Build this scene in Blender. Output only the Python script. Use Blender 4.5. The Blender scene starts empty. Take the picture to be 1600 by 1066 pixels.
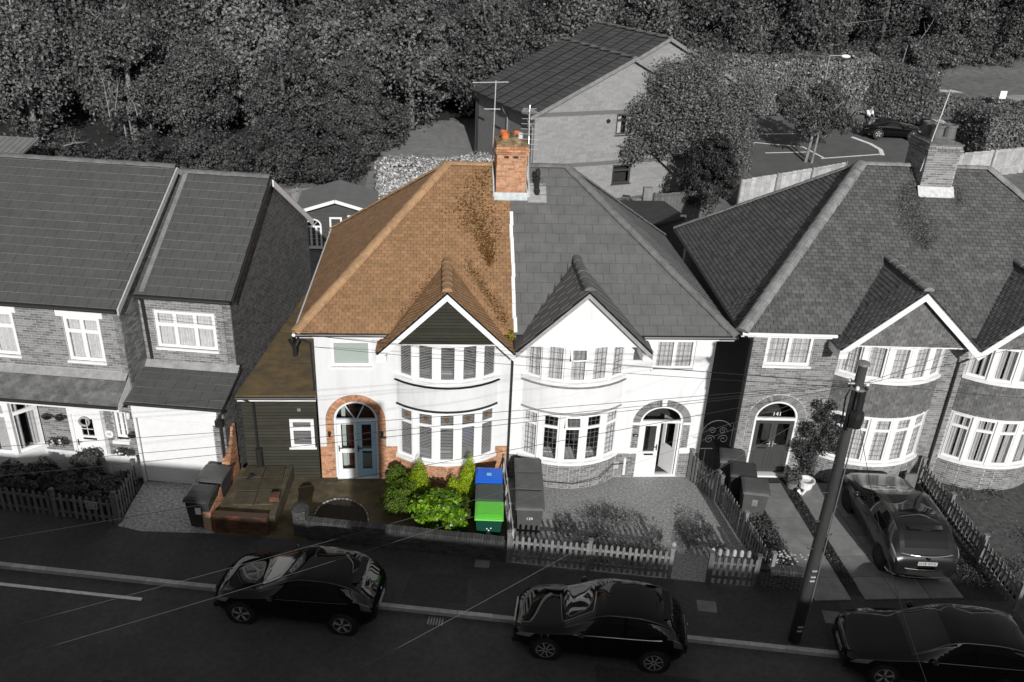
import bpy, math, random
import numpy as np
from mathutils import Vector, Matrix
random.seed(7); np.random.seed(7)
C = bpy.context.scene.collection
R = math.radians

# ------------------------------------------------------------------ camera
CAM = Vector((-2.314, -22.27, 15.63))
yaw, pitch, roll = 0.096, 0.45, -0.049
cf = Vector((math.sin(yaw)*math.cos(pitch), math.cos(yaw)*math.cos(pitch), -math.sin(pitch)))
cr = Vector((math.cos(yaw), -math.sin(yaw), 0))
cd = cf.cross(cr)
r2 = cr*math.cos(roll) + cd*math.sin(roll); d2 = cd*math.cos(roll) - cr*math.sin(roll)
cam = bpy.data.cameras.new('camera'); camo = bpy.data.objects.new('camera', cam); C.objects.link(camo)
u_ = -d2; b_ = -cf
camo.matrix_world = Matrix(((r2.x, u_.x, b_.x, CAM.x), (r2.y, u_.y, b_.y, CAM.y), (r2.z, u_.z, b_.z, CAM.z), (0, 0, 0, 1)))
cam.sensor_width = 36; cam.lens = 1328.3/1600*36; cam.clip_start = .2; cam.clip_end = 2000
bpy.context.scene.camera = camo

# ------------------------------------------------------------------ light
SUN_EL, SUN_AZ = 23.0, 5.0      # azimuth measured from -y towards +x
w = bpy.data.worlds.new('World'); bpy.context.scene.world = w; w.use_nodes = True
nt = w.node_tree; nt.nodes.clear()
sky = nt.nodes.new('ShaderNodeTexSky'); sky.sky_type = 'NISHITA'; sky.sun_disc = False
sky.sun_elevation = R(SUN_EL); sky.sun_rotation = R(180 - SUN_AZ)
bw = nt.nodes.new('ShaderNodeHueSaturation'); bw.inputs['Saturation'].default_value = .06
bg = nt.nodes.new('ShaderNodeBackground'); bg.inputs[1].default_value = .075
out = nt.nodes.new('ShaderNodeOutputWorld')
nt.links.new(sky.outputs[0], bw.inputs['Color']); nt.links.new(bw.outputs[0], bg.inputs[0]); nt.links.new(bg.outputs[0], out.inputs[0])
sl = bpy.data.lights.new('sun', 'SUN'); sl.energy = 4.15; sl.angle = R(.55); sl.color = (1, .985, .965)
so = bpy.data.objects.new('sun', sl); C.objects.link(so)
sd = Vector((math.sin(R(SUN_AZ))*math.cos(R(SUN_EL)), -math.cos(R(SUN_AZ))*math.cos(R(SUN_EL)), math.sin(R(SUN_EL))))
so.rotation_euler = sd.to_track_quat('Z', 'Y').to_euler()
vs = bpy.context.scene.view_settings
bpy.context.scene.display_settings.display_device = 'sRGB'
vs.view_transform = 'Standard'; vs.look = 'None'; vs.exposure = 0.0; vs.gamma = 1; vs.use_curve_mapping = False

# ------------------------------------------------------------------ materials
def g(v): return (v, v, v)
MATS = {}
def mat(name, col, rough=.8, var=.0, scale=8, bump=0, bscale=40, metal=0, spec=.5, tone=0, col2=None, nscale2=None, stretch=None, emit=None, coat=0, cthr=(.35, .65)):
    """procedural material: base colour, large + fine noise mottling, optional per-piece tone, bump"""
    if name in MATS: return MATS[name]
    m = bpy.data.materials.new(name); m.use_nodes = True; n = m.node_tree.nodes; l = m.node_tree.links
    p = n['Principled BSDF']; p.inputs['Roughness'].default_value = rough; p.inputs['Metallic'].default_value = metal
    p.inputs['Specular IOR Level'].default_value = spec
    if coat: p.inputs['Coat Weight'].default_value = coat; p.inputs['Coat Roughness'].default_value = .02
    tc = n.new('ShaderNodeTexCoord'); mp = n.new('ShaderNodeMapping'); l.new(tc.outputs['Object'], mp.inputs[0])
    if tone or stretch: pass
    if stretch: mp.inputs['Scale'].default_value = stretch
    geo = n.new('ShaderNodeNewGeometry')
    src = mp.outputs[0] if stretch else geo.outputs['Position']
    col = tuple(col)+(1,) if len(col) == 3 else col
    cur = None
    if col2 is not None:
        ns = n.new('ShaderNodeTexNoise'); ns.inputs['Scale'].default_value = nscale2 or 1.5; ns.inputs['Detail'].default_value = 7; ns.inputs['Roughness'].default_value = .65
        l.new(src, ns.inputs['Vector'])
        mr = n.new('ShaderNodeMapRange'); mr.inputs[1].default_value, mr.inputs[2].default_value = cthr; l.new(ns.outputs['Fac'], mr.inputs[0])
        mx = n.new('ShaderNodeMix'); mx.data_type = 'RGBA'; l.new(mr.outputs[0], mx.inputs[0]); mx.inputs[6].default_value = col; mx.inputs[7].default_value = tuple(col2)+(1,)
        cur = mx.outputs[2]
    fac = None
    if var:
        ns = n.new('ShaderNodeTexNoise'); ns.inputs['Scale'].default_value = scale; ns.inputs['Detail'].default_value = 6; ns.inputs['Roughness'].default_value = .6
        l.new(src, ns.inputs['Vector'])
        mr = n.new('ShaderNodeMapRange'); mr.inputs[1].default_value = .3; mr.inputs[2].default_value = .7; mr.inputs[3].default_value = 1-var; mr.inputs[4].default_value = 1+var
        l.new(ns.outputs['Fac'], mr.inputs[0]); fac = mr.outputs[0]
    if tone:
        at = n.new('ShaderNodeAttribute'); at.attribute_name = 'tone'
        oi = n.new('ShaderNodeObjectInfo')
        ad = n.new('ShaderNodeMath'); ad.operation = 'ADD'; l.new(at.outputs['Fac'], ad.inputs[0]); l.new(oi.outputs['Random'], ad.inputs[1])
        fr = n.new('ShaderNodeMath'); fr.operation = 'FRACT'; l.new(ad.outputs[0], fr.inputs[0])
        mr = n.new('ShaderNodeMapRange'); mr.inputs[3].default_value = 1-tone; mr.inputs[4].default_value = 1+tone; l.new(fr.outputs[0], mr.inputs[0])
        if fac is None: fac = mr.outputs[0]
        else:
            mu = n.new('ShaderNodeMath'); mu.operation = 'MULTIPLY'; l.new(fac, mu.inputs[0]); l.new(mr.outputs[0], mu.inputs[1]); fac = mu.outputs[0]
    if fac is not None:
        vm = n.new('ShaderNodeVectorMath'); vm.operation = 'SCALE'
        if cur is None: vm.inputs[0].default_value = col[:3]
        else: l.new(cur, vm.inputs[0])
        l.new(fac, vm.inputs['Scale']); cur = vm.outputs[0]
    if cur is None: p.inputs['Base Color'].default_value = col
    else: l.new(cur, p.inputs['Base Color'])
    if bump:
        ns = n.new('ShaderNodeTexNoise'); ns.inputs['Scale'].default_value = bscale; ns.inputs['Detail'].default_value = 5
        l.new(src, ns.inputs['Vector'])
        bp = n.new('ShaderNodeBump'); bp.inputs['Strength'].default_value = bump; bp.inputs['Distance'].default_value = .02
        l.new(ns.outputs['Fac'], bp.inputs['Height']); l.new(bp.outputs[0], p.inputs['Normal'])
    MATS[name] = m; return m

def leafmat(name, col, tone=.45, rough=.5, col2=None, tr=.25, spec=.4):
    m = bpy.data.materials.new(name); m.use_nodes = True; n = m.node_tree.nodes; l = m.node_tree.links
    p = n['Principled BSDF']; p.inputs['Roughness'].default_value = rough; p.inputs['Specular IOR Level'].default_value = spec
    at = n.new('ShaderNodeAttribute'); at.attribute_name = 'tone'
    mr = n.new('ShaderNodeMapRange'); mr.inputs[3].default_value = 1-tone; mr.inputs[4].default_value = 1+tone; l.new(at.outputs['Fac'], mr.inputs[0])
    oi = n.new('ShaderNodeObjectInfo'); mo = n.new('ShaderNodeMapRange'); mo.inputs[3].default_value = .72; mo.inputs[4].default_value = 1.3; l.new(oi.outputs['Random'], mo.inputs[0])
    mu = n.new('ShaderNodeMath'); mu.operation = 'MULTIPLY'; l.new(mr.outputs[0], mu.inputs[0]); l.new(mo.outputs[0], mu.inputs[1])
    mx = n.new('ShaderNodeMix'); mx.data_type = 'RGBA'; l.new(at.outputs['Fac'], mx.inputs[0]); mx.inputs[6].default_value = tuple(col)+(1,); mx.inputs[7].default_value = tuple(col2 or col)+(1,)
    vm = n.new('ShaderNodeVectorMath'); vm.operation = 'SCALE'; l.new(mx.outputs[2], vm.inputs[0]); l.new(mu.outputs[0], vm.inputs['Scale'])
    l.new(vm.outputs[0], p.inputs['Base Color'])
    ts = n.new('ShaderNodeBsdfTranslucent'); l.new(vm.outputs[0], ts.inputs[0])
    ms = n.new('ShaderNodeMixShader'); ms.inputs[0].default_value = tr; o = n['Material Output']
    l.new(p.outputs[0], ms.inputs[1]); l.new(ts.outputs[0], ms.inputs[2]); l.new(ms.outputs[0], o.inputs[0])
    MATS[name] = m; return m

def glassmat(name, tint=(.9, .9, .9), ior=1.5, base=None):
    m = bpy.data.materials.new(name); m.use_nodes = True; n = m.node_tree.nodes; l = m.node_tree.links; n.clear()
    t = n.new('ShaderNodeBsdfTransparent'); t.inputs[0].default_value = tint+(1,)
    gl = n.new('ShaderNodeBsdfGlossy'); gl.inputs['Roughness'].default_value = .01
    ge = n.new('ShaderNodeNewGeometry'); dt = n.new('ShaderNodeVectorMath'); dt.operation = 'DOT_PRODUCT'; l.new(ge.outputs['Incoming'], dt.inputs[0]); l.new(ge.outputs['Normal'], dt.inputs[1])
    ab = n.new('ShaderNodeMath'); ab.operation = 'ABSOLUTE'; l.new(dt.outputs['Value'], ab.inputs[0])
    om = n.new('ShaderNodeMath'); om.operation = 'SUBTRACT'; om.inputs[0].default_value = 1; l.new(ab.outputs[0], om.inputs[1])
    pw = n.new('ShaderNodeMath'); pw.operation = 'POWER'; l.new(om.outputs[0], pw.inputs[0]); pw.inputs[1].default_value = 5
    fr = n.new('ShaderNodeMath'); fr.operation = 'MULTIPLY_ADD'; l.new(pw.outputs[0], fr.inputs[0]); fr.inputs[1].default_value = .94; fr.inputs[2].default_value = .05
    ms = n.new('ShaderNodeMixShader'); o = n.new('ShaderNodeOutputMaterial')
    l.new(fr.outputs[0], ms.inputs[0]); l.new(t.outputs[0], ms.inputs[1]); l.new(gl.outputs[0], ms.inputs[2]); l.new(ms.outputs[0], o.inputs[0])
    MATS[name] = m; return m

M = {}
M['render'] = mat('white_render', g(.74), .85, var=.05, scale=1.2, bump=.25, bscale=60, col2=g(.62), nscale2=1.1, stretch=(2.2, 2.2, .5), cthr=(.52, .8))
M['render_grey'] = mat('pale_grey_render', (.67, .675, .68), .85, var=.05, scale=1.5, bump=.25, bscale=60, col2=(.57, .575, .57), nscale2=1.1, stretch=(2.2, 2.2, .5), cthr=(.52, .8))
M['white'] = mat('white_paint', g(.78), .35, var=.03, scale=5)
M['cream_mortar'] = mat('mortar_cream', (.40, .30, .21), .9, var=.15, scale=20)
M['mortar'] = mat('mortar_grey', g(.42), .9, var=.2, scale=15)
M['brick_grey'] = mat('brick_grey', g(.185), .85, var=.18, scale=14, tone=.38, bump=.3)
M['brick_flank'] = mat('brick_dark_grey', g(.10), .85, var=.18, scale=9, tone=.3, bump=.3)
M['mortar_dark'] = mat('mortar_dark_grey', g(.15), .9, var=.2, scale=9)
M['brick_orange'] = mat('brick_orange', (.38, .145, .07), .85, var=.22, scale=14, tone=.30, bump=.3, col2=(.46, .27, .16), nscale2=9)
M['brick_brown'] = mat('brick_brown', (.15, .058, .032), .85, var=.3, scale=6, tone=.3, bump=.4, col2=(.035, .025, .016), nscale2=2.5)
M['brick_wallgrey'] = mat('brick_wall_dark', g(.05), .85, var=.3, scale=8, tone=.35, bump=.4)
M['brick_pale'] = mat('brick_pale_grey', g(.25), .85, var=.12, scale=6, tone=.10)
M['mortar_pale'] = mat('mortar_pale', g(.27), .9)
M['tile_brown'] = mat('roof_tile_brown', (.285, .158, .080), .85, var=.18, scale=5, tone=.14, bump=.5, bscale=60, col2=(.245, .142, .067), nscale2=1.3)
M['ridge_brown'] = mat('ridge_tile_brown', (.33, .20, .105), .85, var=.25, scale=7, tone=.1, bump=.4)
M['tile_slate'] = mat('roof_tile_grey', g(.105), .6, var=.10, scale=3, tone=.05, bump=.25, stretch=None, col2=g(.125), nscale2=2)
M['tile_left'] = mat('roof_tile_dark', g(.076), .65, var=.10, scale=3, tone=.04, bump=.3)
M['tile_old'] = mat('roof_tile_old', g(.088), .85, var=.25, scale=4, tone=.2, bump=.5, col2=g(.10), nscale2=1)
M['tile_flats'] = mat('roof_tile_flats', g(.075), .8, var=.2, scale=3, tone=.15)
M['ridge_grey'] = mat('ridge_tile_grey', g(.13), .8, var=.25, scale=6, bump=.4, tone=.1)
M['ridge_light'] = mat('ridge_tile_weathered', g(.20), .85, var=.3, scale=5, bump=.4, tone=.1)
M['felt_under'] = mat('roof_underlay', g(.02), .9)
M['lead'] = mat('lead_flashing', g(.30), .5, var=.25, scale=5, bump=.3, bscale=14)
M['leadc'] = mat('lead_flashing_pale', (.42, .46, .47), .55, var=.25, scale=6, bump=.3)
M['concrete'] = mat('concrete', g(.2), .9, var=.25, scale=3, bump=.4)
M['black'] = mat('black_plastic', g(.02), .35)
M['gutter'] = mat('gutter_black', g(.022), .4)
M['timber_olive'] = mat('timber_olive', (.030, .0285, .019), .7, var=.15, scale=3, tone=.18, bump=.2)
M['felt_brown'] = mat('roof_felt_brown', (.17, .115, .05), .9, var=.25, scale=3, bump=.4, col2=(.10, .08, .05), nscale2=1.0)
M['wood_fence'] = mat('fence_wood_grey', g(.165), .8, var=.25, scale=12, tone=.25, bump=.3)
M['wood_dark'] = mat('fence_wood_dark', g(.12), .8, var=.25, scale=10, tone=.25, bump=.3)
M['wood_pale'] = mat('fence_wood_pale', g(.36), .85, var=.25, scale=3, tone=.2, bump=.3)
M['pole'] = mat('pole_wood', g(.034), .7, var=.35, scale=7, bump=.5, stretch=(6, 6, .5))
M['asphalt'] = mat('asphalt', g(.088), .9, var=.22, scale=7.0, bump=.7, bscale=120, col2=g(.062), nscale2=.6)
M['pavement'] = mat('pavement_asphalt', g(.072), .9, var=.25, scale=8, bump=.7, bscale=140, col2=g(.048), nscale2=.8)
M['kerb'] = mat('kerb_stone', g(.42), .85, var=.25, scale=5, tone=.15, bump=.4)
M['linepaint'] = mat('road_paint', g(.75), .7, var=.2, scale=9)
M['gravel_l'] = mat('gravel_pale', g(.34), .95, var=.6, scale=12, bump=1, bscale=45)
M['gravel_r'] = mat('gravel_grey', g(.27), .95, var=.5, scale=14, bump=1, bscale=60)
M['drive_brown'] = mat('drive_brown', (.06, .045, .024), .9, var=.45, scale=2.5, bump=.8, bscale=25, col2=(.12, .095, .05), nscale2=.9)
M['slab'] = mat('paving_slab', g(.22), .9, var=.2, scale=3, tone=.15, bump=.3)
M['slab_brown'] = mat('paving_slab_brown', (.062, .05, .03), .9, var=.35, scale=4, tone=.2, bump=.4, col2=(.06, .05, .03), nscale2=2)
M['soil'] = mat('soil', g(.03), .95, var=.4, scale=8, bump=1, bscale=20)
M['soil_brown'] = mat('soil_brown', (.022, .017, .010), .95, var=.4, scale=8, bump=1, bscale=20)
M['grass'] = mat('grass_ground', g(.13), .95, var=.3, scale=2, bump=.9, bscale=60, col2=g(.17), nscale2=.3)
M['grass_dark'] = mat('grass_ground_dark', g(.08), .95, var=.5, scale=6, bump=.9, bscale=60)
M['wood_floor'] = mat('woodland_floor', g(.02), .95, var=.4, scale=1)
M['path'] = mat('path_asphalt', g(.30), .9, var=.2, scale=2)
M['carpark'] = mat('carpark_asphalt', g(.10), .9, var=.15, scale=1.2, bump=.2, bscale=60)
M['curtain'] = mat('net_curtain', g(.80), .9, var=.12, scale=6)
M['curtain_b'] = mat('curtain_beige', g(.65), .9, var=.1, scale=6)
M['blind'] = mat('blind_slat', g(.55), .5)
M['blind_roller'] = mat('roller_blind_pale', (.60, .68, .62), .7)
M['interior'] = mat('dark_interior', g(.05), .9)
M['interior_warm'] = mat('hall_red_brown', (.10, .035, .025), .8)
M['leading'] = mat('leading_strip', g(.16), .6)
M['door_grey'] = mat('door_dark_grey', g(.055), .4)
M['door_shade_blue'] = mat('door_white_shade_tint', (.38, .58, .74), .35)  # white door leaf with the blue of the shade painted into its colour
M['terracotta'] = mat('chimney_pot_orange', (.55, .15, .04), .8, var=.15, scale=8)
M['pot_grey'] = mat('chimney_pot_grey', g(.12), .8, var=.2, scale=8)
M['flaunch'] = mat('flaunching_mossy', (.33, .24, .13), .95, var=.4, scale=9, bump=.8, bscale=30, col2=(.09, .065, .03), nscale2=6)
M['flaunch_g'] = mat('flaunching_grey', g(.13), .95, var=.4, scale=9, bump=.8, bscale=30)
M['metal'] = mat('aluminium', g(.6), .35, metal=.6)
M['steel'] = mat('galvanised_steel', g(.3), .45, metal=.5, var=.1)
M['glass'] = glassmat('window_glass')
M['glass_dark'] = mat('dark_glass', g(.012), .03, spec=.8)
M['car_black'] = mat('car_paint_black', g(.004), .04, spec=.42)
M['car_dark'] = mat('car_paint_charcoal', g(.007), .05, spec=.42)
M['car_grey'] = mat('car_paint_bronze_grey', g(.02), .3, metal=.45, spec=.4, coat=.6)
M['car_glass'] = mat('car_glass', g(.008), .015, spec=.75)
M['car_trim'] = mat('car_trim_black', g(.012), .5)
M['tyre'] = mat('tyre', g(.014), .85)
M['alloy'] = mat('alloy', g(.6), .35, metal=.3)
M['chrome'] = mat('chrome', g(.55), .15, metal=1)
M['lamp'] = mat('lamp_lens', g(.2), .12, spec=.8)
M['lamp_red'] = mat('lamp_lens_dark', g(.09), .12, spec=.8)
M['plate'] = mat('number_plate', g(.45), .4)
M['bin_black'] = mat('bin_plastic_dark', g(.035), .45, var=.15, scale=4)
M['bin_grey'] = mat('bin_plastic_grey', g(.075), .5, var=.15, scale=4)
M['bin_blue'] = mat('bin_lid_blue', (.004, .11, .62), .4)
M['bin_green'] = mat('bin_lid_green', (.10, .50, .035), .4)
M['bin_dkgreen'] = mat('bin_plastic_dark_green', (.006, .055, .035), .45)
M['bin_olive'] = mat('bin_lid_dark_grey_green', (.04, .055, .05), .5)
M['print_white'] = mat('white_print', g(.8), .6)
M['print_black'] = mat('black_print', g(.01), .6)
M['print_blue'] = mat('pale_blue_print', (.2, .55, .75), .6)
M['bark'] = mat('bark', g(.09), .9, var=.4, scale=6, bump=.6, bscale=20)
M['bark_pale'] = mat('bark_pale', g(.21), .9, var=.4, scale=5, bump=.6, bscale=20)
M['wire'] = mat('cable_black', g(.02), .6)
M['wire_pale'] = mat('cable_pale', g(.12), .5)
M['felt_grey'] = mat('roof_felt_grey', g(.17), .85, var=.12, scale=2, bump=.2)
M['felt_black'] = mat('roof_felt_dark', g(.042), .9, var=.2, scale=2, bump=.2)
M['clad_dark'] = mat('cladding_dark_grey', g(.055), .7, var=.15, scale=3)
leafmat('leaf_wood', g(.105), .6, spec=.5)
leafmat('leaf_wood_light', g(.145), .55, spec=.5)
leafmat('leaf_wood_dark', g(.08), .55, spec=.4)
leafmat('leaf_hedge', g(.19), .55, rough=.4)
leafmat('leaf_shrub', g(.08), .5)
leafmat('leaf_white', g(.36), .6, col2=g(.5), tr=.15)
leafmat('leaf_dark', g(.05), .5)
leafmat('leaf_grey', g(.12), .5)
leafmat('leaf_lime', (.19, .28, .006), .35, col2=(.32, .42, .01), tr=.3)
leafmat('leaf_green', (.04, .11, .006), .5, col2=(.12, .17, .012), tr=.3)
leafmat('leaf_laurel', (.05, .16, .008), .45, col2=(.20, .34, .015), rough=.3, tr=.25)
leafmat('leaf_moss', (.16, .068, .016), .5, col2=(.10, .055, .012), tr=.1)
leafmat('leaf_yellow', (.10, .09, .012), .4, col2=(.28, .22, .01), tr=.2)
leafmat('petal_white', g(.75), .1)
leafmat('petal_yellow', (.75, .6, .02), .1)
M.update({k: MATS[k] for k in MATS if k.startswith(('leaf', 'petal'))})

M['edge_brown'] = mat('tile_edge_dark_brown', (.09, .045, .02), .95, var=.3, scale=6)  # darker brown for the lower front face of each tile
M['edge_grey'] = mat('tile_edge_grey', g(.028), .95, var=.3, scale=6)
M['edge_left'] = mat('tile_edge_left', g(.24), .9, var=.35, scale=2)

M['pot_pale'] = mat('chimney_cowl_pale', g(.5), .7)
M['verge'] = mat('verge_board_grey', g(.42), .6, var=.15)

# ------------------------------------------------------------------ object helpers
def link(o, parent=None):
    C.objects.link(o)
    if parent is not None: o.parent = parent
    return o
def thing(name, label, cat, loc=(0, 0, 0), rz=0, group=None):
    o = bpy.data.objects.new(name, None); o.empty_display_size = .2; link(o)
    o.location = loc; o.rotation_euler = (0, 0, rz); o['label'] = label; o['category'] = cat
    if group: o['group'] = group
    return o
def tag(o, label, cat, group=None):
    o['label'] = label; o['category'] = cat
    if group: o['group'] = group
    return o
def setting(o): o['kind'] = 'structure'; return o
def stuff(o): o['kind'] = 'stuff'; return o

class MB:
    """collects geometry for one mesh object"""
    def __init__(s): s.v = []; s.f = []
    def add(s, vs, fs):
        k = len(s.v); s.v += [tuple(v) for v in vs]; s.f += [tuple(i+k for i in f) for f in fs]; return s
    def hexa(s, c):
        return s.add(c, [(0, 2, 3, 1), (4, 5, 7, 6), (0, 1, 5, 4), (2, 6, 7, 3), (0, 4, 6, 2), (1, 3, 7, 5)])
    def box(s, x0, x1, y0, y1, z0, z1):
        return s.hexa([(x, y, z) for z in (z0, z1) for y in (y0, y1) for x in (x0, x1)])
    def obox(s, O, ex, ey, x0, x1, y0, y1, z0, z1, ez=Vector((0, 0, 1))):
        O = Vector(O)
        return s.hexa([O + ex*x + ey*y + ez*z for z in (z0, z1) for y in (y0, y1) for x in (x0, x1)])
    def bar(s, a, b, w, h, up=Vector((0, 0, 1))):
        a = Vector(a); b = Vector(b); d = (b-a).normalized(); x = d.cross(up)
        if x.length < 1e-4: x = Vector((1, 0, 0))
        x.normalize(); y = x.cross(d)
        return s.hexa([p + x*(i*w/2) + y*(j*h/2) for p in (a, b) for j in (-1, 1) for i in (-1, 1)])
    def prism(s, pts, z0, z1):
        n = len(pts)
        a = sum(pts[i][0]*pts[(i+1) % n][1]-pts[(i+1) % n][0]*pts[i][1] for i in range(n))
        if a < 0: pts = pts[::-1]
        return s.add([(p[0], p[1], z0) for p in pts]+[(p[0], p[1], z1) for p in pts],
              [tuple(range(n))[::-1], tuple(range(n, 2*n))]+[(i, (i+1) % n, n+(i+1) % n, n+i) for i in range(n)])
    def tube(s, pts, r, n=8, caps=True, r1=None):
        pts = [Vector(p) for p in pts]; k = len(s.v); m = len(pts); px = None
        for i, p in enumerate(pts):
            d = (pts[min(i+1, m-1)]-pts[max(i-1, 0)]).normalized()
            if px is None:
                px = d.cross(Vector((0, 0, 1)))
                if px.length < 1e-3: px = Vector((1, 0, 0))
            px = (px - d*px.dot(d)).normalized(); py = d.cross(px)
            rr = r if r1 is None else r + (r1-r)*i/(m-1)
            if isinstance(r, (list, tuple)): rr = r[i]
            for j in range(n):
                a = 2*math.pi*j/n; s.v.append(tuple(p + px*(rr*math.cos(a)) + py*(rr*math.sin(a))))
        for i in range(m-1):
            for j in range(n):
                s.f.append((k+i*n+j, k+i*n+(j+1) % n, k+(i+1)*n+(j+1) % n, k+(i+1)*n+j))
        if caps: s.f.append(tuple(k+j for j in range(n))[::-1]); s.f.append(tuple(k+(m-1)*n+j for j in range(n)))
        return s
    def lathe(s, c, prof, n=14, axis=None):
        c = Vector(c); k = len(s.v); ax = Vector(axis or (0, 0, 1)).normalized()
        x = ax.cross(Vector((0, 1, 0))); 
        if x.length < 1e-3: x = Vector((1, 0, 0))
        x.normalize(); y = ax.cross(x)
        for r, z in prof:
            for j in range(n):
                a = 2*math.pi*j/n; s.v.append(tuple(c + ax*z + x*(r*math.cos(a)) + y*(r*math.sin(a))))
        for i in range(len(prof)-1):
            for j in range(n): s.f.append((k+i*n+j, k+i*n+(j+1) % n, k+(i+1)*n+(j+1) % n, k+(i+1)*n+j))
        s.f.append(tuple(k+j for j in range(n))[::-1]); s.f.append(tuple(k+(len(prof)-1)*n+j for j in range(n)))
        return s
    def build(s, name, m, parent=None, smooth=False, label=None):
        me = bpy.data.meshes.new(name); me.from_pydata(s.v, [], s.f); me.materials.append(m)
        if smooth: me.polygons.foreach_set('use_smooth', [True]*len(me.polygons)); 
        me.update(); o = link(bpy.data.objects.new(name, me), parent)
        if label: o['label'] = label
        return o

CUBE_F = np.array([(0, 2, 3, 1), (4, 5, 7, 6), (0, 1, 5, 4), (2, 6, 7, 3), (0, 4, 6, 2), (1, 3, 7, 5)])
UNIT = np.array([(x, y, z) for z in (0, 1) for y in (0, 1) for x in (0, 1)], float)
UCACHE = {}
def unitcube(m, name, edge=None):
    if (m.name, name) not in UCACHE:
        me = bpy.data.meshes.new(name); me.from_pydata([tuple(u) for u in UNIT], [], [tuple(f) for f in CUBE_F]); me.materials.append(m)
        if edge: me.materials.append(edge); me.polygons[2].material_index = 1
        UCACHE[(m.name, name)] = me
    return UCACHE[(m.name, name)]
def mesh_np(name, V, F, m, tone=None, nf=4):
    me = bpy.data.meshes.new(name)
    me.vertices.add(len(V)); me.vertices.foreach_set('co', np.asarray(V, np.float32).ravel())
    me.loops.add(F.size); me.loops.foreach_set('vertex_index', F.ravel().astype(np.int32))
    me.polygons.add(len(F)); me.polygons.foreach_set('loop_start', np.arange(0, F.size, nf, dtype=np.int32)); me.polygons.foreach_set('loop_total', np.full(len(F), nf, np.int32))
    me.update(calc_edges=True); me.materials.append(m); me.shade_flat()
    if tone is not None:
        a = me.attributes.new('tone', 'FLOAT', 'FACE'); a.data.foreach_set('value', np.asarray(tone, np.float32))
    return me
class Pieces:
    """many box-shaped pieces (bricks, tiles, pales) of one thing: nearest ones single objects, the rest joined"""
    def __init__(s): s.c = []; s.reg = []
    def box(s, o, ax, ay, az):
        o, ax, ay, az = (np.array(q, float) for q in (o, ax, ay, az))
        s.c.append(o + UNIT[:, :1]*ax + UNIT[:, 1:2]*ay + UNIT[:, 2:]*az); s.reg.append(True)
    def hexa(s, c): s.c.append(np.array(c, float)); s.reg.append(False)
    def build(s, name, m, parent, limit=300, rest=None, edge=None):
        if not s.c: return
        A = np.array(s.c); reg = np.array(s.reg)
        if parent is not None:
            bpy.context.view_layer.update(); 
            mw = parent.matrix_basis if parent.parent is None else parent.parent.matrix_basis @ parent.matrix_basis
        else: mw = Matrix()
        W = np.array(mw); ctr = A.mean(1) @ W[:3, :3].T + W[:3, 3]
        d = np.linalg.norm(ctr - np.array(CAM), axis=1) + np.where(reg, 0, 1e6)
        order = np.argsort(d); k = min(limit, int(reg.sum())); 
        if len(A) <= limit: k = len(A)
        one = order[:k]; two = order[k:]
        me = unitcube(m, name, edge)
        def eg(me_, k_):
            if edge: me_.materials.append(edge); me_.polygons.foreach_set('material_index', np.tile(np.array([0, 0, 1, 0, 0, 0], np.int32), k_))
        for i in one:
            c = A[i]
            if reg[i]:
                o = bpy.data.objects.new(name, me); link(o, parent)
                ax, ay, az = c[1]-c[0], c[2]-c[0], c[4]-c[0]
                o.matrix_basis = Matrix([[ax[r], ay[r], az[r], c[0][r]] for r in range(3)]+[[0, 0, 0, 1]])
            else:
                mm = mesh_np(name, c, CUBE_F, m); eg(mm, 1); link(bpy.data.objects.new(name, mm), parent)
        if len(two):
            V = A[two].reshape(-1, 3); F = (CUBE_F[None]+8*np.arange(len(two))[:, None, None]).reshape(-1, 4)
            me = mesh_np(rest or name+'_rest', V, F, m, np.repeat(np.random.rand(len(two)), 6)); eg(me, len(two))
            stuff(link(bpy.data.objects.new(rest or name+'s', me), parent))

# ---- walls: column decomposition, holes as (s0,s1,zlo,zhi) or arches (s0,s1,zlo,spring,rise)
def hole_at(h, s):
    if len(h) == 4: return h[2], h[3]
    c = (h[0]+h[1])/2; r = (h[1]-h[0])/2; t = max(0, 1-((s-c)/r)**2)
    return h[2], h[3]+h[4]*math.sqrt(t)
def wall(parent, P0, d, n, width, z0, top, thick, holes, m, name='wall'):
    """P0 bottom-left of the outer face, d direction, n outward normal (unit, horizontal)"""
    P0 = Vector(P0); d = Vector(d); n = Vector(n)
    topf = top if callable(top) else (lambda s: top)
    br = {0.0, width}
    for h in holes:
        br |= {max(0, h[0]), min(width, h[1])}
        if len(h) == 5: br |= {h[0]+(h[1]-h[0])*(1-math.cos(math.pi*i/20))/2 for i in range(21)}
    if callable(top): br |= {width*i/12 for i in range(13)} | set(getattr(top, 'br', []))
    br = sorted(b for b in br if -1e-6 <= b <= width+1e-6); mb = MB()
    for a, b in zip(br[:-1], br[1:]):
        if b-a < 1e-5: continue
        hs = sorted([(hole_at(h, a+1e-6), hole_at(h, b-1e-6)) for h in holes if h[0] < (a+b)/2 < h[1]])
        lo = (z0, z0); segs = []
        for (a0, a1), (b0, b1) in hs:
            if a0-lo[0] > 1e-3: segs.append((lo, (a0, b0)))
            lo = (a1, b1)
        segs.append((lo, (topf(a), topf(b))))
        for (la, lb), (ta, tb) in segs:
            if ta-la < 1e-4 and tb-lb < 1e-4: continue
            q = lambda s, z, y: P0 + d*s - n*y + Vector((0, 0, z-P0.z))
            mb.hexa([q(a, la, 0), q(b, lb, 0), q(a, la, thick), q(b, lb, thick), q(a, ta, 0), q(b, tb, 0), q(a, ta, thick), q(b, tb, thick)])
    return mb.build(name, m, parent)
BR_L, BR_H, JT = .214, .062, .014
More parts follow.
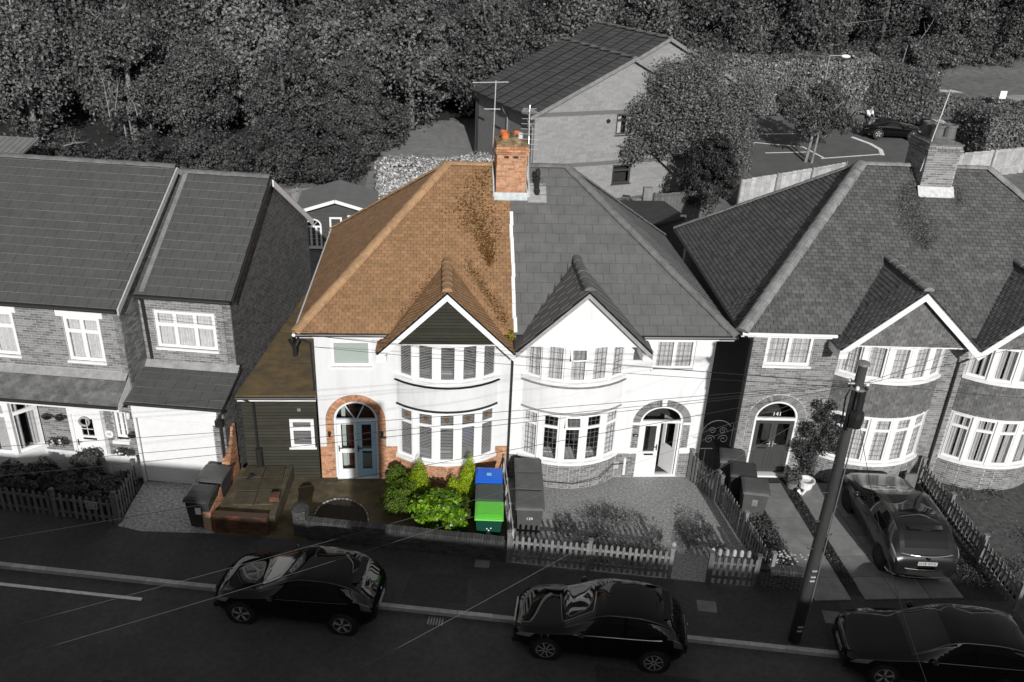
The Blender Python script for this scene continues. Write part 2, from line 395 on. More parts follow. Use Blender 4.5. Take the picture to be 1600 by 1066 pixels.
def bricks(pc, P0, d, n, width, z0, z1, inside, proud=.007, depth=.02, off=0, L=BR_L, H=BR_H):
    P0 = Vector(P0); d = Vector(d); n = Vector(n); k = 0; z = z0
    S = np.arange(0, width+.02, .02)
    while z + H*.6 < z1:
        zc = z+H/2; ok = [0 <= s <= width and inside(s, zc) for s in S]
        runs = []; st = None
        for i, o in enumerate(ok):
            if o and st is None: st = i
            if (not o or i == len(ok)-1) and st is not None:
                runs.append((S[st], min(width, S[i-1] if not o else S[i]))); st = None
        sh = (L+JT)/2*(k % 2)+off
        for a, b in runs:
            j = math.floor((a-sh)/(L+JT))
            while True:
                x0 = max(a, j*(L+JT)+sh); x1 = min(b, j*(L+JT)+sh+L); j += 1
                if j*(L+JT)+sh > b + L+.05: break
                if x1-x0 < .03: continue
                pr = proud + random.uniform(-.002, .003)
                o = P0 + d*x0 + n*pr; o.z = z
                e = min(z1, z+H)-z
                # right-handed: x=d, y=-n (into wall), z=up
                pc.box(o, d*(x1-x0), -n*depth, (0, 0, e))
        z += H+JT; k += 1
def nohole(holes, top=None):
    def f(s, z):
        if top is not None and z > (top(s) if callable(top) else top) - .03: return False
        for h in holes:
            if h[0]-.005 < s < h[1]+.005:
                a, b = hole_at(h, min(max(s, h[0]+1e-6), h[1]-1e-6))
                if a-.02 < z < b+.03: return False
        return True
    return f

# ---- tiled plane: polygon given in plane coordinates (u along eave, v up slope)
def spans(poly, v):
    xs = []
    for i in range(len(poly)):
        (x0, y0), (x1, y1) = poly[i], poly[(i+1) % len(poly)]
        if (y0 <= v) != (y1 <= v): xs.append(x0+(v-y0)/(y1-y0)*(x1-x0))
    xs.sort(); return list(zip(xs[::2], xs[1::2]))
def tile_plane(pc, O, u, v, poly, tw, gauge, th=.022, gap=.006, skew=.5, jitter=.003, over=.012):
    """O origin, u unit along eave, v unit up the slope; normal = u x v"""
    O = Vector(O); u = Vector(u).normalized(); v = Vector(v).normalized(); n = u.cross(v)
    v0 = min(p[1] for p in poly); v1 = max(p[1] for p in poly); k = 0; a = v0
    while a < v1-.02:
        b = min(a+gauge, v1)
        s0 = spans(poly, a+1e-4); s1 = spans(poly, b-1e-4)
        if len(s0) != len(s1):
            mid = spans(poly, (a+b)/2); s0 = s1 = mid
        for (l0, r0), (l1, r1) in zip(s0, s1):
            sh = (tw*skew if k % 2 else 0)
            lmin = min(l0, l1); rmax = max(r0, r1)
            j = math.floor((lmin-sh)/tw)
            while j*tw+sh < rmax:
                x0 = j*tw+sh; x1 = x0+tw-gap; j += 1
                q0, q1 = max(x0, l0), min(x1, r0); p0, p1 = max(x0, l1), min(x1, r1)
                full = (q0 == x0 and p0 == x0 and q1 == x1 and p1 == x1)
                if q1 < q0: q0 = q1 = min(max(x0, l0), x1) if q0 > x1 else max(min(q0, q1), x0); 
                if p1 < p0: p0 = p1 = min(max(p0, x0), x1)
                if (q1-q0)+(p1-p0) < .02: continue
                q0, q1 = sorted((q0, q1)); p0, p1 = sorted((p0, p1))
                t = th + random.uniform(0, jitter); hb = .004
                aa = a - (over if a > v0 else .0)
                P = lambda x, y, h: O + u*x + v*y + n*h
                if full:
                    o = P(x0, aa, t-.014)
                    pc.box(o, u*(x1-x0), v*(b-aa) - n*(t-.014-.001), n*.014)
                else:
                    pc.hexa([P(q0, aa, t-.014), P(q1, aa, t-.014), P(p0, b, .001), P(p1, b, .001), P(q0, aa, t), P(q1, aa, t), P(p0, b, .015), P(p1, b, .015)])
        a += gauge; k += 1
def slab(parent, name, O, u, v, poly, t, m):
    O = Vector(O); u = Vector(u).normalized(); v = Vector(v).normalized(); n = u.cross(v); k = len(poly); mb = MB()
    mb.add([O+u*x+v*y for x, y in poly]+[O+u*x+v*y-n*t for x, y in poly], [tuple(range(k)), tuple(range(k, 2*k))[::-1]]+[(i, i+k, (i+1) % k+k, (i+1) % k) for i in range(k)])
    return mb.build(name, m, parent)
def ridge_line(parent, a, b, r, m, name='ridge_tile', plen=.42, h=.7, n=6, open_end=False):
    a = Vector(a); b = Vector(b); L = (b-a).length; d = (b-a)/L; x = d.cross(Vector((0, 0, 1))).normalized(); y = x.cross(d)
    k = max(1, round(L/plen)); pl = L/k; me = None
    for i in range(k):
        if me is None:
            mb = MB()
            for (t, rr) in ((0, r*1.06), (pl*1.03, r*.94)):
                for j in range(n+1):
                    an = math.pi*j/n; mb.v.append((math.cos(an)*rr, math.sin(an)*rr*h, t))
            for j in range(n): mb.f.append((j, j+1, n+2+j, n+1+j))
            mb.f.append(tuple(range(n+1))[::-1])
            o = mb.build(name, m, parent); me = o.data
        else: o = link(bpy.data.objects.new(name, me), parent)
        p = a + d*(i*pl) + y*random.uniform(-.006, .006)
        o.matrix_basis = Matrix([[x[r_], y[r_], d[r_], p[r_]] for r_ in range(3)]+[[0, 0, 0, 1]])

# ---- windows
def pleats(mb, O, ex, ey, x0, x1, z0, z1, amp=.018, wl=.09, y=.1, flare=0):
    n = max(4, int((x1-x0)/(wl/6))); k = len(mb.v); ph = random.random()*6; f2 = random.uniform(.6, 1.4)
    for i in range(n+1):
        x = x0+(x1-x0)*i/n; yy = y+amp*math.sin(2*math.pi*x/wl+ph)+amp*.6*math.sin(2*math.pi*x/(wl*2.3)*f2)
        for z in (z0, z1): mb.v.append(tuple(O+ex*x+ey*yy+Vector((0, 0, z))))
    for i in range(n): mb.f.append((k+2*i, k+2*i+2, k+2*i+3, k+2*i+1))
def window(parent, O, ex, w, h, cols=1, transom=None, style='net', leaded=0, fw=.06, depth=.08, set_in=.04, frame=None, sill=True, sillm=None, sub=True, tcols=None, lm=None, sashes=True, openlight=None, name='window', backing=True, glass=None):
    """O bottom-left corner on the outer wall face; frames, panes, sill, curtains"""
    O = Vector(O); ex = Vector(ex).normalized(); ez = Vector((0, 0, 1)); ey = ez.cross(ex)
    frame = frame or M['white']; mb = MB(); P = lambda x0, x1, z0, z1, y0=set_in, y1=set_in+depth: mb.obox(O, ex, ey, x0, x1, y0, y1, z0, z1)
    P(0, fw, 0, h); P(w-fw, w, 0, h); P(fw, w-fw, 0, fw); P(fw, w-fw, h-fw, h)
    fr = [i/cols for i in range(cols+1)] if isinstance(cols, int) else cols
    zt = h*(1-transom) if transom else None
    panes = []
    def cells(f, za, zb):
        for a, b in zip(f[:-1], f[1:]):
            x0 = fw if a == 0 else w*a+fw*.4; x1 = w-fw if b == 1 else w*b-fw*.4
            panes.append((x0, x1, za, zb))
        for a in f[1:-1]: P(w*a-fw*.4, w*a+fw*.4, za, zb)
    if zt:
        P(fw, w-fw, zt-fw*.4, zt+fw*.4); cells(fr, fw, zt-fw*.4); cells(tcols or fr, zt+fw*.4, h-fw)
    else: cells(fr, fw, h-fw)
    if sashes:
        for x0, x1, z0, z1 in panes:
            s = .028; y0 = set_in-.008; y1 = set_in+.03
            P(x0, x0+s, z0, z1, y0, y1); P(x1-s, x1, z0, z1, y0, y1); P(x0+s, x1-s, z0, z0+s, y0, y1); P(x0+s, x1-s, z1-s, z1, y0, y1)
    W = mb.build(name, frame, parent)
    for x0, x1, z0, z1 in panes:
        p = MB(); p.obox(O, ex, ey, x0, x1, set_in+.035, set_in+.041, z0, z1); p.build('pane', glass or M['glass'], W)
    if leaded:
        p = MB()
        for x0, x1, z0, z1 in panes:
            nx = max(1, round((x1-x0)/leaded)); nz = max(1, round((z1-z0)/(leaded*1.25)))
            for i in range(1, nx): xx = x0+(x1-x0)*i/nx; p.obox(O, ex, ey, xx-.006, xx+.006, set_in+.029, set_in+.034, z0, z1)
            for i in range(1, nz): zz = z0+(z1-z0)*i/nz; p.obox(O, ex, ey, x0, x1, set_in+.027, set_in+.032, zz-.006, zz+.006)
        p.build('leading', lm or M['leading'], W)
    if sill:
        p = MB(); p.obox(O, ex, ey, -.05, w+.05, -.07, set_in, -.06, 0); p.build('sill', sillm or frame, W)
    yb = set_in+.09
    if style in ('net', 'curtain', 'drape'):
        p = MB()
        if style == 'net': pleats(p, O, ex, ey, .03, w-.03, .03, h-.03, y=yb)
        elif style == 'drape':
            pleats(p, O, ex, ey, .03, w*.36, .03, h-.03, y=yb); pleats(p, O, ex, ey, w*.64, w-.03, .03, h-.03, y=yb)
        else:
            pleats(p, O, ex, ey, .03, w*.45, .03, h-.03, y=yb); pleats(p, O, ex, ey, w*.55, w-.03, .03, h-.03, y=yb)
        p.build('curtain', M['curtain'] if style == 'net' else M['curtain_b'], W)
    elif style == 'blind':
        p = MB(); z = .05
        while z < h-.05:
            p.hexa([O+ex*x+ey*(yb-.014+.028*q)+ez*(z+.010*q+.002*k) for k in (0, 1) for q in (0, 1) for x in (.04, w-.04)]); z += .052
        p.build('blind', M['blind'], W)
    elif style == 'roller':
        p = MB(); p.obox(O, ex, ey, .03, w-.03, yb, yb+.006, .05, h-.02); p.build('roller_blind', M['blind_roller'], W)
    if backing:
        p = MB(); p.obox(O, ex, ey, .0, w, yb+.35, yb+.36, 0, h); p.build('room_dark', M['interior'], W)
    return W
def text_obj(s, size, m, parent, matrix, name='lettering', ext=.002):
    cu = bpy.data.curves.new(name, 'FONT'); cu.body = s; cu.size = size; cu.extrude = ext; cu.align_x = 'CENTER'; cu.align_y = 'CENTER'
    to = bpy.data.objects.new(name, cu); C.objects.link(to); bpy.context.view_layer.update()
    dg = bpy.context.evaluated_depsgraph_get(); me = bpy.data.meshes.new_from_object(to.evaluated_get(dg)); 
    bpy.data.objects.remove(to); bpy.data.curves.remove(cu)
    me.materials.clear(); me.materials.append(m)
    o = link(bpy.data.objects.new(name, me), parent); o.matrix_basis = matrix; return o
def basis(O, ex, ey, ez):
    return Matrix([[ex[i], ey[i], ez[i], O[i]] for i in range(3)]+[[0, 0, 0, 1]])

# ---- foliage
def leaf_mesh(name, centers, radii, n, size, m, shell=.55, flat=.75, bias=None, clump=0):
    """n small leaf quads spread through ellipsoid blobs, denser towards their surface"""
    cen = np.asarray(centers, float); rad = np.asarray(radii, float)
    if rad.ndim == 1: rad = np.repeat(rad[:, None], 3, 1)
    wt = (rad[:, 0]*rad[:, 1]); idx = np.random.choice(len(cen), n, p=wt/wt.sum())
    d = np.random.normal(size=(n, 3)); d /= np.linalg.norm(d, axis=1)[:, None]
    r = shell+(1-shell)*np.random.rand(n)**.6
    r *= 1+.12*np.random.normal(size=n)
    if clump:
        # pull leaves to sub-clumps for uneven light and dark
        k = clump; ci = np.random.randint(0, k, n)
        cd_ = np.random.normal(size=(k, 3)); cd_ /= np.linalg.norm(cd_, axis=1)[:, None]
        d = d*.27+cd_[ci]; dn = np.linalg.norm(d, axis=1)[:, None]; d = d/dn*(.86+.25*np.random.rand(n))[:, None]
    if clump:
        cr_ = .72+.42*np.random.rand(clump); r = cr_[ci]+np.random.normal(size=n)*.055
    P = cen[idx]+d*r[:, None]*rad[idx]
    nrm = d + np.random.normal(size=(n, 3))*flat; nrm[:, 2] += .35; nrm /= np.linalg.norm(nrm, axis=1)[:, None]
    t = np.cross(nrm, np.random.normal(size=(n, 3))); t /= np.linalg.norm(t, axis=1)[:, None]; b = np.cross(nrm, t)
    s = size*(.6+.8*np.random.rand(n))[:, None]
    V = np.stack([P-t*s*.5, P-b*s*.32+nrm*s*.08, P+t*s*.5, P+b*s*.32+nrm*s*.08], 1).reshape(-1, 3)
    F = np.arange(4*n).reshape(-1, 4)
    return mesh_np(name, V, F, m, np.random.rand(n))
def blobs(R0, H, k, squash=.8):
    cs = [(0, 0, 0)]; rs = [(R0*.8, R0*.8, H*.42)]
    for i in range(k):
        a = random.uniform(0, 2*math.pi); e = random.uniform(-.6, 1); rr = R0*random.uniform(.32, .5)
        q = R0*.62*math.sqrt(1-min(.95, abs(e))**2)
        cs.append((math.cos(a)*q, math.sin(a)*q, e*H*.36)); rs.append((rr, rr, rr*squash))
    return cs, rs
def box_leaves(name, P0, P1, w, h, n, size, m, z0=0, taper=.0, z1=None):
    """leaves covering a hedge box from P0 to P1"""
    P0 = np.array(P0, float); P1 = np.array(P1, float); d = P1-P0; L = np.linalg.norm(d[:2]); ux = d/L; uy = np.array([-ux[1], ux[0], 0])
    ar = np.array([L*h, L*h, L*w, w*h, w*h]); f = np.random.choice(5, n, p=ar/ar.sum())
    a, b = np.random.rand(n), np.random.rand(n); jit = np.random.normal(size=n)*.09
    X = np.where(f == 3, 0, np.where(f == 4, 1, a)); Y = np.where(f == 0, -.5, np.where(f == 1, .5, np.where(f == 2, b-.5, a-.5))); Z = np.where(f == 2, 1, b)
    nr = np.zeros((n, 3)); nr[f == 0] = -uy; nr[f == 1] = uy; nr[f == 2] = (0, 0, 1); nr[f == 3] = -ux; nr[f == 4] = ux
    P = P0+d*X[:, None]+uy*(Y*w)[:, None]; P[:, 2] += z0+Z*h+.12*np.sin(X*L*1.3)*(Z > .9)
    P += nr*jit[:, None]
    nrm = nr+np.random.normal(size=(n, 3))*.55; nrm /= np.linalg.norm(nrm, axis=1)[:, None]
    t = np.cross(nrm, np.random.normal(size=(n, 3))); t /= np.linalg.norm(t, axis=1)[:, None]; bb = np.cross(nrm, t)
    s = size*(.6+.8*np.random.rand(n))[:, None]
    V = np.stack([P-t*s*.5, P-bb*s*.32, P+t*s*.5, P+bb*s*.32], 1).reshape(-1, 3)
    return mesh_np(name, V, np.arange(4*n).reshape(-1, 4), m, np.random.rand(n))

def terrain(x, y):
    z = max(0, (y-14))*.11
    if x > 15: z += (x-15)*.06*min(1, max(0, (y-14)/10))
    if y > 52: z += (y-52)*.10
    return z

# ================================================================== setting
def sheet(name, pts, z, m, kind=True):
    mb = MB(); n = len(pts); a = sum(pts[i][0]*pts[(i+1) % n][1]-pts[(i+1) % n][0]*pts[i][1] for i in range(n))
    if a < 0: pts = pts[::-1]
    mb.add([(p[0], p[1], z) for p in pts], [tuple(range(n))]); o = mb.build(name, m)
    return setting(o) if kind else o
# terrain
xs = np.concatenate([np.linspace(-160, -42, 12), np.arange(-40, 72, 2.0), np.linspace(76, 220, 12)])
ys = np.concatenate([np.linspace(-90, 12, 12), [13.99, 14.0], np.arange(16, 100, 2.0), np.linspace(105, 260, 12)])
mb = MB()
for y in ys:
    for x in xs: mb.v.append((x, y, (terrain(x, y) if y >= 14 else -.14)))
nx = len(xs)
for j in range(len(ys)-1):
    for i in range(nx-1): mb.f.append((j*nx+i, j*nx+i+1, (j+1)*nx+i+1, (j+1)*nx+i))
setting(mb.build('ground', M['grass'], smooth=True))
RA = R(-10.0); RO = Vector((-.41, -6.03, 0)); ru = Vector((math.cos(RA), math.sin(RA), 0)); rv = Vector((-math.sin(RA), math.cos(RA), 0))
def rp(s, t, z=0): p = RO+ru*s+rv*t; return (p.x, p.y, z)
mb = MB(); mb.prism([rp(-70, 0)[:2], rp(70, 0)[:2], (75, 14), (-75, 14)], -.13, 0); setting(mb.build('pavement', M['pavement']))
mb = MB(); mb.prism([rp(-70, -.13)[:2], rp(70, -.13)[:2], rp(70, -7.4)[:2], rp(-70, -7.4)[:2]], -.135, -.10); road = setting(mb.build('road', M['asphalt']))
mb = MB(); mb.prism([rp(-70, -7.4)[:2], rp(70, -7.4)[:2], (75, -60), (-75, -40)], -.13, 0); setting(mb.build('far_pavement', M['pavement']))
mb = MB(); mb.prism([rp(-70, -.125)[:2], rp(70, -.125)[:2], rp(70, -.002)[:2], rp(-70, -.002)[:2]], -.13, -.03)
kerb = setting(mb.build('kerb', M['kerb'])); pc = Pieces()
s = -26
while s < 26:
    o = Vector(rp(s+.006, -.135, -.11)); pc.box(o, ru*.9, rv*.135, (0, 0, .122+random.uniform(-.004, .004))); s += .912
pc.build('kerb_stone', M['kerb'], kerb)
mb = MB(); mb.prism([rp(-19, -.62)[:2], rp(-9.4, -.62)[:2], rp(-9.4, -.72)[:2], rp(-19, -.72)[:2]], -.0999, -.096); setting(mb.build('road_marking', M['linepaint']))
for (a, b, c_, d_) in ((8.0, 8.45, .95, 1.4), (4.75, 5.25, .9, 1.3), (-1.2, -.8, 1.7, 2.0)):
    mb = MB(); mb.prism([rp(a, c_)[:2], rp(b, c_)[:2], rp(b, d_)[:2], rp(a, d_)[:2]], .001, .005)
    tag(mb.build('utility_cover', M['concrete']), 'small square utility cover set in the pavement '+('beside the wooden pole' if a > 6 else 'left of the wooden pole' if a > 0 else 'behind the middle parked car'), 'manhole cover')
for i, q in enumerate(([rp(-2.9, .25), rp(-1.2, .25), rp(-1.3, 1.3), rp(-2.8, 1.25)], [rp(7.2, .1), rp(8.6, .1), rp(8.5, 2.0), rp(7.4, 1.9)], [rp(2.1, -1.2), rp(4.6, -1.3), rp(4.5, -2.0), rp(2.2, -1.9)], [rp(-9, -3.2), rp(-4.4, -3.4), rp(-4.5, -4.2), rp(-9, -4.1)])):
    z_ = .003 if i < 2 else -.0965
    mb = MB(); mb.add([(p[0], p[1], z_) for p in q], [(3, 2, 1, 0)] if False else [(0, 1, 2, 3)]); setting(mb.build('tarmac_patch', mat('tarmac_patch', g(.045), .92, var=.3, scale=9, bump=.6, bscale=90)))
dg_ = thing('drain_grate', 'dark iron drain grate in the gutter behind the left hatchback', 'drain', rp(-1.9, -.34, -.098), RA); mb = MB(); mb.box(-.22, .22, -.17, .17, 0, .004); mb.build('frame', M['black'], dg_)
for i in range(6): mb = MB(); mb.box(-.19+i*.07, -.155+i*.07, -.14, .14, .0045, .010); mb.build('bar', M['steel'], dg_)
# plots (front gardens)
sheet('gravel_drive', [(-11.2, -.05), (-8.55, -.3), (-8.55, -2.6), (-10.6, -2.45), (-11.3, -2.2)], .004, M['gravel_l'])
sheet('front_garden_soil', [(-20, 3), (-11.25, .3), (-11.25, -2.05), (-13.4, -1.55), (-20, -.6)], .004, M['soil'])
sheet('brown_drive', [(-8.5, .2), (-.2, .2), (-.35, -3.9), (-6.1, -2.95), (-8.5, -2.62)], .004, M['drive_brown'])
sheet('gravel_garden', [(-.2, .1), (6.3, .1), (6.55, -4.1), (6.1, -5.1), (3.9, -4.75), (-.35, -4.0)], .004, M['gravel_r'])
sheet('side_passage_floor', [(5.9, -1), (7.3, -1), (7.3, 9), (5.9, 9)], .006, M['concrete'])
sheet('drive_base', [(6.6, .0), (13.6, -.3), (13.3, -5.9), (7.4, -5.4), (6.5, -4.2)], .003, M['soil'])
sheet('front_lawn', [(13.3, -.3), (30, -1.2), (30, -8.6), (13.1, -6.0)], .003, M['grass_dark'])
sheet('back_garden', [(-40, 9.0), (60, 9.0), (60, 13.99), (-40, 13.99)], .004, M['grass'])
# paving slabs of the right-hand drive
mb = MB(); mb.prism([(7.62, -.35), (11.9, -.5), (11.8, -5.35), (7.62, -5.25)], .004, .010); db = setting(mb.build('driveway', M['soil']))
pc = Pieces()
for (x0, x1) in ((7.66, 8.66), (9.05, 9.95), (9.97, 10.86), (10.88, 11.8)):
    y = -.45
    while y > -5.2:
        o = Vector((x0, y-.86, .006)); pc.box(o, (x1-x0, 0, 0), (0, .86, 0), (0, 0, .03+random.uniform(-.004, .004))); y -= .88
pc.build('paving_slab', M['slab'], db)

# ================================================================== semi-detached houses
LF = None
def semi(P):
    """one half of a semi-detached pair. x = px + m*u with u running away from the party wall"""
    px, m = P['px'], P['m']
    T = thing('semi_detached_house', P['label'], 'house', P['loc'], P['rz'], P.get('group'))
    W, D, zE, zR, gc, hg, bc, hb, pj = (P[k] for k in ('W', 'D', 'zE', 'zR', 'gc', 'hg', 'bc', 'hb', 'pj'))
    ox, oy = .48, .24; X = lambda u: px+m*u; rendered = P['rendered']
    wm = P['wallmat']; bm = P['brick']; mm = P['mortar']
    z0g, zs, zh, zus, zuh = P.get('z0', 0), P['zs'], P['zh'], P['zus'], P['zuh']
    dc, dw, dsp, drise = P['dc'], P['dw'], P['dsp'], P['drise']
    a_, b_ = (X(0), X(W)) if m > 0 else (X(W), X(0))      # left and right ends of front wall
    S = lambda u: (X(u)-a_)                                # wall coordinate of u
    ival = lambda u0, u1: tuple(sorted((S(u0), S(u1))))
    holes = [ival(bc-hb+.12, bc+hb-.12)+(zs, zh), ival(bc-hb+.12, bc+hb-.12)+(zus, zuh), ival(*P['win'][:2])+(P['win'][2], P['win'][3]), ival(dc-dw, dc+dw)+(z0g+.02, dsp, drise)]
    width = b_-a_; d = Vector((1, 0, 0)); n = Vector((0, -1, 0))
    wall(T, (a_, 0, z0g-.15), d, n, width, z0g-.15, zE-.02, .25, holes, wm if rendered else mm)
    # side (outer), party and back walls
    xo = X(W)
    mb = MB(); x0, x1 = sorted((xo, xo-m*.25)); mb.box(x0, x1, .25, D, z0g-.15, zE-.02)
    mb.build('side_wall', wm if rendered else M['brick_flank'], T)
    mb = MB(); mb.box(a_, b_, D, D+.25, z0g-.15, zE-.02); mb.build('back_wall', wm if rendered else mm, T)
    x0, x1 = sorted((X(0.0), X(.2))); mb = MB(); mb.box(x0, x1, .26, D-.01, 0, zE); mb.build('party_wall', M['interior'], T)
    mb = MB(); mb.box(a_+.26, b_-.26, .26, D-.02, 2.62, 2.75); mb.box(a_+.26, b_-.26, .26, D-.02, z0g, z0g+.02); mb.build('floor', M['interior'], T)
    pc = Pieces(); zb = P['zplinth']
    ring = ival(dc-dw-.24, dc+dw+.24)
    hol2 = [holes[0], (ring[0]+.03, ring[1]-.03, z0g, dsp, drise+.2)] if not rendered else [holes[0], holes[3]]
    bayfoot = ival(bc-hb, bc+hb)
    if rendered:
        bricks(pc, (a_, 0, z0g), d, n, width, z0g+.02, zb, lambda s, z: nohole([(bayfoot[0], bayfoot[1], -1, 9), holes[3]])(s, z), proud=.012)
        # piers beside the door up to the springing
        bricks(pc, (a_, 0, z0g), d, n, width, zb+.003, dsp, lambda s, z: (ring[0] < s < ring[1]) and nohole([holes[3]])(s, z) and z > P.get('pier0', 0), proud=.012)
    else:
        bricks(pc, (a_, 0, z0g), d, n, width, z0g, zE-.05, nohole([(bayfoot[0], bayfoot[1], -1, zh+1.4 if False else 5.2), holes[2], (ring[0]+.0, ring[1]-.0, z0g, dsp, drise+.24)]), proud=.008)
        # jambs between the ring and the door below the springing
        bricks(pc, (a_, 0, z0g), d, n, width, z0g, dsp, lambda s, z: (ring[0]+.0 < s < ring[1]) and nohole([holes[3]])(s, z), proud=.008)
    # arch ring of bricks on end
    cx = X(dc); a1, a2 = dw, drise; nb = 30 if not P.get('double') else 32
    for rr in ((0, 1) if P.get('double') else (0,)):
        hgt = .105 if P.get('double') else .225
        for i in range(nb):
            t0, t1 = math.pi*i/nb, math.pi*(i+.86)/nb
            if P.get('keystone') and abs((t0+t1)/2-math.pi/2) < .07: continue
            q = lambda t, r: (cx+math.cos(t)*(a1+r), 0, dsp+math.sin(t)*(a2+r))
            r0 = .012+rr*(hgt+.01); r1 = r0+hgt; pr = -.016-random.uniform(0, .004)
            c = []
            for (yy) in (pr, .01):
                for (tt, r) in ((t1, r0), (t0, r0), (t1, r1), (t0, r1)):
                    p = q(tt, r); c.append((p[0], yy, p[2]))
            # order to x,y(depth),z
            cc = [c[0], c[1], c[4], c[5], c[2], c[3], c[6], c[7]]; pc.hexa(cc)
    # mortar bed behind the ring and plinth
    if rendered:
        mb = MB(); L0, L1 = 0, width
        cuts = sorted([bayfoot, (holes[3][0], holes[3][1])]); cur = 0
        for c0, c1 in cuts+[(width, width)]:
            if c0 > cur: mb = MB(); mb.box(a_+cur, a_+c0, -.006, .01, z0g-.1, zb); mb.build('mortar', mm, T)
            cur = c1
        for s0, s1 in ((ring[0], holes[3][0]), (holes[3][1], ring[1])): mb = MB(); mb.box(a_+s0, a_+s1, -.0065, .01, max(zb, P.get('pier0', 0)), dsp); mb.build('mortar', mm, T)
        mb = MB()
        k = 24
        for i in range(k):
            t0, t1 = math.pi*i/k, math.pi*(i+1)/k; c = []
            for yy in (-.0062, .01):
                for (tt, r) in ((t1, .0), (t0, .0), (t1, .235), (t0, .235)):
                    c.append((cx+math.cos(tt)*(a1+r), yy, dsp+math.sin(tt)*(a2+r)))
            mb.hexa([c[0], c[1], c[4], c[5], c[2], c[3], c[6], c[7]])
        mb.build('mortar', mm, T)
        if P.get('keystone'):
            mb = MB(); mb.box(cx-.07, cx+.07, -.03, .01, dsp+drise-.0, dsp+drise+.3)
            for sx in (-1, 1):
                e0, e1 = sorted((cx+sx*(dw+.0), cx+sx*(dw+.28))); mb.box(e0, e1, -.025, .01, dsp-.09, dsp-.005); mb.box(e0, e1, -.02, .01, zb+.0, zb+.13)
            mb.build('keystone', M['white'], T)
    # ---- bay
    Rr = (hb*hb+pj*pj)/(2*pj); th = math.asin(hb/Rr); bx = X(bc)
    arc = lambda N, e=0: [(bx+(Rr+e)*math.sin(-th+2*th*i/N), -(pj-Rr)*1.0-(Rr+e)*math.cos(-th+2*th*i/N)) for i in range(N+1)]
    def baywall(z0, z1, mt, nm, e=0, N=20, thick=.22):
        o_ = arc(N, e); i_ = arc(N, e-thick); mb = MB()
        for k in range(N):
            c = [(o_[k][0], o_[k][1]), (o_[k+1][0], o_[k+1][1]), (i_[k][0], i_[k][1]), (i_[k+1][0], i_[k+1][1])]
            mb.hexa([(p[0], p[1], z) for z in (z0, z1) for p in c])
        return mb.build(nm, mt, T)
    def bayband(e, z0, z1, mt, nm, N=10):
        mb = MB(); pts = arc(N, e); mb.prism(pts+[(pts[-1][0], .05), (pts[0][0], .05)], z0, z1); return mb.build(nm, mt, T)
    baywall(z0g-.1, zs-.12, mm, 'bay_plinth')
    N = 10; pts = arc(N)
    for k in range(N):
        p, q = Vector(pts[k]+(0,)), Vector(pts[k+1]+(0,)); dd = (q-p).normalized(); nn = Vector((dd.y, -dd.x, 0)); L = (q-p).length
        bricks(pc, (p.x, p.y, z0g), dd, nn, L, z0g+.02, zs-.14, lambda s, z: True, proud=.01, off=-(k*L) % .225)
    bayband(.07, zs-.12, zs-.02, M['white'], 'bay_sill'); 
    # mid panel
    if rendered: baywall(zh+.06, zus-.12, wm, 'bay_panel'); bayband(.035, zh+.0, zh+.06, P['strip'], 'bay_trim'); bayband(.03, zus-.17, zus-.12, P['strip'], 'bay_trim')
    else:
        baywall(zh+.06, zus-.12, mm, 'bay_panel', e=-.02); bayband(.03, zh+.0, zh+.06, M['white'], 'bay_trim')
        tc = Pieces(); Nt = 14; pt = arc(Nt)
        for k in range(Nt):
            p, q = Vector(pt[k]+(0,)), Vector(pt[k+1]+(0,)); dd = (q-p).normalized(); nn = Vector((dd.y, -dd.x, 0)); L = (q-p).length
            tile_plane(tc, p+Vector((0, 0, zh+.03)), dd, Vector((0, 0, 1)), [(0, 0), (L, 0), (L, zus-.12-zh-.03), (0, zus-.12-zh-.03)], .20, .115, th=.034, gap=.010)
        tc.build('hung_tile', P['hung'], T, edge=M['edge_grey'])
    bayband(.08, zus-.12, zus-.02, M['white'], 'bay_sill')
    if rendered: bayband(.10, zus-.185, zus-.172, P['strip'], 'bay_trim')
    bayband(-.0, zuh, zuh+.08, M['white'], 'bay_head'); bayband(.0, zh-.045, zh-.001, M['white'], 'bay_head')
    # bay windows: five lights
    N = 5; pts = arc(N, -.02)
    for lv, (za, zb_) in enumerate(((zs-.02, zh-.045), (zus-.02, zuh))):
        mb = MB()
        for k in range(N+1):
            p = pts[k]; mb.prism([(p[0]-.075, p[1]-.015 if 0 < k < N else p[1]-.0), (p[0]+.075, p[1]-.015 if 0 < k < N else p[1]-.0), (p[0]+.06, p[1]+.14), (p[0]-.06, p[1]+.14)], za, zb_)
        mb.build('mullion', M['white'], T)
        for k in range(N):
            p, q = Vector(pts[k]+(za,)), Vector(pts[k+1]+(za,)); dd = (q-p).normalized(); L = (q-p).length
            ww = P['bayw'](lv, k)
            window(T, p+dd*.06, dd, L-.12, zb_-za, cols=1, transom=(.27 if lv == 0 else P.get('uptrans')), sill=False, set_in=.0, fw=.045, name='bay_window', backing=False, **ww)
            if lv == 0 and P.get('stained'):
                sg = MB(); c_ = p+dd*(L/2); ey = Vector((0, 0, 1)).cross(dd); zc = zb_-.27*(zb_-za)*.5-za-.02
                for (dx, dz, sz) in ((-.045, .02, .04), (.045, .02, .04), (0, -.035, .045), (0, .05, .035)):
                    sg.obox(c_, dd, ey, dx-sz*.6, dx+sz*.6, .022, .027, zc+dz-sz*.7, zc+dz+sz*.7)
                sg.build('stained_glass', mat('stained_amber', (.22, .09, .02), .3), T)
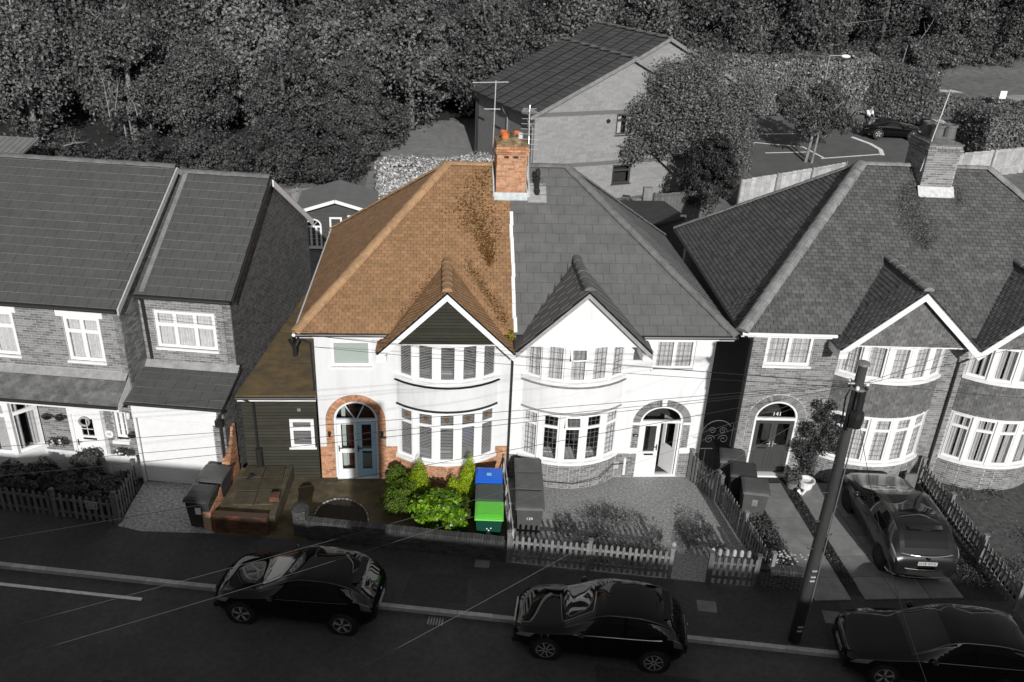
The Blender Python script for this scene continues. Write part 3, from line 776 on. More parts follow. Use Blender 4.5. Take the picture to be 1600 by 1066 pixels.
    mb = MB(); q0, q1 = sorted((X(bc-hb), X(bc+hb))); mb.box(q0, q1, 1.2, 1.22, z0g+.05, 2.6); mb.box(q0, q1, 1.2, 1.22, 2.8, zE-.1); mb.build('room_dark', M['interior'], T)
    # opening casements tilted out
    for (lv, k, zt0, zt1) in P.get('open', ()):
        p, q = Vector(pts[k]+(0,)), Vector(pts[k+1]+(0,)); dd = (q-p).normalized(); L = (q-p).length; ey = Vector((0, 0, 1)).cross(dd)
        hinge = p+dd*.08; hinge.z = zt1; tilt = R(28); dn = Vector((0, 0, -1))*math.cos(tilt)-ey*math.sin(tilt); out_ = dn.cross(dd).normalized()
        mb = MB(); w_, h_ = L-.16, zt1-zt0; f = .05
        def pb(x0, x1, y0, y1): mb.hexa([hinge+dd*x+dn*y-out_*t-ey*.03 for t in (0, .04) for y in (y0, y1) for x in (x0, x1)])
        pb(0, f, 0, h_); pb(w_-f, w_, 0, h_); pb(f, w_-f, 0, f); pb(f, w_-f, h_-f, h_); sh = mb.build('open_casement', M['white'], T)
        mb = MB(); mb.hexa([hinge+dd*x+dn*y-out_*t-ey*.03 for t in (.018, .022) for y in (f, h_-f) for x in (f, w_-f)]); mb.build('pane', M['glass'], sh)
        mb = MB()
        for i in (1, 2): mb.hexa([hinge+dd*x+dn*y-out_*t-ey*.03 for t in (.023, .026) for y in (f, h_-f) for x in (w_*i/3-.005, w_*i/3+.005)])
        mb.build('leading', M['leading'], sh)
    # first-floor window beside
    wu0, wu1, wz0, wz1 = P['win']; xa = min(X(wu0), X(wu1))
    window(T, (xa, 0, wz0), (1, 0, 0), abs(wu1-wu0), wz1-wz0, **P['winkw'])
    # ---- door
    fd = P['door']; fd(T, X(dc), dw, z0g, dsp, drise)
    # ---- roof
    k = (zR-zE)/(D/2+.0); rdep = D/2; le = P['le']          # ridge end u
    v_ = Vector((0, 1, k)).normalized(); sl = math.sqrt(1+k*k)
    zf = zE; yf = -oy; hr = (rdep+oy)                       # horizontal run of front slope
    kk = (zR-zE)/hr; vf = Vector((0, hr, zR-zE)).normalized(); lf = math.hypot(hr, zR-zE)
    # gable geometry
    gz, gez = P['gz'], P['gez']; gs = (gz-gez)/hg; gx = X(gc)
    vy = yf+(gz-zE)/kk; vh = (gz-zE)/gs                    # valley top y, half width at eave line
    Sf = lambda y: (y-yf)/hr*lf
    front_u = [(0, 0), (max(0, gc-vh), 0), (gc, Sf(vy)), (gc+vh, 0), (W+ox, 0), (le, lf), (0, lf)]
    if gc-vh < 0.02: front_u = [(0, Sf(yf+(gz-(gc)*gs-zE)/kk) if gc*gs < gz-zE else 0), (gc, Sf(vy)), (gc+vh, 0), (W+ox, 0), (le, lf), (0, lf)]
    def plane(O, u, v, poly, key):
        if u.cross(v).z < 0: u = -u; poly = [(-a, b) for a, b in poly]
        slab(T, 'roof', O, u, v, poly, .05, M['felt_under']); tile_plane(key, O, u, v, poly, *P['tile'])
    tp = Pieces()
    plane(Vector((X(0), yf, zE)), Vector((m, 0, 0)), vf, front_u, tp)
    # side hip
    xe = X(W+ox); xr = X(le); run = (W+ox-le); vs_ = Vector((-m*run, 0, zR-zE)).normalized(); ls = math.hypot(run, zR-zE); Dt = D+2*oy
    plane(Vector((xe, yf, zE)), Vector((0, 1, 0)), vs_, [(0, 0), (Dt, 0), (Dt/2, ls)], tp)
    # back
    plane(Vector((X(0), D+oy, zE)), Vector((m, 0, 0)), Vector((0, -hr, zR-zE)).normalized(), [(0, 0), (W+ox, 0), (le, lf), (0, lf)], tp)
    # gable slopes
    for sgn in (-1, 1):
        ge = math.hypot(hg, gz-gez); vv = Vector((-sgn*hg, 0, gz-gez)).normalized(); O = Vector((gx+sgn*hg, -pj-.24, gez)); y0 = 0; yl = -pj-.24
        Y = lambda y: y-yl
        zfrac = lambda z: (z-gez)/(gz-gez)*ge
        poly = [(0, 0), (Y(-.02), 0), (Y(yf), zfrac(zE)), (Y(vy), ge), (0, ge)]
        if gez > zE: poly = [(0, 0), (Y(yf+(gez-zE)/kk), 0), (Y(vy), ge), (0, ge)]
        lim = (gc if sgn*m < 0 else 99)
        if sgn*m < 0 and hg > gc:      # clip at the party wall
            f0 = (hg-gc)/hg*ge; yA = yf+(gez+(hg-gc)*gs-zE)/kk
            poly = [(0, f0), (Y(max(-.02, yA)), f0), (Y(vy), ge), (0, ge)]
        plane(O, Vector((0, 1, 0)), vv, poly, tp)
    tp.build('roof_tile', P['tilemat'], T, edge=P['edge'])
    rl = P['ridgemat']
    ridge_line(T, (gx, -pj-.25, gz+.02), (gx, vy, gz+.02), P.get('rr', .13), rl)
    ridge_line(T, (X(0), D/2, zR+.01), (xr, D/2, zR+.01), .13, rl)
    ridge_line(T, (xe, yf, zE+.02), (xr, D/2, zR+.02), P.get('hr', .15), P.get('hipmat', rl), name='hip_tile')
    ridge_line(T, (xe, D+oy, zE+.02), (xr, D/2, zR+.02), .12, P.get('hipmat', rl), name='hip_tile')
    # gable face
    yg = -pj-.03; zb0 = zuh+.07; hw = (gz-.05-zb0)/gs
    if P['gable'] == 'boards':
        pb = Pieces(); z = zb0
        while z < gz-.3:
            h2 = (gz-.1-(z+.07))/gs
            pb.box((gx-h2, yg-.012, z), (2*h2, 0, 0), (0, .03, .006), (0, -.004, .085)); z += .10
        pb.build('cladding_board', M['timber_olive'], T)
    mb = MB(); mb.add([(gx-hw, yg+.02, zb0), (gx+hw, yg+.02, zb0), (gx, yg+.02, gz-.05), (gx-hw, yg+.12, zb0), (gx+hw, yg+.12, zb0), (gx, yg+.12, gz-.05)], [(0, 1, 2), (3, 5, 4), (0, 3, 4, 1), (1, 4, 5, 2), (2, 5, 3, 0)])
    mb.build('gable_wall', wm if P['gable'] == 'render' else mm if P['gable'] == 'tiles' else M['timber_olive'], T)
    if P['gable'] == 'tiles':
        pg = Pieces(); tile_plane(pg, Vector((gx-hw, yg+.02, zb0)), Vector((1, 0, 0)), Vector((0, 0, 1)), [(0, 0), (2*hw, 0), (hw, hw*gs)], .20, .115, th=.034, gap=.010); pg.build('gable_tile', P['hung'], T, edge=M['edge_grey'])
    # cheeks of the gable box between the wall and the bay face
    mb = MB()
    for sgn in (-1, 1):
        xg = gx+sgn*(hw-.02); x0, x1 = sorted((xg, xg-sgn*.1)); mb.box(x0, x1, yg+.13, -.002, zb0-.02, zE-.05)
    mb.box(gx-hw, gx+hw, yg-.0, -.003, zb0-.045, zb0-.002)
    mb.build('soffit', M['white'], T)
    # bargeboards
    bd = P.get('bd', .2); ybb = -pj-.24
    for sgn in (-1, 1):
        if P['gable'] == 'render' and P.get('slimbarge'):
            bd2 = .13
        else: bd2 = bd
        mb = MB(); A = Vector((gx, ybb, gz-.03)); B = Vector((gx+sgn*hg, ybb, gez-.03)); dn = Vector((0, 0, -bd2*math.sqrt(1+gs*gs)))
        if sgn*m < 0 and hg > gc: t = gc/hg; B = A+(B-A)*t
        c = [A+dn, B+dn, A+dn+Vector((0, .035, 0)), B+dn+Vector((0, .035, 0)), A, B, A+Vector((0, .035, 0)), B+Vector((0, .035, 0))]
        if sgn < 0: c = [c[1], c[0], c[3], c[2], c[5], c[4], c[7], c[6]]
        mb.hexa(c); 
        # underside board closing the verge
        E_ = Vector((0, -ybb+yg, 0)); nrm = Vector((0, 0, .0)); c2 = [A+Vector((0, .036, -.10)), B+Vector((0, .036, -.10)), A+E_+Vector((0, 0, -.10)), B+E_+Vector((0, 0, -.10)), A+Vector((0, .036, -.07)), B+Vector((0, .036, -.07)), A+E_+Vector((0, 0, -.07)), B+E_+Vector((0, 0, -.07))]
        if sgn < 0: c2 = [c2[1], c2[0], c2[3], c2[2], c2[5], c2[4], c2[7], c2[6]]
        mb.hexa(c2); mb.build('bargeboard', P.get('bargemat', M['white']), T)
        # boxed foot of the gable
        if not (sgn*m < 0 and hg > gc):
            xq = gx+sgn*hg; x0, x1 = sorted((xq, xq-sgn*.28)); mb = MB(); mb.box(x0, x1, ybb+.04, .0-.003, gez-.30, gez-.08); mb.build('eaves_box', M['white'], T)
    # gutters, fascia, downpipes
    u0 = gc+vh+.12; xa, xb = sorted((X(u0), X(W+ox-.02)))
    mb = MB(); mb.box(xa, xb, yf+.05, -.003, zE-.17, zE-.04); mb.build('fascia', M['white'], T)
    mb = MB(); mb.tube([(xa, yf-.02, zE-.045), (xb, yf-.02, zE-.045)], .055, 8); mb.build('gutter', P.get('guttermat', M['gutter']), T)
    xg = X(W+ox)+m*.03; mb = MB(); mb.tube([(xg, yf-.02, zE-.045), (xg, D+oy, zE-.045)], .055, 8); mb.build('side_gutter', P.get('sidegutter', M['white']), T)
    x0, x1 = sorted((X(W+.003), X(W+ox-.03))); mb = MB(); mb.box(x0, x1, yf+.05, D+oy-.05, zE-.15, zE-.05); mb.build('side_fascia', M['white'], T)
    pc.build('brick', bm, T)
    for f in P.get('pipes', ()):
        mb = MB(); mb.tube([(p[0], p[1], p[2]) for p in f], .038, 8); mb.build('downpipe', P.get('pipemat', M['gutter']), T)
    return T, X

def door_parts(T, x, dw, z0, dsp, drise, frame, fanbars=(), fan=True):
    """white arched frame with fanlight"""
    mb = MB(); f = .07
    mb.box(x-dw+.005, x-dw+f, .03, .13, z0, dsp); mb.box(x+dw-f, x+dw-.005, .03, .13, z0, dsp); mb.box(x-dw+f, x+dw-f, .03, .13, dsp-.06, dsp+.02); mb.box(x-dw+f, x+dw-f, .03, .13, z0, z0+.06)
    k = 24
    for i in range(k):
        t0, t1 = math.pi*i/k, math.pi*(i+1)/k; c = []
        for yy in (.028, .13):
            for (tt, r) in ((t1, f), (t0, f), (t1, .005), (t0, .005)): c.append((x+math.cos(tt)*(dw-r), yy, dsp+math.sin(tt)*(drise-r)))
        mb.hexa([c[0], c[1], c[4], c[5], c[2], c[3], c[6], c[7]])
    for (xa, za, xb, zb) in fanbars: mb.bar((x+xa, .06, dsp+za), (x+xb, .06, dsp+zb), .03, .03, up=Vector((0, 1, 0)))
    D = mb.build('door_frame', frame, T)
    mb = MB(); pts = [(x+math.cos(math.pi*i/k)*(dw-f), dsp+math.sin(math.pi*i/k)*(drise-f)) for i in range(k+1)]
    mb.add([(p[0], .08, p[1]) for p in pts]+[(p[0], .086, p[1]) for p in pts], [tuple(range(k+1)), tuple(range(k+1, 2*k+2))[::-1]]); mb.build('fanlight', M['glass'], D)
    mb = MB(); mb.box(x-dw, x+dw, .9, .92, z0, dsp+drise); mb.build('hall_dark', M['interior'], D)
    return D
def leaf_door(D, O, ex, w, h, m, glass=(.12, .12, .95, .3), low=None, handle=1, letter=True, name='door', panel=None):
    """door leaf with glazed upper part. glass=(margin left, right, bottom z, top margin)"""
    O = Vector(O); ex = Vector(ex).normalized(); ey = Vector((0, 0, 1)).cross(ex); gl, gr, gb, gt = glass; mb = MB(); P = lambda a, b, c, d, y0=0, y1=.05: mb.obox(O, ex, ey, a, b, y0, y1, c, d)
    P(0, gl, 0, h); P(w-gr, w, 0, h); P(gl, w-gr, h-gt, h)
    if low:
        lb, lt = low; P(gl, w-gr, 0, lb); P(gl, w-gr, lt, gb)
    else: P(gl, w-gr, 0, gb)
    if panel:
        a, b, c, d = panel; P(a, b, c, c+.03, -.012, .0); P(a, b, d-.03, d, -.012, 0); P(a, a+.03, c+.03, d-.03, -.012, 0); P(b-.03, b, c+.03, d-.03, -.012, 0)
    L = mb.build(name, m, D)
    mb = MB(); mb.obox(O, ex, ey, gl, w-gr, .02, .026, gb, h-gt)
    if low: mb.obox(O, ex, ey, gl, w-gr, .02, .026, low[0], low[1])
    mb.build('pane', M['glass'], L)
    mb = MB(); hx = w-.05 if handle > 0 else .05; mb.obox(O, ex, ey, hx-.015, hx+.015, -.03, 0, .95, 1.15); mb.obox(O, ex, ey, min(hx, hx-handle*.11), max(hx, hx-handle*.11), -.05, -.03, 1.06, 1.085); mb.build('handle', M['black'] if m is not M['door_grey'] else M['metal'], L)
    if letter:
        mb = MB(); mb.obox(O, ex, ey, w*.28, w*.78, -.012, 0, gb-.13, gb-.07); mb.build('letterbox', M['black'], L)
    return L

def door_brown(T, x, dw, z0, dsp, drise):
    D = door_parts(T, x, dw, z0, dsp, drise, mat('frame_white_shade_tint', (.70, .75, .79), .35), ((-.32, .52, -.03, .02), (.27, .55, .03, .02)))  # frame white carries a little of the same painted shade blue
    w_ = dw-.08
    leaf_door(D, (x-dw+.075, .04, z0+.06), (1, 0, 0), w_, dsp-.12-z0, M['white'], (.13, .07, 1.02, .1), low=(.28, .88), letter=False, handle=-1, name='side_light')
    leaf_door(D, (x+.0, .035, z0+.06), (1, 0, 0), w_, dsp-.12-z0, M['door_shade_blue'], (.16, .13, 1.02, .1), low=(.28, .88), handle=-1)
    mb = MB(); mb.box(x-.3, x-.05, .5, .55, z0, dsp+.3); mb.build('inner_door', M['interior_warm'], D); mb = MB(); mb.box(x+.1, x+dw-.1, .5, .54, z0+.9, dsp+.1); mb.build('inner_door', M['interior_warm'], D); mb = MB(); mb.box(x-.48, x-.36, .5, .55, z0+.1, dsp+.2); mb.build('hall_trim', M['blind_roller'], D); mb = MB(); mb.box(x-.6, x+.6, .6, .62, z0, z0+.85); mb.build('hall_panel', M['blind_roller'], D)
    for sx in (-1, 1):
        q = x+sx*(dw+.13); mb = MB(); mb.box(q-.03, q+.03, -.05, -.018, dsp-.42, dsp-.36); mb.lathe((q, -.10, dsp-.52), [(.03, 0), (.055, .14), (.05, .16), (.02, .18)], 8); mb.build('wall_lantern', M['black'], T)
    mb = MB(); mb.box(x+dw+.05, x+dw+.25, -.035, -.017, dsp-.62, dsp-.55); mb.build('number_plaque', mat('plaque_blue', (.02, .06, .12), .4), T)
def door_grey_semi(T, x, dw, z0, dsp, drise):
    D = door_parts(T, x, dw, z0, dsp, drise, M['white'])
    w_ = dw-.08
    leaf_door(D, (x-dw+.075, .04, z0+.06), (1, 0, 0), w_, dsp-.12-z0, M['white'], (.12, .12, .88, .1), handle=1, panel=(.12, w_-.12, .1, .7))
    a = R(58)        # right leaf stands open into the hall
    leaf_door(D, (x+dw-.09, .06, z0+.06), (-math.cos(a), math.sin(a), 0), w_, dsp-.12-z0, M['white'], (.12, .12, .95, .1), handle=1, letter=False, panel=(.12, w_-.12, .15, .8), name='open_door')
    mb = MB(); mb.box(x-dw-.2, x-dw-.02, -.035, -.014, dsp-.52, dsp-.42)
    mb.add([(x-dw-.16, -.034, dsp-.42), (x-dw-.06, -.034, dsp-.42), (x-dw-.11, -.034, dsp-.385)], [(0, 1, 2)]); mb.build('number_plaque', M['print_black'], T)
    text_obj('139', .07, M['print_white'], T, basis((x-dw-.11, -.036, dsp-.47), (1, 0, 0), (0, 0, 1), (0, -1, 0)))
def door_dark(T, x, dw, z0, dsp, drise):
    D = door_parts(T, x, dw, z0, dsp, drise, M['white'])
    w_ = dw-.075
    leaf_door(D, (x-dw+.07, .04, z0+.14), (1, 0, 0), w_, dsp-.2-z0, M['door_grey'], (.13, .1, 1.0, .12), handle=1, panel=(.13, w_-.1, .1, .78))
    leaf_door(D, (x+.0, .04, z0+.14), (1, 0, 0), w_, dsp-.2-z0, M['door_grey'], (.1, .13, 1.0, .12), handle=-1, letter=False, panel=(.1, w_-.13, .1, .78))
    mb = MB(); mb.box(x-dw-.02, x+dw+.02, -.12, .02, z0-.04, z0+.07); mb.build('door_step', M['white'], T)
    text_obj('141', .2, M['print_white'], D, basis((x+.02, .07, dsp+.15), (1, 0, 0), (0, 0, 1), (0, -1, 0)))

# brown-roofed half
def bayw_brown(lv, k): return dict(style='blind')
A_, XA = semi(dict(label='white rendered semi-detached house with the brown tiled roof, olive boarded gable and orange brick arch', loc=(0, 0, 0), rz=0, px=-.12, m=-1, rendered=True,
    wallmat=M['render_grey'], brick=M['brick_orange'], mortar=M['cream_mortar'], zplinth=1.2, pier0=1.1, W=5.75, D=8.7, zE=5.13, zR=8.9, gc=1.96, hg=1.97, bc=1.92, hb=1.5, pj=.58,
    zs=1.0, zh=2.72, zus=3.75, zuh=4.93, dc=4.66, dw=.66, dsp=2.12, drise=.66, double=True, win=(4.12, 5.3, 3.95, 4.92), winkw=dict(cols=1, transom=.16, style='roller', fw=.07, backing=True),
    bayw=bayw_brown, stained=True, strip=M['gutter'], door=door_brown, tile=(.19, .115, .024, .010), tilemat=M['tile_brown'], edge=M['edge_brown'], ridgemat=M['ridge_brown'], le=1.93, gz=6.68, gez=4.78, gable='boards', bd=.17,
    hr=.17, rr=.14, pipes=[[(-6.3, -.22, 5.05), (-6.25, -.15, 4.92), (-5.95, -.07, 4.75), (-5.92, -.07, 3.2)], [(-.22, -.3, 4.72), (-.13, -.07, 4.45), (-.13, -.07, .05)]]))
def bayw_grey(lv, k):
    return dict(style='net' if lv == 1 else ('none' if k in (1, 2, 3) else 'net'), leaded=.16 if True else 0)
B_, XB = semi(dict(label='white rendered semi-detached house with the grey tiled roof and its front door open', loc=(0, 0, 0), rz=0, px=-.12, m=1, rendered=True,
    wallmat=M['render'], brick=M['brick_grey'], mortar=M['mortar'], zplinth=.9, pier0=1.1, W=6.08, D=8.7, zE=5.13, zR=8.9, gc=1.96, hg=2.0, bc=1.87, hb=1.53, pj=.6,
    zs=1.0, zh=2.66, zus=3.78, zuh=4.93, dc=4.76, dw=.68, dsp=2.05, drise=.56, keystone=True, win=(4.24, 5.48, 3.92, 4.9), winkw=dict(cols=2, style='net', leaded=.15, fw=.06),
    bayw=bayw_grey, strip=M['lead'], door=door_grey_semi, tile=(.42, .345, .034, .007), tilemat=M['tile_slate'], edge=M['edge_grey'], ridgemat=M['ridge_grey'], le=1.85, gz=6.76, gez=4.86, gable='render', slimbarge=True, bargemat=mat('verge_tile_pale', g(.30), .85, var=.2, scale=6),
    open=((0, 2, 2.22, 2.6), (1, 2, 4.5, 4.88)), rr=.15, hr=.16, sidegutter=M['gutter'], pipes=[]))
FR = (7.12, .1, 0); FRa = R(-2.5)
def bayw_r(lv, k): return dict(style='net', leaded=.15)
def bayw_r2(lv, k): return dict(style='curtain')
common = dict(loc=FR, rz=FRa, rendered=False, wallmat=M['brick_grey'], brick=M['brick_grey'], mortar=M['mortar'], hung=mat('hung_tile_grey', g(.13), .85, var=.25, scale=5, tone=.22, bump=.4), z0=-.0, zplinth=.9, W=6.5, D=9.2, zE=5.22, zR=9.2, pj=.62, zs=.98, zh=2.6, zus=3.92, zuh=5.02,
    tile=(.23, .135, .034, .014), tilemat=M['tile_old'], edge=M['edge_grey'], ridgemat=M['ridge_light'], gz=6.93, gez=5.02, gable='tiles', dsp=2.12, drise=.64, dw=.69, dc=5.3, win=(4.64, 6.06, 4.03, 5.03))
C_, XC = semi(dict(common, label='brick semi-detached house with tile-hung bay, right of the grey-roofed house', px=6.5, m=-1, gc=2.06, hg=2.14, bc=2.15, hb=1.62, door=door_dark, bayw=bayw_r, winkw=dict(cols=2, style='net', leaded=.17), le=2.3, bd=.2, sidegutter=M['gutter'], guttermat=M['white'], rr=.15, hr=.2,
    pipes=[[(6.5, -.4, 4.6), (6.47, -.07, 4.3), (6.47, -.07, .05)], [(-.35, -.2, 5.1), (-.05, -.06, 4.9), (-.05, -.06, .1)]]))
D_, XD = semi(dict(common, label='brick semi-detached house cut off by the right edge of the photo', px=6.5, m=1, gc=2.08, hg=2.14, bc=1.87, hb=1.62, door=door_dark, bayw=bayw_r2, winkw=dict(cols=2, style='net'), le=2.0, bd=.2, rr=.15, hr=.16, guttermat=M['white']))

# ---- chimneys
def chimney(T, x0, x1, y0, y1, zb, zt, bm, mm, fl, pots, name='chimney'):
    mb = MB(); mb.box(x0, x1, y0, y1, zb, zt); ch = mb.build(name, mm, T); pc = Pieces()
    tr = lambda s, z: True
    ru_ = bricks
    ru_(pc, (x0, y0, zb), Vector((1, 0, 0)), Vector((0, -1, 0)), x1-x0, zb, zt, tr); ru_(pc, (x0, y1, zb), Vector((0, -1, 0)), Vector((-1, 0, 0)), y1-y0, zb, zt, tr)
    ru_(pc, (x1, y0, zb), Vector((0, 1, 0)), Vector((1, 0, 0)), y1-y0, zb, zt, tr)
    # corbel courses
    for i, e in enumerate((.03, .055, .03)):
        z = zt-.24+i*.077
        for (P0, d, n, L) in (((x0-e, y0, z), (1, 0, 0), (0, -1, 0), x1-x0+2*e), ((x0, y1, z), (0, -1, 0), (-1, 0, 0), y1-y0), ((x1, y0, z), (0, 1, 0), (1, 0, 0), y1-y0)):
            ru_(pc, P0, Vector(d), Vector(n), L, z, z+.066, tr, proud=e+.007, depth=e+.02, off=.1*i)
    pc.build('brick', bm, ch, limit=200)
    mb = MB(); mb.box(x0-.03, x1+.03, y0-.03, y1+.03, zt+.002, zt+.06); nx, ny = 12, 10; k = len(mb.v)
    for j in range(ny+1):
        for i in range(nx+1):
            fx, fy = i/nx, j/ny; hgt = .16*min(1, 3.2*min(fx, 1-fx, fy, 1-fy))+random.uniform(-.012, .012); mb.v.append((x0-.03+(x1-x0+.06)*fx, y0-.03+(y1-y0+.06)*fy, zt+.062+max(0, hgt)))
    for j in range(ny):
        for i in range(nx): a = k+j*(nx+1)+i; mb.f.append((a, a+1, a+nx+2, a+nx+1))
    mb.build('flaunching', fl, ch)
    for (x, y, r, h, m_) in pots:
        mb = MB(); z = zt+.18; mb.lathe((x, y, z), [(r*1.05, 0), (r, h*.1), (r*.95, h*.8), (r*1.12, h*.82), (r*1.12, h), (r*.8, h), (r*.75, h*.3)], 14); mb.build('chimney_pot', m_, ch, smooth=False)
    return ch
chA = chimney(A_, -.57, .36, 3.42, 4.4, 7.7, 9.72, M['brick_orange'], M['cream_mortar'], M['flaunch'], [(-.32, 3.75, .12, .14, M['terracotta']), (.08, 4.15, .12, .12, M['terracotta']), (-.34, 4.15, .11, .14, M['terracotta']), (.14, 3.72, .08, .17, M['pot_pale'])])
mb = MB(); mb.box(-.58, -.5+.2, 3.40, 3.41, 9.36, 9.42); 
mb = MB()
for x in (-.28, -.0): mb.box(x-.07, x+.07, 3.395, 3.41, 9.36, 9.43)
mb.build('vent_hole', M['print_black'], chA)
mb = MB(); kk = 3.77/4.59; fz = lambda y: 5.13+kk*(y+.24)
mb.hexa([(x, y, z) for (y, zz) in ((3.30, fz(3.30)+.03), (3.41, fz(3.41)+.12)) for z in (zz, zz+.04) for x in (-.62, .41)])
mb.build('lead_apron', M['leadc'], chA)
for xs_ in ((-.66, -.61), (.39, .5)):
    mb = MB()
    for y in np.arange(3.4, 4.3, .15): mb.hexa([(x, yy, fz(yy)+dz) for yy in (y, y+.15) for dz in (.02, .13) for x in xs_])
    mb.build('lead_soaker', M['leadc'], chA)
chC = chimney(C_, 5.93, 6.98, 3.82, 5.15, 8.2, 10.05, M['brick_grey'], mat('mortar_bright', g(.42), .9, var=.2, scale=8), M['flaunch_g'], [(6.25, 4.2, .19, .42, M['pot_grey']), (6.7, 4.3, .2, .42, M['pot_grey']), (6.25, 4.8, .19, .4, M['pot_grey']), (6.7, 4.85, .2, .4, M['pot_grey'])])
mb = MB(); 
fzc = lambda y: 5.22+(3.98/4.84)*(y+.24)
for y0, y1, x0, x1 in ((3.62, 3.83, 5.86, 7.05),): mb.hexa([(x, y, z) for (y, zz) in ((y0, fzc(y0)+.03), (y1, fzc(y1)+.14)) for z in (zz, zz+.05) for x in (x0, x1)])
mb.build('lead_apron', mat('mortar_fillet', g(.55), .9, var=.2, scale=9, bump=.5), chC)
# white sealing strip along the party line
mb = MB(); yy = -.2; pts = []
while yy < 3.3: pts.append(yy); yy += .35
for a, b in zip(pts[:-1], pts[1:]):
    j = random.uniform(-.015, .015); mb.hexa([(x+j, y, fz(y)+dz) for y in (a, b+.02) for dz in (.025, .055) for x in (-.16, -.06)])
mb.build('sealing_strip', M['white'], A_)
# black soil vent pipe on the grey roof
mb = MB(); b = Vector((.72, 3.55, fz(3.55))); mb.lathe(b, [(.10, -.1), (.10, .12), (.075, .16), (.075, .42), (.10, .44), (.10, .5), (.06, .54), (.09, .6), (.07, .75), (.03, .8)], 12); mb.build('vent_pipe', M['black'], B_)
mb = MB(); mb.hexa([(x, y, fz(y)+dz) for y in (3.25, 3.8) for dz in (.03, .045) for x in (.42, 1.02)]); mb.build('vent_slate', M['lead'], B_)
# unit vents and cable on facade
mb = MB(); mb.tube([(3.6, -.03, .75), (3.6, -.05, .15)], .05, 8); mb.build('waste_pipe', M['white'], B_)
mb = MB(); mb.box(3.25, 3.42, -.03, -.012, .35, .6); mb.build('air_brick', M['mortar'], B_)
mb = MB(); mb.tube([(.45, -.15, .45), (1.0, -.62, .28), (1.9, -.72, .26), (2.7, -.6, .36), (3.2, -.15, .58), (3.7, -.04, .55)], .012, 6); mb.build('cable', M['wire'], B_)

# ================================================================== left-hand house (own frame)
LO = (-11.18, -.06, 0); La = R(-8.5)
LH = thing('brick_house', 'dark brick house with white garage door and low tiled canopies at left', 'house', LO, La)
Xd, Yn = Vector((1, 0, 0)), Vector((0, -1, 0))
pcL = Pieces(); zE_ = 5.73
mw = [(-4.55, -3.2, 3.95, 5.32), (-1.74, -.68, 3.93, 5.32)]
main_h = [(s+8, e+8, a, b) for s, e, a, b in mw]
# main front wall: upper part and ground floor
gdoor = (-2.08, -1.2, .05, 2.25); swin = (-.78, -.4, 1.35, 2.3); bayL = (-5.4, -3.05, .9, 2.75)
hs = main_h + [(q[0]+8, q[1]+8, q[2], q[3]) for q in (gdoor, swin, bayL)]
wall(LH, (-8, .2, -.1), Xd, Yn, 7.95, -.1, zE_-.02, .25, hs, M['mortar'])
bricks(pcL, (-8, .2, .78), Xd, Yn, 7.95, .78, zE_-.05, lambda s, z: nohole(hs+[(5.84, 6.92, .0, 2.8)])(s, z) and not (3.05 < z < 3.66) and (z > .9 or s < 99))
mb = MB(); mb.box(-8, -2.08, .165, .198, 0, .78); mb.box(-1.2, -.05, .165, .198, 0, .78); mb.build('rendered_plinth', M['render'], LH)
def gtop(s): return zE_-.05+max(0, .612*min(s, 9.1-s))
# main return wall facing the garage extension
pcf = Pieces()
bricks(pcL, (-.045, .2, 3.0), Vector((0, 1, 0)), Vector((1, 0, 0)), 9.0, 3.0, 8.6, lambda s, z: z < gtop(s)-.04 and (s < 1.4 or z > 5.3))
mb = MB(); k = 12
for i in range(k):
    s0, s1 = 9.0*i/k, 9.0*(i+1)/k; mb.hexa([(x, .2+s, z) for (z0_, z1_) in ((0, 1),) for (zz) in (0, 1) for s in (s0, s1) for x in (-.25, -.05) for z in [(3.0 if zz == 0 else gtop(s)-.02)]])
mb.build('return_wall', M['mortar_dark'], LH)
# garage extension front: lower and upper
wall(LH, (-.04, 0, -.1), Xd, Yn, 2.73, -.1, 2.85, .2, [(.08, 2.36, .0, 2.32)], M['mortar'])
bricks(pcL, (-.04, 0, 0), Xd, Yn, 2.73, .02, 2.4, lambda s, z: s > 2.36 and z < 2.5)
mb = MB(); mb.box(-.04, 2.5, -.045, -.003, 2.3, 2.75); mb.box(-.04, .04, -.03, -.002, 0, 2.3); mb.box(2.3, 2.5, -.09, -.046, 2.26, 2.56); mb.build('lintel_board', M['white'], LH)
gd = MB(); gd.box(.05, 2.3, .06, .09, 0, 2.3); G_ = gd.build('garage_door', M['white'], LH); pz = Pieces(); z = .02
while z < 2.27: pz.box((.05, .052, z), (2.25, 0, 0), (0, .012, 0), (0, -.006, .066)); z += .074
pz.build('door_slat', M['white'], G_)
wall(LH, (-.04, 1.3, 2.9), Xd, Yn, 2.73, 2.9, zE_-.02, .25, [(.40, 2.22, 3.98, 5.18)], M['mortar'])
bricks(pcL, (-.04, 1.3, 3.5), Xd, Yn, 2.73, 3.55, zE_-.05, nohole([(.40, 2.22, 3.98, 5.18)]))
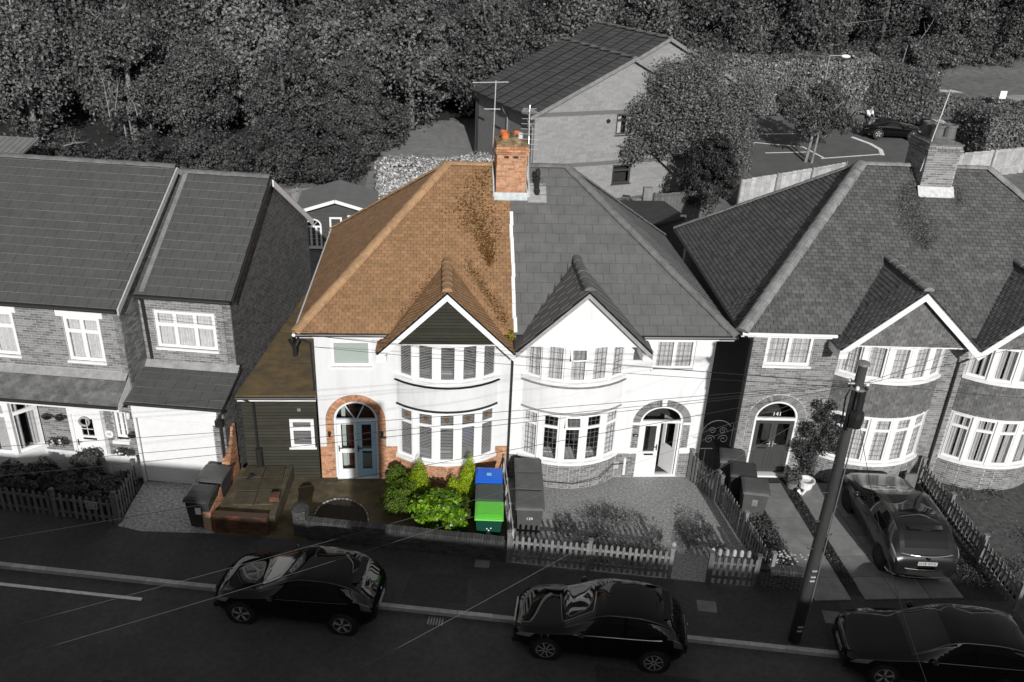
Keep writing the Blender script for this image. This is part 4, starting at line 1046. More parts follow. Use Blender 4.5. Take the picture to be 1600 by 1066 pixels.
# flank wall (facing the coloured house)
def ftop(s): return zE_-.05+max(0, .655*min(s, 7.9-s))
ftop.br = [3.95]
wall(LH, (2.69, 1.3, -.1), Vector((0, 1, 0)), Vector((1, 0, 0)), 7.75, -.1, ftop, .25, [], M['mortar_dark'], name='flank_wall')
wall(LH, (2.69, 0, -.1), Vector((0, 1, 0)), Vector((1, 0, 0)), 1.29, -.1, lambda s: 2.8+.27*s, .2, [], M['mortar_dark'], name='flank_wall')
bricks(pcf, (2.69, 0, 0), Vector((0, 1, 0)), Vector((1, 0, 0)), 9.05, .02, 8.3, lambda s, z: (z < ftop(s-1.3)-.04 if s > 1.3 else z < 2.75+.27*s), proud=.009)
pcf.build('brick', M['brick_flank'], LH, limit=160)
mb = MB(); mb.box(-8, 2.6, 8.9, 9.1, 0, zE_-.1); mb.build('back_wall', M['mortar'], LH)
# roofs
tl = Pieces()
def lroof(x0, x1, ye, ze, yr, zr, yb):
    h1 = yr-ye; v1 = Vector((0, h1, zr-ze)).normalized(); l1 = math.hypot(h1, zr-ze)
    slab(LH, 'roof', (x0, ye, ze), Xd, v1, [(0, 0), (x1-x0, 0), (x1-x0, l1), (0, l1)], .06, M['felt_under']); tile_plane(tl, (x0, ye, ze), Xd, v1, [(0, 0), (x1-x0, 0), (x1-x0, l1), (0, l1)], .335, .335, .04, .008)
    h2 = yb-yr; v2 = Vector((0, -h2, zr-ze)).normalized(); l2 = math.hypot(h2, zr-ze)
    slab(LH, 'roof', (x1, yb, ze), -Xd, v2, [(0, 0), (x1-x0, 0), (x1-x0, l2), (0, l2)], .06, M['felt_under'])
lroof(-8.5, .02, -.02, zE_, 4.65, 8.52, 9.3); lroof(-.02, 2.83, 1.1, zE_, 5.05, 8.27, 9.0)
tl.build('roof_tile', M['tile_left'], LH, edge=M['edge_left'])
ridge_line(LH, (-8.5, 4.65, 8.55), (.03, 4.65, 8.55), .14, M['ridge_grey']); ridge_line(LH, (-.02, 5.05, 8.30), (2.84, 5.05, 8.30), .14, M['ridge_grey'])
def verge(x, ye, ze, yr, zr, yb, m, w=.06, d=.14, nm='bargeboard'):
    for a, b in (((x, ye, ze-.03), (x, yr, zr-.03)), ((x, yr, zr-.03), (x, yb, ze-.03))):
        mb = MB(); a = Vector(a); b = Vector(b); mb.hexa([p+Vector((sx*w/2, 0, sz)) for p in (a, b) for sz in (-d, .045) for sx in (-1, 1)]); mb.build(nm, m, LH)
verge(.05, -.02, zE_, 4.65, 8.52, 9.3, M['verge'], w=.045); verge(2.87, 1.1, zE_, 5.05, 8.27, 9.0, M['gutter'], w=.035, d=.1)
mb = MB(); a = Vector((2.92, 5.05, 8.2)); b = Vector((2.92, 9.0, 5.66)); mb.hexa([p+Vector((sx*.02, 0, sz)) for p in (a, b) for sz in (-.2, .02) for sx in (-1, 1)]); mb.build('bargeboard', M['white'], LH)
mb = MB(); mb.hexa([(x, 1.15+t*3.85, zE_+.03+t*2.5+dz) for t in (0, 1) for dz in (.02, .05) for x in (.10, .24)]); mb.build('valley_flashing', M['concrete'], LH)
for a, b, y in ((-8.5, .0, -.07), (.0, 2.8, 1.05)):
    mb = MB(); mb.tube([(a, y, zE_-.06), (b, y, zE_-.06)], .055, 8); mb.build('gutter', M['gutter'], LH)
    mb = MB(); mb.box(a+.05, b-.05, y+.08, y+.12, zE_-.15, zE_-.07); mb.build('fascia', M['gutter'], LH)
# canopies
def canopy(x0, x1, yw, zt, ye, ze, tile, tm):
    h1 = yw-ye; v = Vector((0, h1, zt-ze)).normalized(); l = math.hypot(h1, zt-ze); poly = [(0, 0), (x1-x0, 0), (x1-x0, l), (0, l)]
    slab(LH, 'canopy', (x0, ye, ze), Xd, v, poly, .07, M['felt_under']); pz = Pieces(); tile_plane(pz, (x0, ye, ze), Xd, v, poly, *tile); pz.build('canopy_tile', tm, LH, limit=200, edge=M['edge_left'])
    mb = MB(); mb.hexa([(x, y, z) for (y, z_) in ((yw-.2, zt-.02), (yw-.01, zt+.13)) for z in (z_, z_+.02) for x in (x0, x1)]); mb.build('flashing', M['lead'], LH)
    mb = MB(); mb.tube([(x0, ye-.05, ze-.03), (x1, ye-.05, ze-.03)], .05, 8); mb.build('canopy_gutter', M['gutter'], LH)
canopy(-8.2, -.08, .2, 3.5, -.62, 2.98, (.172, .11, .018, .004), mat('canopy_tile', g(.12), .85, var=.35, scale=3, tone=.2, bump=.4, col2=g(.13), nscale2=1.5))
canopy(-.06, 2.8, 1.28, 3.42, -.27, 2.95, (.6, .31, .02, .01), M['tile_left'])
mb = MB(); mb.box(-8.2, -.1, -.6, .16, 2.86, 2.9); mb.box(-8.2, -.08, -.60, -.57, 2.80, 2.94); mb.build('canopy_soffit', M['white'], LH)
mb = MB(); mb.add([(-.075, -.6, 2.86), (-.075, .2, 2.86), (-.075, .2, 3.5), (-.075, -.6, 3.0), (-.1, -.6, 2.86), (-.1, .2, 2.86), (-.1, .2, 3.5), (-.1, -.6, 3.0)], [(0, 1, 2, 3), (7, 6, 5, 4), (0, 4, 5, 1), (1, 5, 6, 2), (2, 6, 7, 3), (3, 7, 4, 0)]); mb.build('canopy_cheek', M['render'], LH)
pcL.build('brick', M['brick_grey'], LH)
# windows
for s, e, a, b in mw:
    W_ = window(LH, (s, .2, a), Xd, e-s, b-a, cols=2, transom=.33, style='net', fw=.07); mb = MB(); mb.box(s-.16, e+.14, .165, .199, b+.001, b+.2); mb.build('lintel', M['white'], LH)
window(LH, (.36, 1.3, 3.98), Xd, 1.82, 1.2, cols=3, transom=.38, style='net', fw=.07)
window(LH, (swin[0], .2, swin[2]), Xd, swin[1]-swin[0], swin[3]-swin[2], cols=2, style='none', leaded=.16, set_in=.09, lm=M['linepaint'])
mb = MB(); mb.box(-.86, -.34, .07, .2, 1.24, 1.34); mb.build('window_sill', M['white'], LH)
# front door
Dm = MB(); Dm.box(gdoor[0]-.08, gdoor[0]+.03, .15, .28, 0, 2.85); Dm.box(gdoor[1]-.03, gdoor[1]+.06, .15, .28, 0, 2.85); Dm.box(gdoor[0]+.03, gdoor[1]-.03, .15, .28, 2.12, 2.85); DF = Dm.build('door_frame', M['white'], LH)
mb = MB(); w_ = gdoor[1]-gdoor[0]-.06; O = (gdoor[0]+.03, .2, .07)
leaf_door(DF, O, Xd, w_, 2.03, M['white'], (.22, .22, 1.3, .14), handle=-1, letter=True, panel=(.12, w_-.12, .15, .95))
mb = MB(); xc = O[0]+w_/2; mb.box(xc-.01, xc+.01, .19, .2, 1.37, 1.96); mb.box(xc-.18, xc+.18, .19, .2, 1.6, 1.62); mb.build('glazing_bar', M['white'], DF)
mb = MB(); mb.box(gdoor[0]-.1, gdoor[1]+.1, -.15, .15, 0, .07); mb.build('door_step', M['concrete'], LH)
# ground-floor bay at far left
cx = -4.25; pts = [(-5.4, .2), (-4.95, -.45), (-3.55, -.45), (-3.05, .2)]
mb = MB(); mb.prism(pts, 0, .88); mb.build('bay_plinth', M['render'], LH)
mb = MB(); mb.prism([(-5.46, .19), (-4.98, -.53), (-3.5, -.53), (-2.97, .19)], .88, .97); mb.build('bay_sill', M['white'], LH)
mb = MB(); mb.prism([(-5.42, .19), (-4.96, -.47), (-3.53, -.47), (-3.03, .19)], 2.72, 2.86); mb.build('bay_head', M['white'], LH)
for (a, b, c_) in ((0, 1, 1), (1, 2, 2), (2, 3, 1)):
    p, q = Vector(pts[a]+(.97,)), Vector(pts[b]+(.97,)); dd = (q-p).normalized(); window(LH, p+dd*.03, dd, (q-p).length-.06, 1.75, cols=c_, transom=.25, style='drape', sill=False, set_in=.0, fw=.075, name='bay_window')
for p in pts[1:3]:
    mb = MB(); mb.box(p[0]-.07, p[0]+.07, p[1]-.03, p[1]+.1, .97, 2.72); mb.build('mullion', M['white'], LH)
# pipes
for pts_ in ([(.10, 1.08, 5.65), (.12, 1.2, 5.5), (.14, 1.24, 3.6)], [(2.76, -.3, 2.9), (2.74, -.06, 2.72), (2.6, -.07, 2.6), (2.6, -.07, .1)]):
    mb = MB(); mb.tube(pts_, .045, 8); mb.build('downpipe', M['gutter'], LH)
mb = MB(); mb.box(2.5, 2.72, -.22, -.08, 2.28, 2.5); mb.build('rainwater_hopper', M['black'], LH)
mb = MB()
for i in range(5):
    a0 = 2*math.pi*i/5+1.57; mb.add([(2.45+math.cos(a0)*.14, -.04, 2.02+math.sin(a0)*.14), (2.45+math.cos(a0+.63)*.06, -.04, 2.02+math.sin(a0+.63)*.06), (2.45, -.08, 2.02), (2.45+math.cos(a0-.63)*.06, -.04, 2.02+math.sin(a0-.63)*.06)], [(0, 1, 2), (0, 2, 3)])
tag(mb.build('wall_star', M['steel'], None), 'metal star ornament on brick pier right of the garage door', 'ornament'); so_ = bpy.data.objects['wall_star']; so_.location = LO; so_.rotation_euler = (0, 0, La)
mb2 = MB(); mb2.v = [(x-3.42, y+.2, z+.0) for x, y, z in mb.v]; mb2.f = mb.f; st = mb2.build('wall_star', M['steel']); st.location = LO; st.rotation_euler = (0, 0, La); tag(st, 'metal star ornament on the wall between the white front door and small leaded window', 'ornament')
mb = MB(); mb.lathe((-.98, .19, 1.5), [(.13, 0), (.13, .025)], 14, axis=(0, -1, 0)); pl = mb.build('number_plaque', M['white'], LH); text_obj('131', .11, M['print_black'], LH, basis((-.98, .16, 1.5), Xd, (0, 0, 1), Yn))
for (x, z) in ((-.25, 2.12), (-2.55, 2.5)):
    mb = MB(); mb.lathe((x, .1, z), [(.03, 0), (.06, .05), (.06, .2), (.03, .23)], 10); mb.build('wall_lamp', M['white'], LH)

# ================================================================== dark timber side extension of the coloured house
AX = thing('side_extension', 'dark olive boarded garage extension with flat brown felt roof', 'extension', (0, 0, 0))
xa0, xa1 = -8.12, -5.94
pb = Pieces(); z = .02
wall(AX, (xa0, .1, -.05), Xd, Yn, xa1-xa0, -.05, 2.86, .1, [(-6.76-xa0, -6.04-xa0, 1.14, 2.12)], M['timber_olive'])
while z < 2.8:
    segs = [(xa0, xa1)] if (z > 2.12 or z+.1 < 1.1) else [(xa0, -6.78), (-6.02, xa1)]
    for a, b in segs: pb.box((a, .078, z), (b-a, 0, 0), (0, .02, 0), (0, -.004, .098))
    z += .112
pb.build('cladding_board', M['timber_olive'], AX)
window(AX, (-6.76, .09, 1.14), Xd, .72, .98, cols=1, transom=.34, style='blind', fw=.07, set_in=-.02)
mb = MB(); mb.box(-6.5, -6.4, .06, .078, 2.4, 2.5); mb.build('air_vent', M['concrete'], AX)
rf = [(-8.25, -.0), (-5.9, -.0), (-5.9, 8.6), (-7.2, 8.6)]
mb = MB(); mb.prism(rf, 2.86, 2.98); mb.build('flat_roof', M['felt_brown'], AX)
mb = MB(); mb.box(-8.2, -5.92, -.035, -.003, 2.80, 2.93); mb.build('fascia', M['white'], AX)
mb = MB(); mb.tube([(-8.22, -.09, 2.93), (-5.92, -.09, 2.93)], .05, 8); mb.build('gutter', M['gutter'], AX)
for yy in (2.2, 4.4, 6.6): 
    mb = MB(); mb.box(-8.0+yy*.1, -5.95, yy, yy+.05, 2.983, 2.99); mb.build('felt_lap', M['felt_brown'], AX)
mb = MB(); mb.tube([(-8.02, -.08, 2.9), (-7.75, .0, 2.72), (-7.75, .02, .3)], .035, 8); mb.tube([(-7.72, -.02, 1.15), (-7.72, -.02, .05)], .10, 10); mb.build('drain_pipe', M['black'], AX)
mb = MB(); mb.tube([(-6.9, 2.6, 2.95), (-6.9, 2.6, 3.35)], .08, 8); mb.tube([(-6.9, 2.6, 3.25), (-7.03, 2.5, 3.6)], .06, 8); mb.tube([(-6.9, 2.6, 3.25), (-6.75, 2.68, 3.6)], .06, 8); mb.build('flue', M['black'], AX)

# ================================================================== flats behind
FA = R(19.5); FL = thing('flats', 'pale brick block of flats behind the centre with stepped tiled roofs', 'flats', (2.9, 24.9, 0), FA)
def block(x0, x1, y0, y1, ze, zr, zb=0, holes=(), xr=None, nm=''):
    xr = xr or (x0+x1)/2; k1 = (zr-ze)/(xr-x0); pz = Pieces()
    tp_ = lambda s: ze-.08+(zr-ze)*(s/(xr-x0) if s < xr-x0 else max(0, (x1-x0-s)/(x1-xr)))
    tp_.br = [xr-x0]
    wall(FL, (x0, y0, zb), Xd, Yn, x1-x0, zb, tp_, .25, list(holes), M['mortar_pale'])
    bricks(pz, (x0, y0, zb), Xd, Yn, x1-x0, zb+1.0 if False else zb, zr, nohole(list(holes), tp_), proud=.006, L=.44, H=.136)
    pz.build('brick', M['brick_pale'], FL, limit=60)
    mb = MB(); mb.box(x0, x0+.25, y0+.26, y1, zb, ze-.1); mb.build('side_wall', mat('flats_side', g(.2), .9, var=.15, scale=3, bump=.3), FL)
    mb = MB(); mb.box(x1-.25, x1, y0+.26, y1, zb, ze-.1); mb.build('side_wall', M['mortar_pale'], FL)
    mb = MB(); mb.box(x0, x1, y1, y1+.2, zb, ze-.1); mb.build('back_wall', M['mortar_pale'], FL)
    tz = Pieces(); yo = .25; L = y1-y0+2*yo
    for sg in (-1, 1):
        xe = x0-.4 if sg < 0 else x1+.4; run = abs(xr-xe); kk_ = (zr-ze)/(abs(xr-(x0 if sg < 0 else x1))); zz = zr-kk_*run; v = Vector((-sg*run, 0, kk_*run)).normalized() if False else Vector(((xr-xe), 0, kk_*run)).normalized(); l = math.hypot(run, kk_*run)
        u = Vector((0, 1, 0)); O = Vector((xe, y0-yo, zz)); poly = [(0, 0), (L, 0), (L, l), (0, l)]
        if u.cross(v).z < 0: u = -u; poly = [(-a, b) for a, b in poly]
        slab(FL, 'roof', O, u, v, poly, .08, M['felt_under']); tile_plane(tz, O, u, v, poly, 1.25, .38, .06, .002, 0, 0)
    tz.build('roof_tile', M['tile_flats'], FL, limit=300, edge=M['edge_grey'])
    ridge_line(FL, (xr, y0-yo, zr+.03), (xr, y1+yo, zr+.03), .16, M['ridge_grey'], plen=.6)
    for sg in (-1, 1):
        xe = x0-.4 if sg < 0 else x1+.4; mb = MB(); kk_ = (zr-ze)/abs(xr-(x0 if sg < 0 else x1)); a = Vector((xe, y0-yo-.03, zr-kk_*abs(xr-xe)-.02)); b = Vector((xr, y0-yo-.03, zr-.02)); mb.bar(a, b, .05, .2, up=Vector((0, 0, 1))); mb.build('verge', M['concrete'], FL)
W1 = [(5.2, 6.3, 5.2, 6.4), (5.25, 6.5, 2.3, 3.44)]
block(0, 11.6, 0, 8.6, 6.62, 9.45, 0, [(a, b, c_, d_) for a, b, c_, d_ in W1], xr=5.9)
block(4.6, 16.0, 3.0, 11.6, 7.3, 10.15, 0, [], xr=10.1)
for (z) in (6.42, 3.6):
    mb = MB(); mb.box(.0, 11.6, -.03, -.008, z, z+.22) if z > 4 else mb.box(0, 11.6, -.03, -.008, z-.1, z+.12); mb.build('string_course', mat('brick_band', g(.13), .9, var=.1), FL)
for a, b, c_, d_ in W1: window(FL, (a, 0, c_), Xd, b-a, d_-c_, cols=1, transom=.3, style='drape' if c_ > 4 else 'none', frame=M['door_grey'], fw=.08, sillm=M['door_grey'])
for (y, z) in ((2.2, 4.9), (4.6, 4.9), (7.2, 4.9), (5.6, 2.4)):
    window(FL, (0, y+1.0, z), (0, -1, 0), 1.0, 1.25, cols=2, style='none', frame=M['door_grey'], fw=.08, sillm=M['door_grey'])
for y in (.1, 3.6, 8.3):
    mb = MB(); mb.tube([(-.42, y, 6.4), (-.3, y, 6.1), (-.06, y, 5.8), (-.06, y, 1.5)], .06, 8); mb.build('downpipe', M['steel'] if y < 8 else M['gutter'], FL)
mb = MB(); mb.tube([(-.42, -.2, 6.42), (-.42, 8.8, 6.42)], .07, 8); mb.build('gutter', M['gutter'], FL)
for x in (4.62, ): 
    mb = MB(); mb.lathe((x, -.05, 6.05), [(.11, 0), (.11, .1)], 10, axis=(0, -1, 0)); mb.build('wall_vent', M['black'], FL)

# ---- summerhouse
SH = thing('summerhouse', 'grey timber summerhouse with arched window and shallow felt roof behind the garden', 'summerhouse', (-7.45, 19.3, .55), R(2))
pb = Pieces()
mb = MB(); mb.box(-1.65, 1.65, 0, 2.9, 0, 2.1); mb.build('wall', M['clad_dark'], SH)
z = .05
while z < 2.0: pb.box((-1.66, -.03, z), (3.32, 0, 0), (0, .03, 0), (0, 0, .17)); z += .18
pb.build('cladding_board', M['clad_dark'], SH)
mb = MB(); mb.add([(-1.65, 0, 2.1), (1.65, 0, 2.1), (0, 0, 2.62), (-1.65, 2.9, 2.1), (1.65, 2.9, 2.1), (0, 2.9, 2.62)], [(0, 1, 2), (3, 5, 4), (0, 3, 4, 1), (1, 4, 5, 2), (2, 5, 3, 0)]); mb.build('gable', M['clad_dark'], SH)
for sg in (-1, 1):
    mb = MB(); mb.hexa([(x, y, z+dz) for y in (-.5, 3.2) for (dz) in (0, .05) for (x, z) in (((0, 2.74), (sg*2.0, 2.12)) if sg > 0 else ((-2.0, 2.12), (0, 2.74)))]); mb.build('roof', M['felt_grey'], SH)
    mb = MB(); mb.bar((0, -.52, 2.70), (sg*2.0, -.52, 2.08), .04, .16); mb.build('bargeboard', M['white'], SH)
window(SH, (-.35, -.03, 1.0), Xd, .62, .75, cols=1, style='net', set_in=-.03, fw=.06)
window(SH, (.55, -.03, .3), Xd, 1.0, 1.55, cols=3, transom=.33, style='none', set_in=-.03, fw=.05)
def arched(x, w_, z0, h):
    W_ = window(SH, (x, -.03, z0), Xd, w_, h, cols=3, style='none', leaded=.17, lm=M['white'], set_in=-.03, fw=.06)
    mb = MB(); k = 12; r = w_/2; c = x+r
    for i in range(k):
        t0, t1 = math.pi*i/k, math.pi*(i+1)/k; mb.hexa([(c+math.cos(t)*q, y, z0+h+math.sin(t)*q*.9) for y in (-.07, -.02) for q in (r-.07, r) for t in (t1, t0)])
    for t in (.9, 1.57, 2.24): mb.bar((c, -.05, z0+h), (c+math.cos(t)*(r-.05), -.05, z0+h+math.sin(t)*(r-.05)*.9), .02, .02, up=Vector((0, 1, 0)))
    mb.build('arch_frame', M['white'], W_)
    mb = MB(); p = [(c+math.cos(math.pi*i/k)*(r-.06), z0+h+math.sin(math.pi*i/k)*(r-.06)*.9) for i in range(k+1)]; mb.add([(a, -.035, b) for a, b in p], [tuple(range(k+1))]); mb.build('arch_pane', M['glass_dark'], W_)
arched(-1.55, .8, .15, 1.15)
# ---- flat-roofed shed behind the grey-roofed house
SD = thing('shed', 'low shed with a dark flat felt roof behind the grey-roofed house', 'shed', (8.6, 19.7, 0), R(2))
mb = MB(); mb.box(-1.9, 1.5, -1.6, 1.4, .4, 2.7); mb.build('wall', M['clad_dark'], SD)
mb = MB(); mb.prism([(-2.2, -3.4), (1.55, -1.1), (1.55, -.8), (1.2, 1.7), (-2.2, 1.7)], 2.75, 2.87); mb.build('roof', M['felt_black'], SD)
mb = MB(); mb.box(1.3, 1.6, -1.1, -1.0, 2.8, 2.95); mb.build('gutter_end', M['white'], SD)
# ---- small ribbed roof at the left edge
HL = thing('garden_outbuilding', 'ribbed outbuilding roof just visible behind the trees at the left edge', 'outbuilding', (-23.8, 19.5, 0), R(-8))
mb = MB(); mb.box(-3, 1.2, -2, 2, 0, 4.1); mb.build('wall', M['mortar_dark'], HL)
pz = Pieces(); v = Vector((0, 4.6, 1.2)).normalized(); tile_plane(pz, (-3.2, -2.3, 4.1), Xd, v, [(0, 0), (4.6, 0), (4.6, 4.75), (0, 4.75)], .3, 4.7, .05, .03); slab(HL, 'roof', (-3.2, -2.3, 4.1), Xd, v, [(0, 0), (4.6, 0), (4.6, 4.75), (0, 4.75)], .06, M['felt_grey']); pz.build('roof_sheet', M['felt_grey'], HL)
# ---- tiled roof at the right edge behind
HR = thing('neighbouring_house', 'dark tiled roof of the next house peeking in at the right edge', 'house', (28.6, 9.6, 0), R(-4))
mb = MB(); mb.box(-4, 4, -4, 4, 0, 5.1); mb.build('wall', M['mortar'], HR); pz = Pieces()
for sg in (-1, 1):
    O = Vector((sg*4.4, -4.3, 5.0)); v = Vector((-sg*4.4, 0, 3.8)).normalized(); l = math.hypot(4.4, 3.8); u = Vector((0, 1, 0)); poly = [(0, 0), (8.6, 0), (8.6, l), (0, l)]
    if u.cross(v).z < 0: u = -u; poly = [(-a, b) for a, b in poly]
    slab(HR, 'roof', O, u, v, poly, .06, M['felt_under']); tile_plane(pz, O, u, v, poly, .33, .34, .035, .006)
pz.build('roof_tile', M['tile_old'], HR, limit=120, edge=M['edge_grey'])
mb = MB(); mb.add([(-4, -4, 5.05), (4, -4, 5.05), (0, -4, 8.5), (-4, 4, 5.05), (4, 4, 5.05), (0, 4, 8.5)], [(0, 1, 2), (3, 5, 4), (0, 3, 4, 1), (1, 4, 5, 2), (2, 5, 3, 0)]); mb.build('gable_wall', M['mortar'], HR)

# ---- houses on the near side of the street (behind the viewpoint); they shade the road
def opposite(s0, s1, t0, depth, ze, zr, lab, chim=()):
    T = thing('street_house', lab, 'house', rp(0, 0, 0), RA)
    mb = MB(); mb.box(s0, s1, t0-depth, t0, 0, ze); mb.build('wall', M['brick_flank'], T)
    mb = MB(); ym = t0-depth/2; mb.add([(s0, t0+.3, ze-.2), (s1, t0+.3, ze-.2), (s1, ym, zr), (s0, ym, zr), (s0, t0-depth-.3, ze-.2), (s1, t0-depth-.3, ze-.2)], [(0, 1, 2, 3), (3, 2, 5, 4), (0, 3, 4), (1, 5, 2), (0, 4, 5, 1)]); mb.build('roof', M['tile_old'], T)
    for (s, w_, h) in chim:
        mb = MB(); mb.box(s-w_/2, s+w_/2, t0-1.4, t0-.6, ze-.5, h); mb.build('chimney', M['brick_flank'], T)

# ================================================================== street side walls, fences, gates
opposite(-40, -3.6, -14.6, 8.6, 6.0, 10.75, 'terrace across the street behind the viewpoint, seen only by its shadow at left')
opposite(-3.5, 40, -14.6, 8.6, 5.6, 9.75, 'semi-detached pair across the street behind the viewpoint, seen only by its shadow', chim=((.52, .85, 11.75),))
def brick_wall_run(T, a, b, h, th, bm, mm, cope=True, z0=0, pier=()):
    a = Vector(a+(0,)) if len(a) == 2 else Vector(a); b = Vector(b+(0,)) if len(b) == 2 else Vector(b); d = (b-a); L = d.length; d = d/L; n = Vector((d.y, -d.x, 0)); hh = h-(.11 if cope else 0)
    mb = MB(); mb.obox(a, d, -n, 0, L, .004, th-.004, z0, hh); mb.build('wall_core', mm, T); pc = Pieces()
    bricks(pc, a+Vector((0, 0, z0)), d, n, L, z0+.01, hh, lambda s, z: True, proud=.006)
    bricks(pc, b-n*th+Vector((0, 0, z0)), -d, -n, L, z0+.01, hh, lambda s, z: True, proud=.006)
    bricks(pc, b+Vector((0, 0, z0)), -n, d, th, z0+.01, hh, lambda s, z: True, proud=.006)
    bricks(pc, a-n*th+Vector((0, 0, z0)), n, -d, th, z0+.01, hh, lambda s, z: True, proud=.006)
    if cope:
        s = 0
        while s < L-.03: pc.box(a+d*s+Vector((0, 0, hh+.008))+n*.012, d*.068, -n*(th+.024), (0, 0, .105+random.uniform(-.006, .006))); s += .078
    pc.build('brick', bm, T)
fw = thing('garden_wall', 'dark low brick wall along the pavement in front of the half-moon flower bed', 'wall')
brick_wall_run(fw, (-5.95, -2.93), (-.48, -3.93), .66, .22, M['brick_wallgrey'], mat('mortar_darker_grey', g(.07), .9))  # darker grey mortar core for this wall
pr = thing('gate_pier', 'short dark brick pier with weathered cap at the left end of the front wall', 'gate pier')
brick_wall_run(pr, (-6.32, -2.75), (-5.98, -2.81), .86, .34, M['brick_wallgrey'], M['mortar_dark'], cope=False)
mb = MB(); mb.lathe((-6.12, -2.61, .86), [(.24, 0), (.25, .05), (.18, .12), (.05, .16)], 8); mb.build('pier_cap', M['soil'], pr)
# raised planter / ramp wall of the coloured plot
pw = thing('raised_bed', 'reddish brick raised bed beside the dustbins with old slabs on top', 'raised bed')
brick_wall_run(pw, (-8.58, -2.52), (-7.05, -2.70), .6, .2, M['brick_brown'], mat('mortar_brown', (.07, .04, .025), .9), cope=False)
mb = MB(); mb.prism([(-8.55, -2.3), (-7.02, -2.5), (-6.88, .0), (-8.3, .0)], .0, .44); mb.build('fill', M['drive_brown'], pw)
pz = Pieces()
for i in range(3):
    for j in range(2):
        x = -8.15+j*.62; y = -1.9+i*.66; pz.box((x, y, .44), (.58, .03*j, 0), (0.03, .6, 0), (0, 0, .05+random.uniform(0, .02)))
pz.build('paving_slab', M['slab_brown'], pw)
mb = MB(); mb.tube([(-7.95, -.75, .45), (-7.95, -.75, .52), (-7.9, -.6, .56), (-7.8, -.5, .48)], .05, 8); mb.build('old_pipe', M['black'], pw)
mb = MB(); mb.prism([(-7.04, -2.5), (-6.86, -2.5), (-6.74, .0), (-6.86, .0)], .0, .52); mb.build('kerb_edging', M['slab_brown'], pw)
mb = MB(); mb.box(-7.12, -6.85, -1.85, -1.6, .52, .68); mb.build('loose_block', M['brick_brown'], pw)
# stepped boundary wall between the garage and the boarded extension
bw_ = thing('boundary_wall', 'orange brick boundary wall sloping down beside the white garage door', 'wall')
a = Vector((-8.62, -2.5, 0)); b = Vector((-8.38, .12, 0)); d = (b-a).normalized(); n = Vector((d.y, -d.x, 0)); L = (b-a).length
top = lambda s: .62+max(0, s-.1)*.16 if s < 1.7 else .9+(s-1.7)*1.35 if s < 2.35 else 1.95
pc = Pieces(); bricks(pc, a, d, n, L, .01, 2.2, lambda s, z: z < top(s)-.06, proud=.006); bricks(pc, b-n*.22, -d, -n, L, .01, 2.2, lambda s, z: z < top(L-s)-.06, proud=.006)
pc.build('brick', M['brick_orange'], bw_)
mb = MB(); k = 20
for i in range(k):
    s0, s1 = L*i/k, L*(i+1)/k; mb.hexa([a+d*s-n*t+Vector((0, 0, z)) for zz in (0, 1) for t in (.004, .216) for s in (s0, s1) for z in [0 if zz == 0 else top(s)-.07]])
mb.build('wall_core', M['cream_mortar'], bw_)
pc = Pieces(); s = 0
while s < L-.04:
    z = top(s+.03)-.075; pc.box(a+d*s+n*.012+Vector((0, 0, z)), d*.068+Vector((0, 0, (top(s+.068)-top(s)) if abs(top(s+.068)-top(s)) < .2 else 0)), -n*.244, (0, 0, .10)); s += .077
pc.build('coping_brick', M['brick_orange'], bw_)
# short wall right of the picket gate
w2 = thing('garden_wall', 'dark brick wall with flowers behind it, left of the wooden pole', 'wall')
brick_wall_run(w2, (6.28, -5.12), (7.42, -5.30), .62, .22, M['brick_wallgrey'], M['mortar'])

def fence(lab, a, b, h, pw_=.075, gap=.085, m='wood_fence', posts=2, rails=(.25, .75), cat='fence', round_=False, skip=None, th=.02, nm='picket_fence', group=None, z0=0, rail_side=1):
    T = thing(nm, lab, cat, (0, 0, 0), 0, group)
    a = Vector((a[0], a[1], z0)); b = Vector((b[0], b[1], z0)); d = b-a; L = d.length; d /= L; n = Vector((-d.y, d.x, 0)); pc = Pieces(); s = .02; ps = []
    while s < L-pw_:
        hh = h+random.uniform(-.01, .01); ps.append((s, hh)); s += pw_+gap
    me = None
    for s, hh in ps:
        if me is None:
            mb = MB(); w_ = pw_/2
            mb.add([(-w_, 0, .05), (w_, 0, .05), (w_, 0, h-.05), (w_*.5, 0, h), (-w_*.5, 0, h), (-w_, 0, h-.05), (-w_, th, .05), (w_, th, .05), (w_, th, h-.05), (w_*.5, th, h), (-w_*.5, th, h), (-w_, th, h-.05)],
                [(0, 1, 2, 3, 4, 5), (11, 10, 9, 8, 7, 6), (0, 6, 7, 1), (1, 7, 8, 2), (2, 8, 9, 3), (3, 9, 10, 4), (4, 10, 11, 5), (5, 11, 6, 0)])
            o = mb.build('pale', M[m], T); me = o.data
        else: o = link(bpy.data.objects.new('pale', me), T)
        p = a+d*(s+pw_/2); o.location = p-n*(th/2+.02); o.rotation_euler = (random.uniform(-.015, .015), random.uniform(-.012, .012), math.atan2(d.y, d.x))
    for r in rails:
        mb = MB(); mb.obox(a, d, n, 0, L, -.008, .035, h*r-.035, h*r+.035); mb.build('rail', M[m], T)
    for i in range(posts):
        s = L*i/(posts-1) if posts > 1 else 0; mb = MB(); mb.obox(a, d, n, s-.05, s+.05, -.03, .07, 0, h+.08); mb.obox(a, d, n, s-.065, s+.065, -.045, .085, h+.08, h+.11); mb.build('post', M[m], T)
    return T
fence('long grey picket fence along the pavement in front of the grey-roofed house', (-.36, -3.98), (3.95, -4.74), .93, m='wood_fence', posts=3)
mb = MB(); mb.lathe((3.97, -4.68, 1.04), [(.02, 0), (.06, .03), (.07, .08), (.05, .13), (.01, .15)], 10); tag(mb.build('post_finial', M['wood_pale']), 'pale ball finial on the right-hand post of the long picket fence', 'finial')
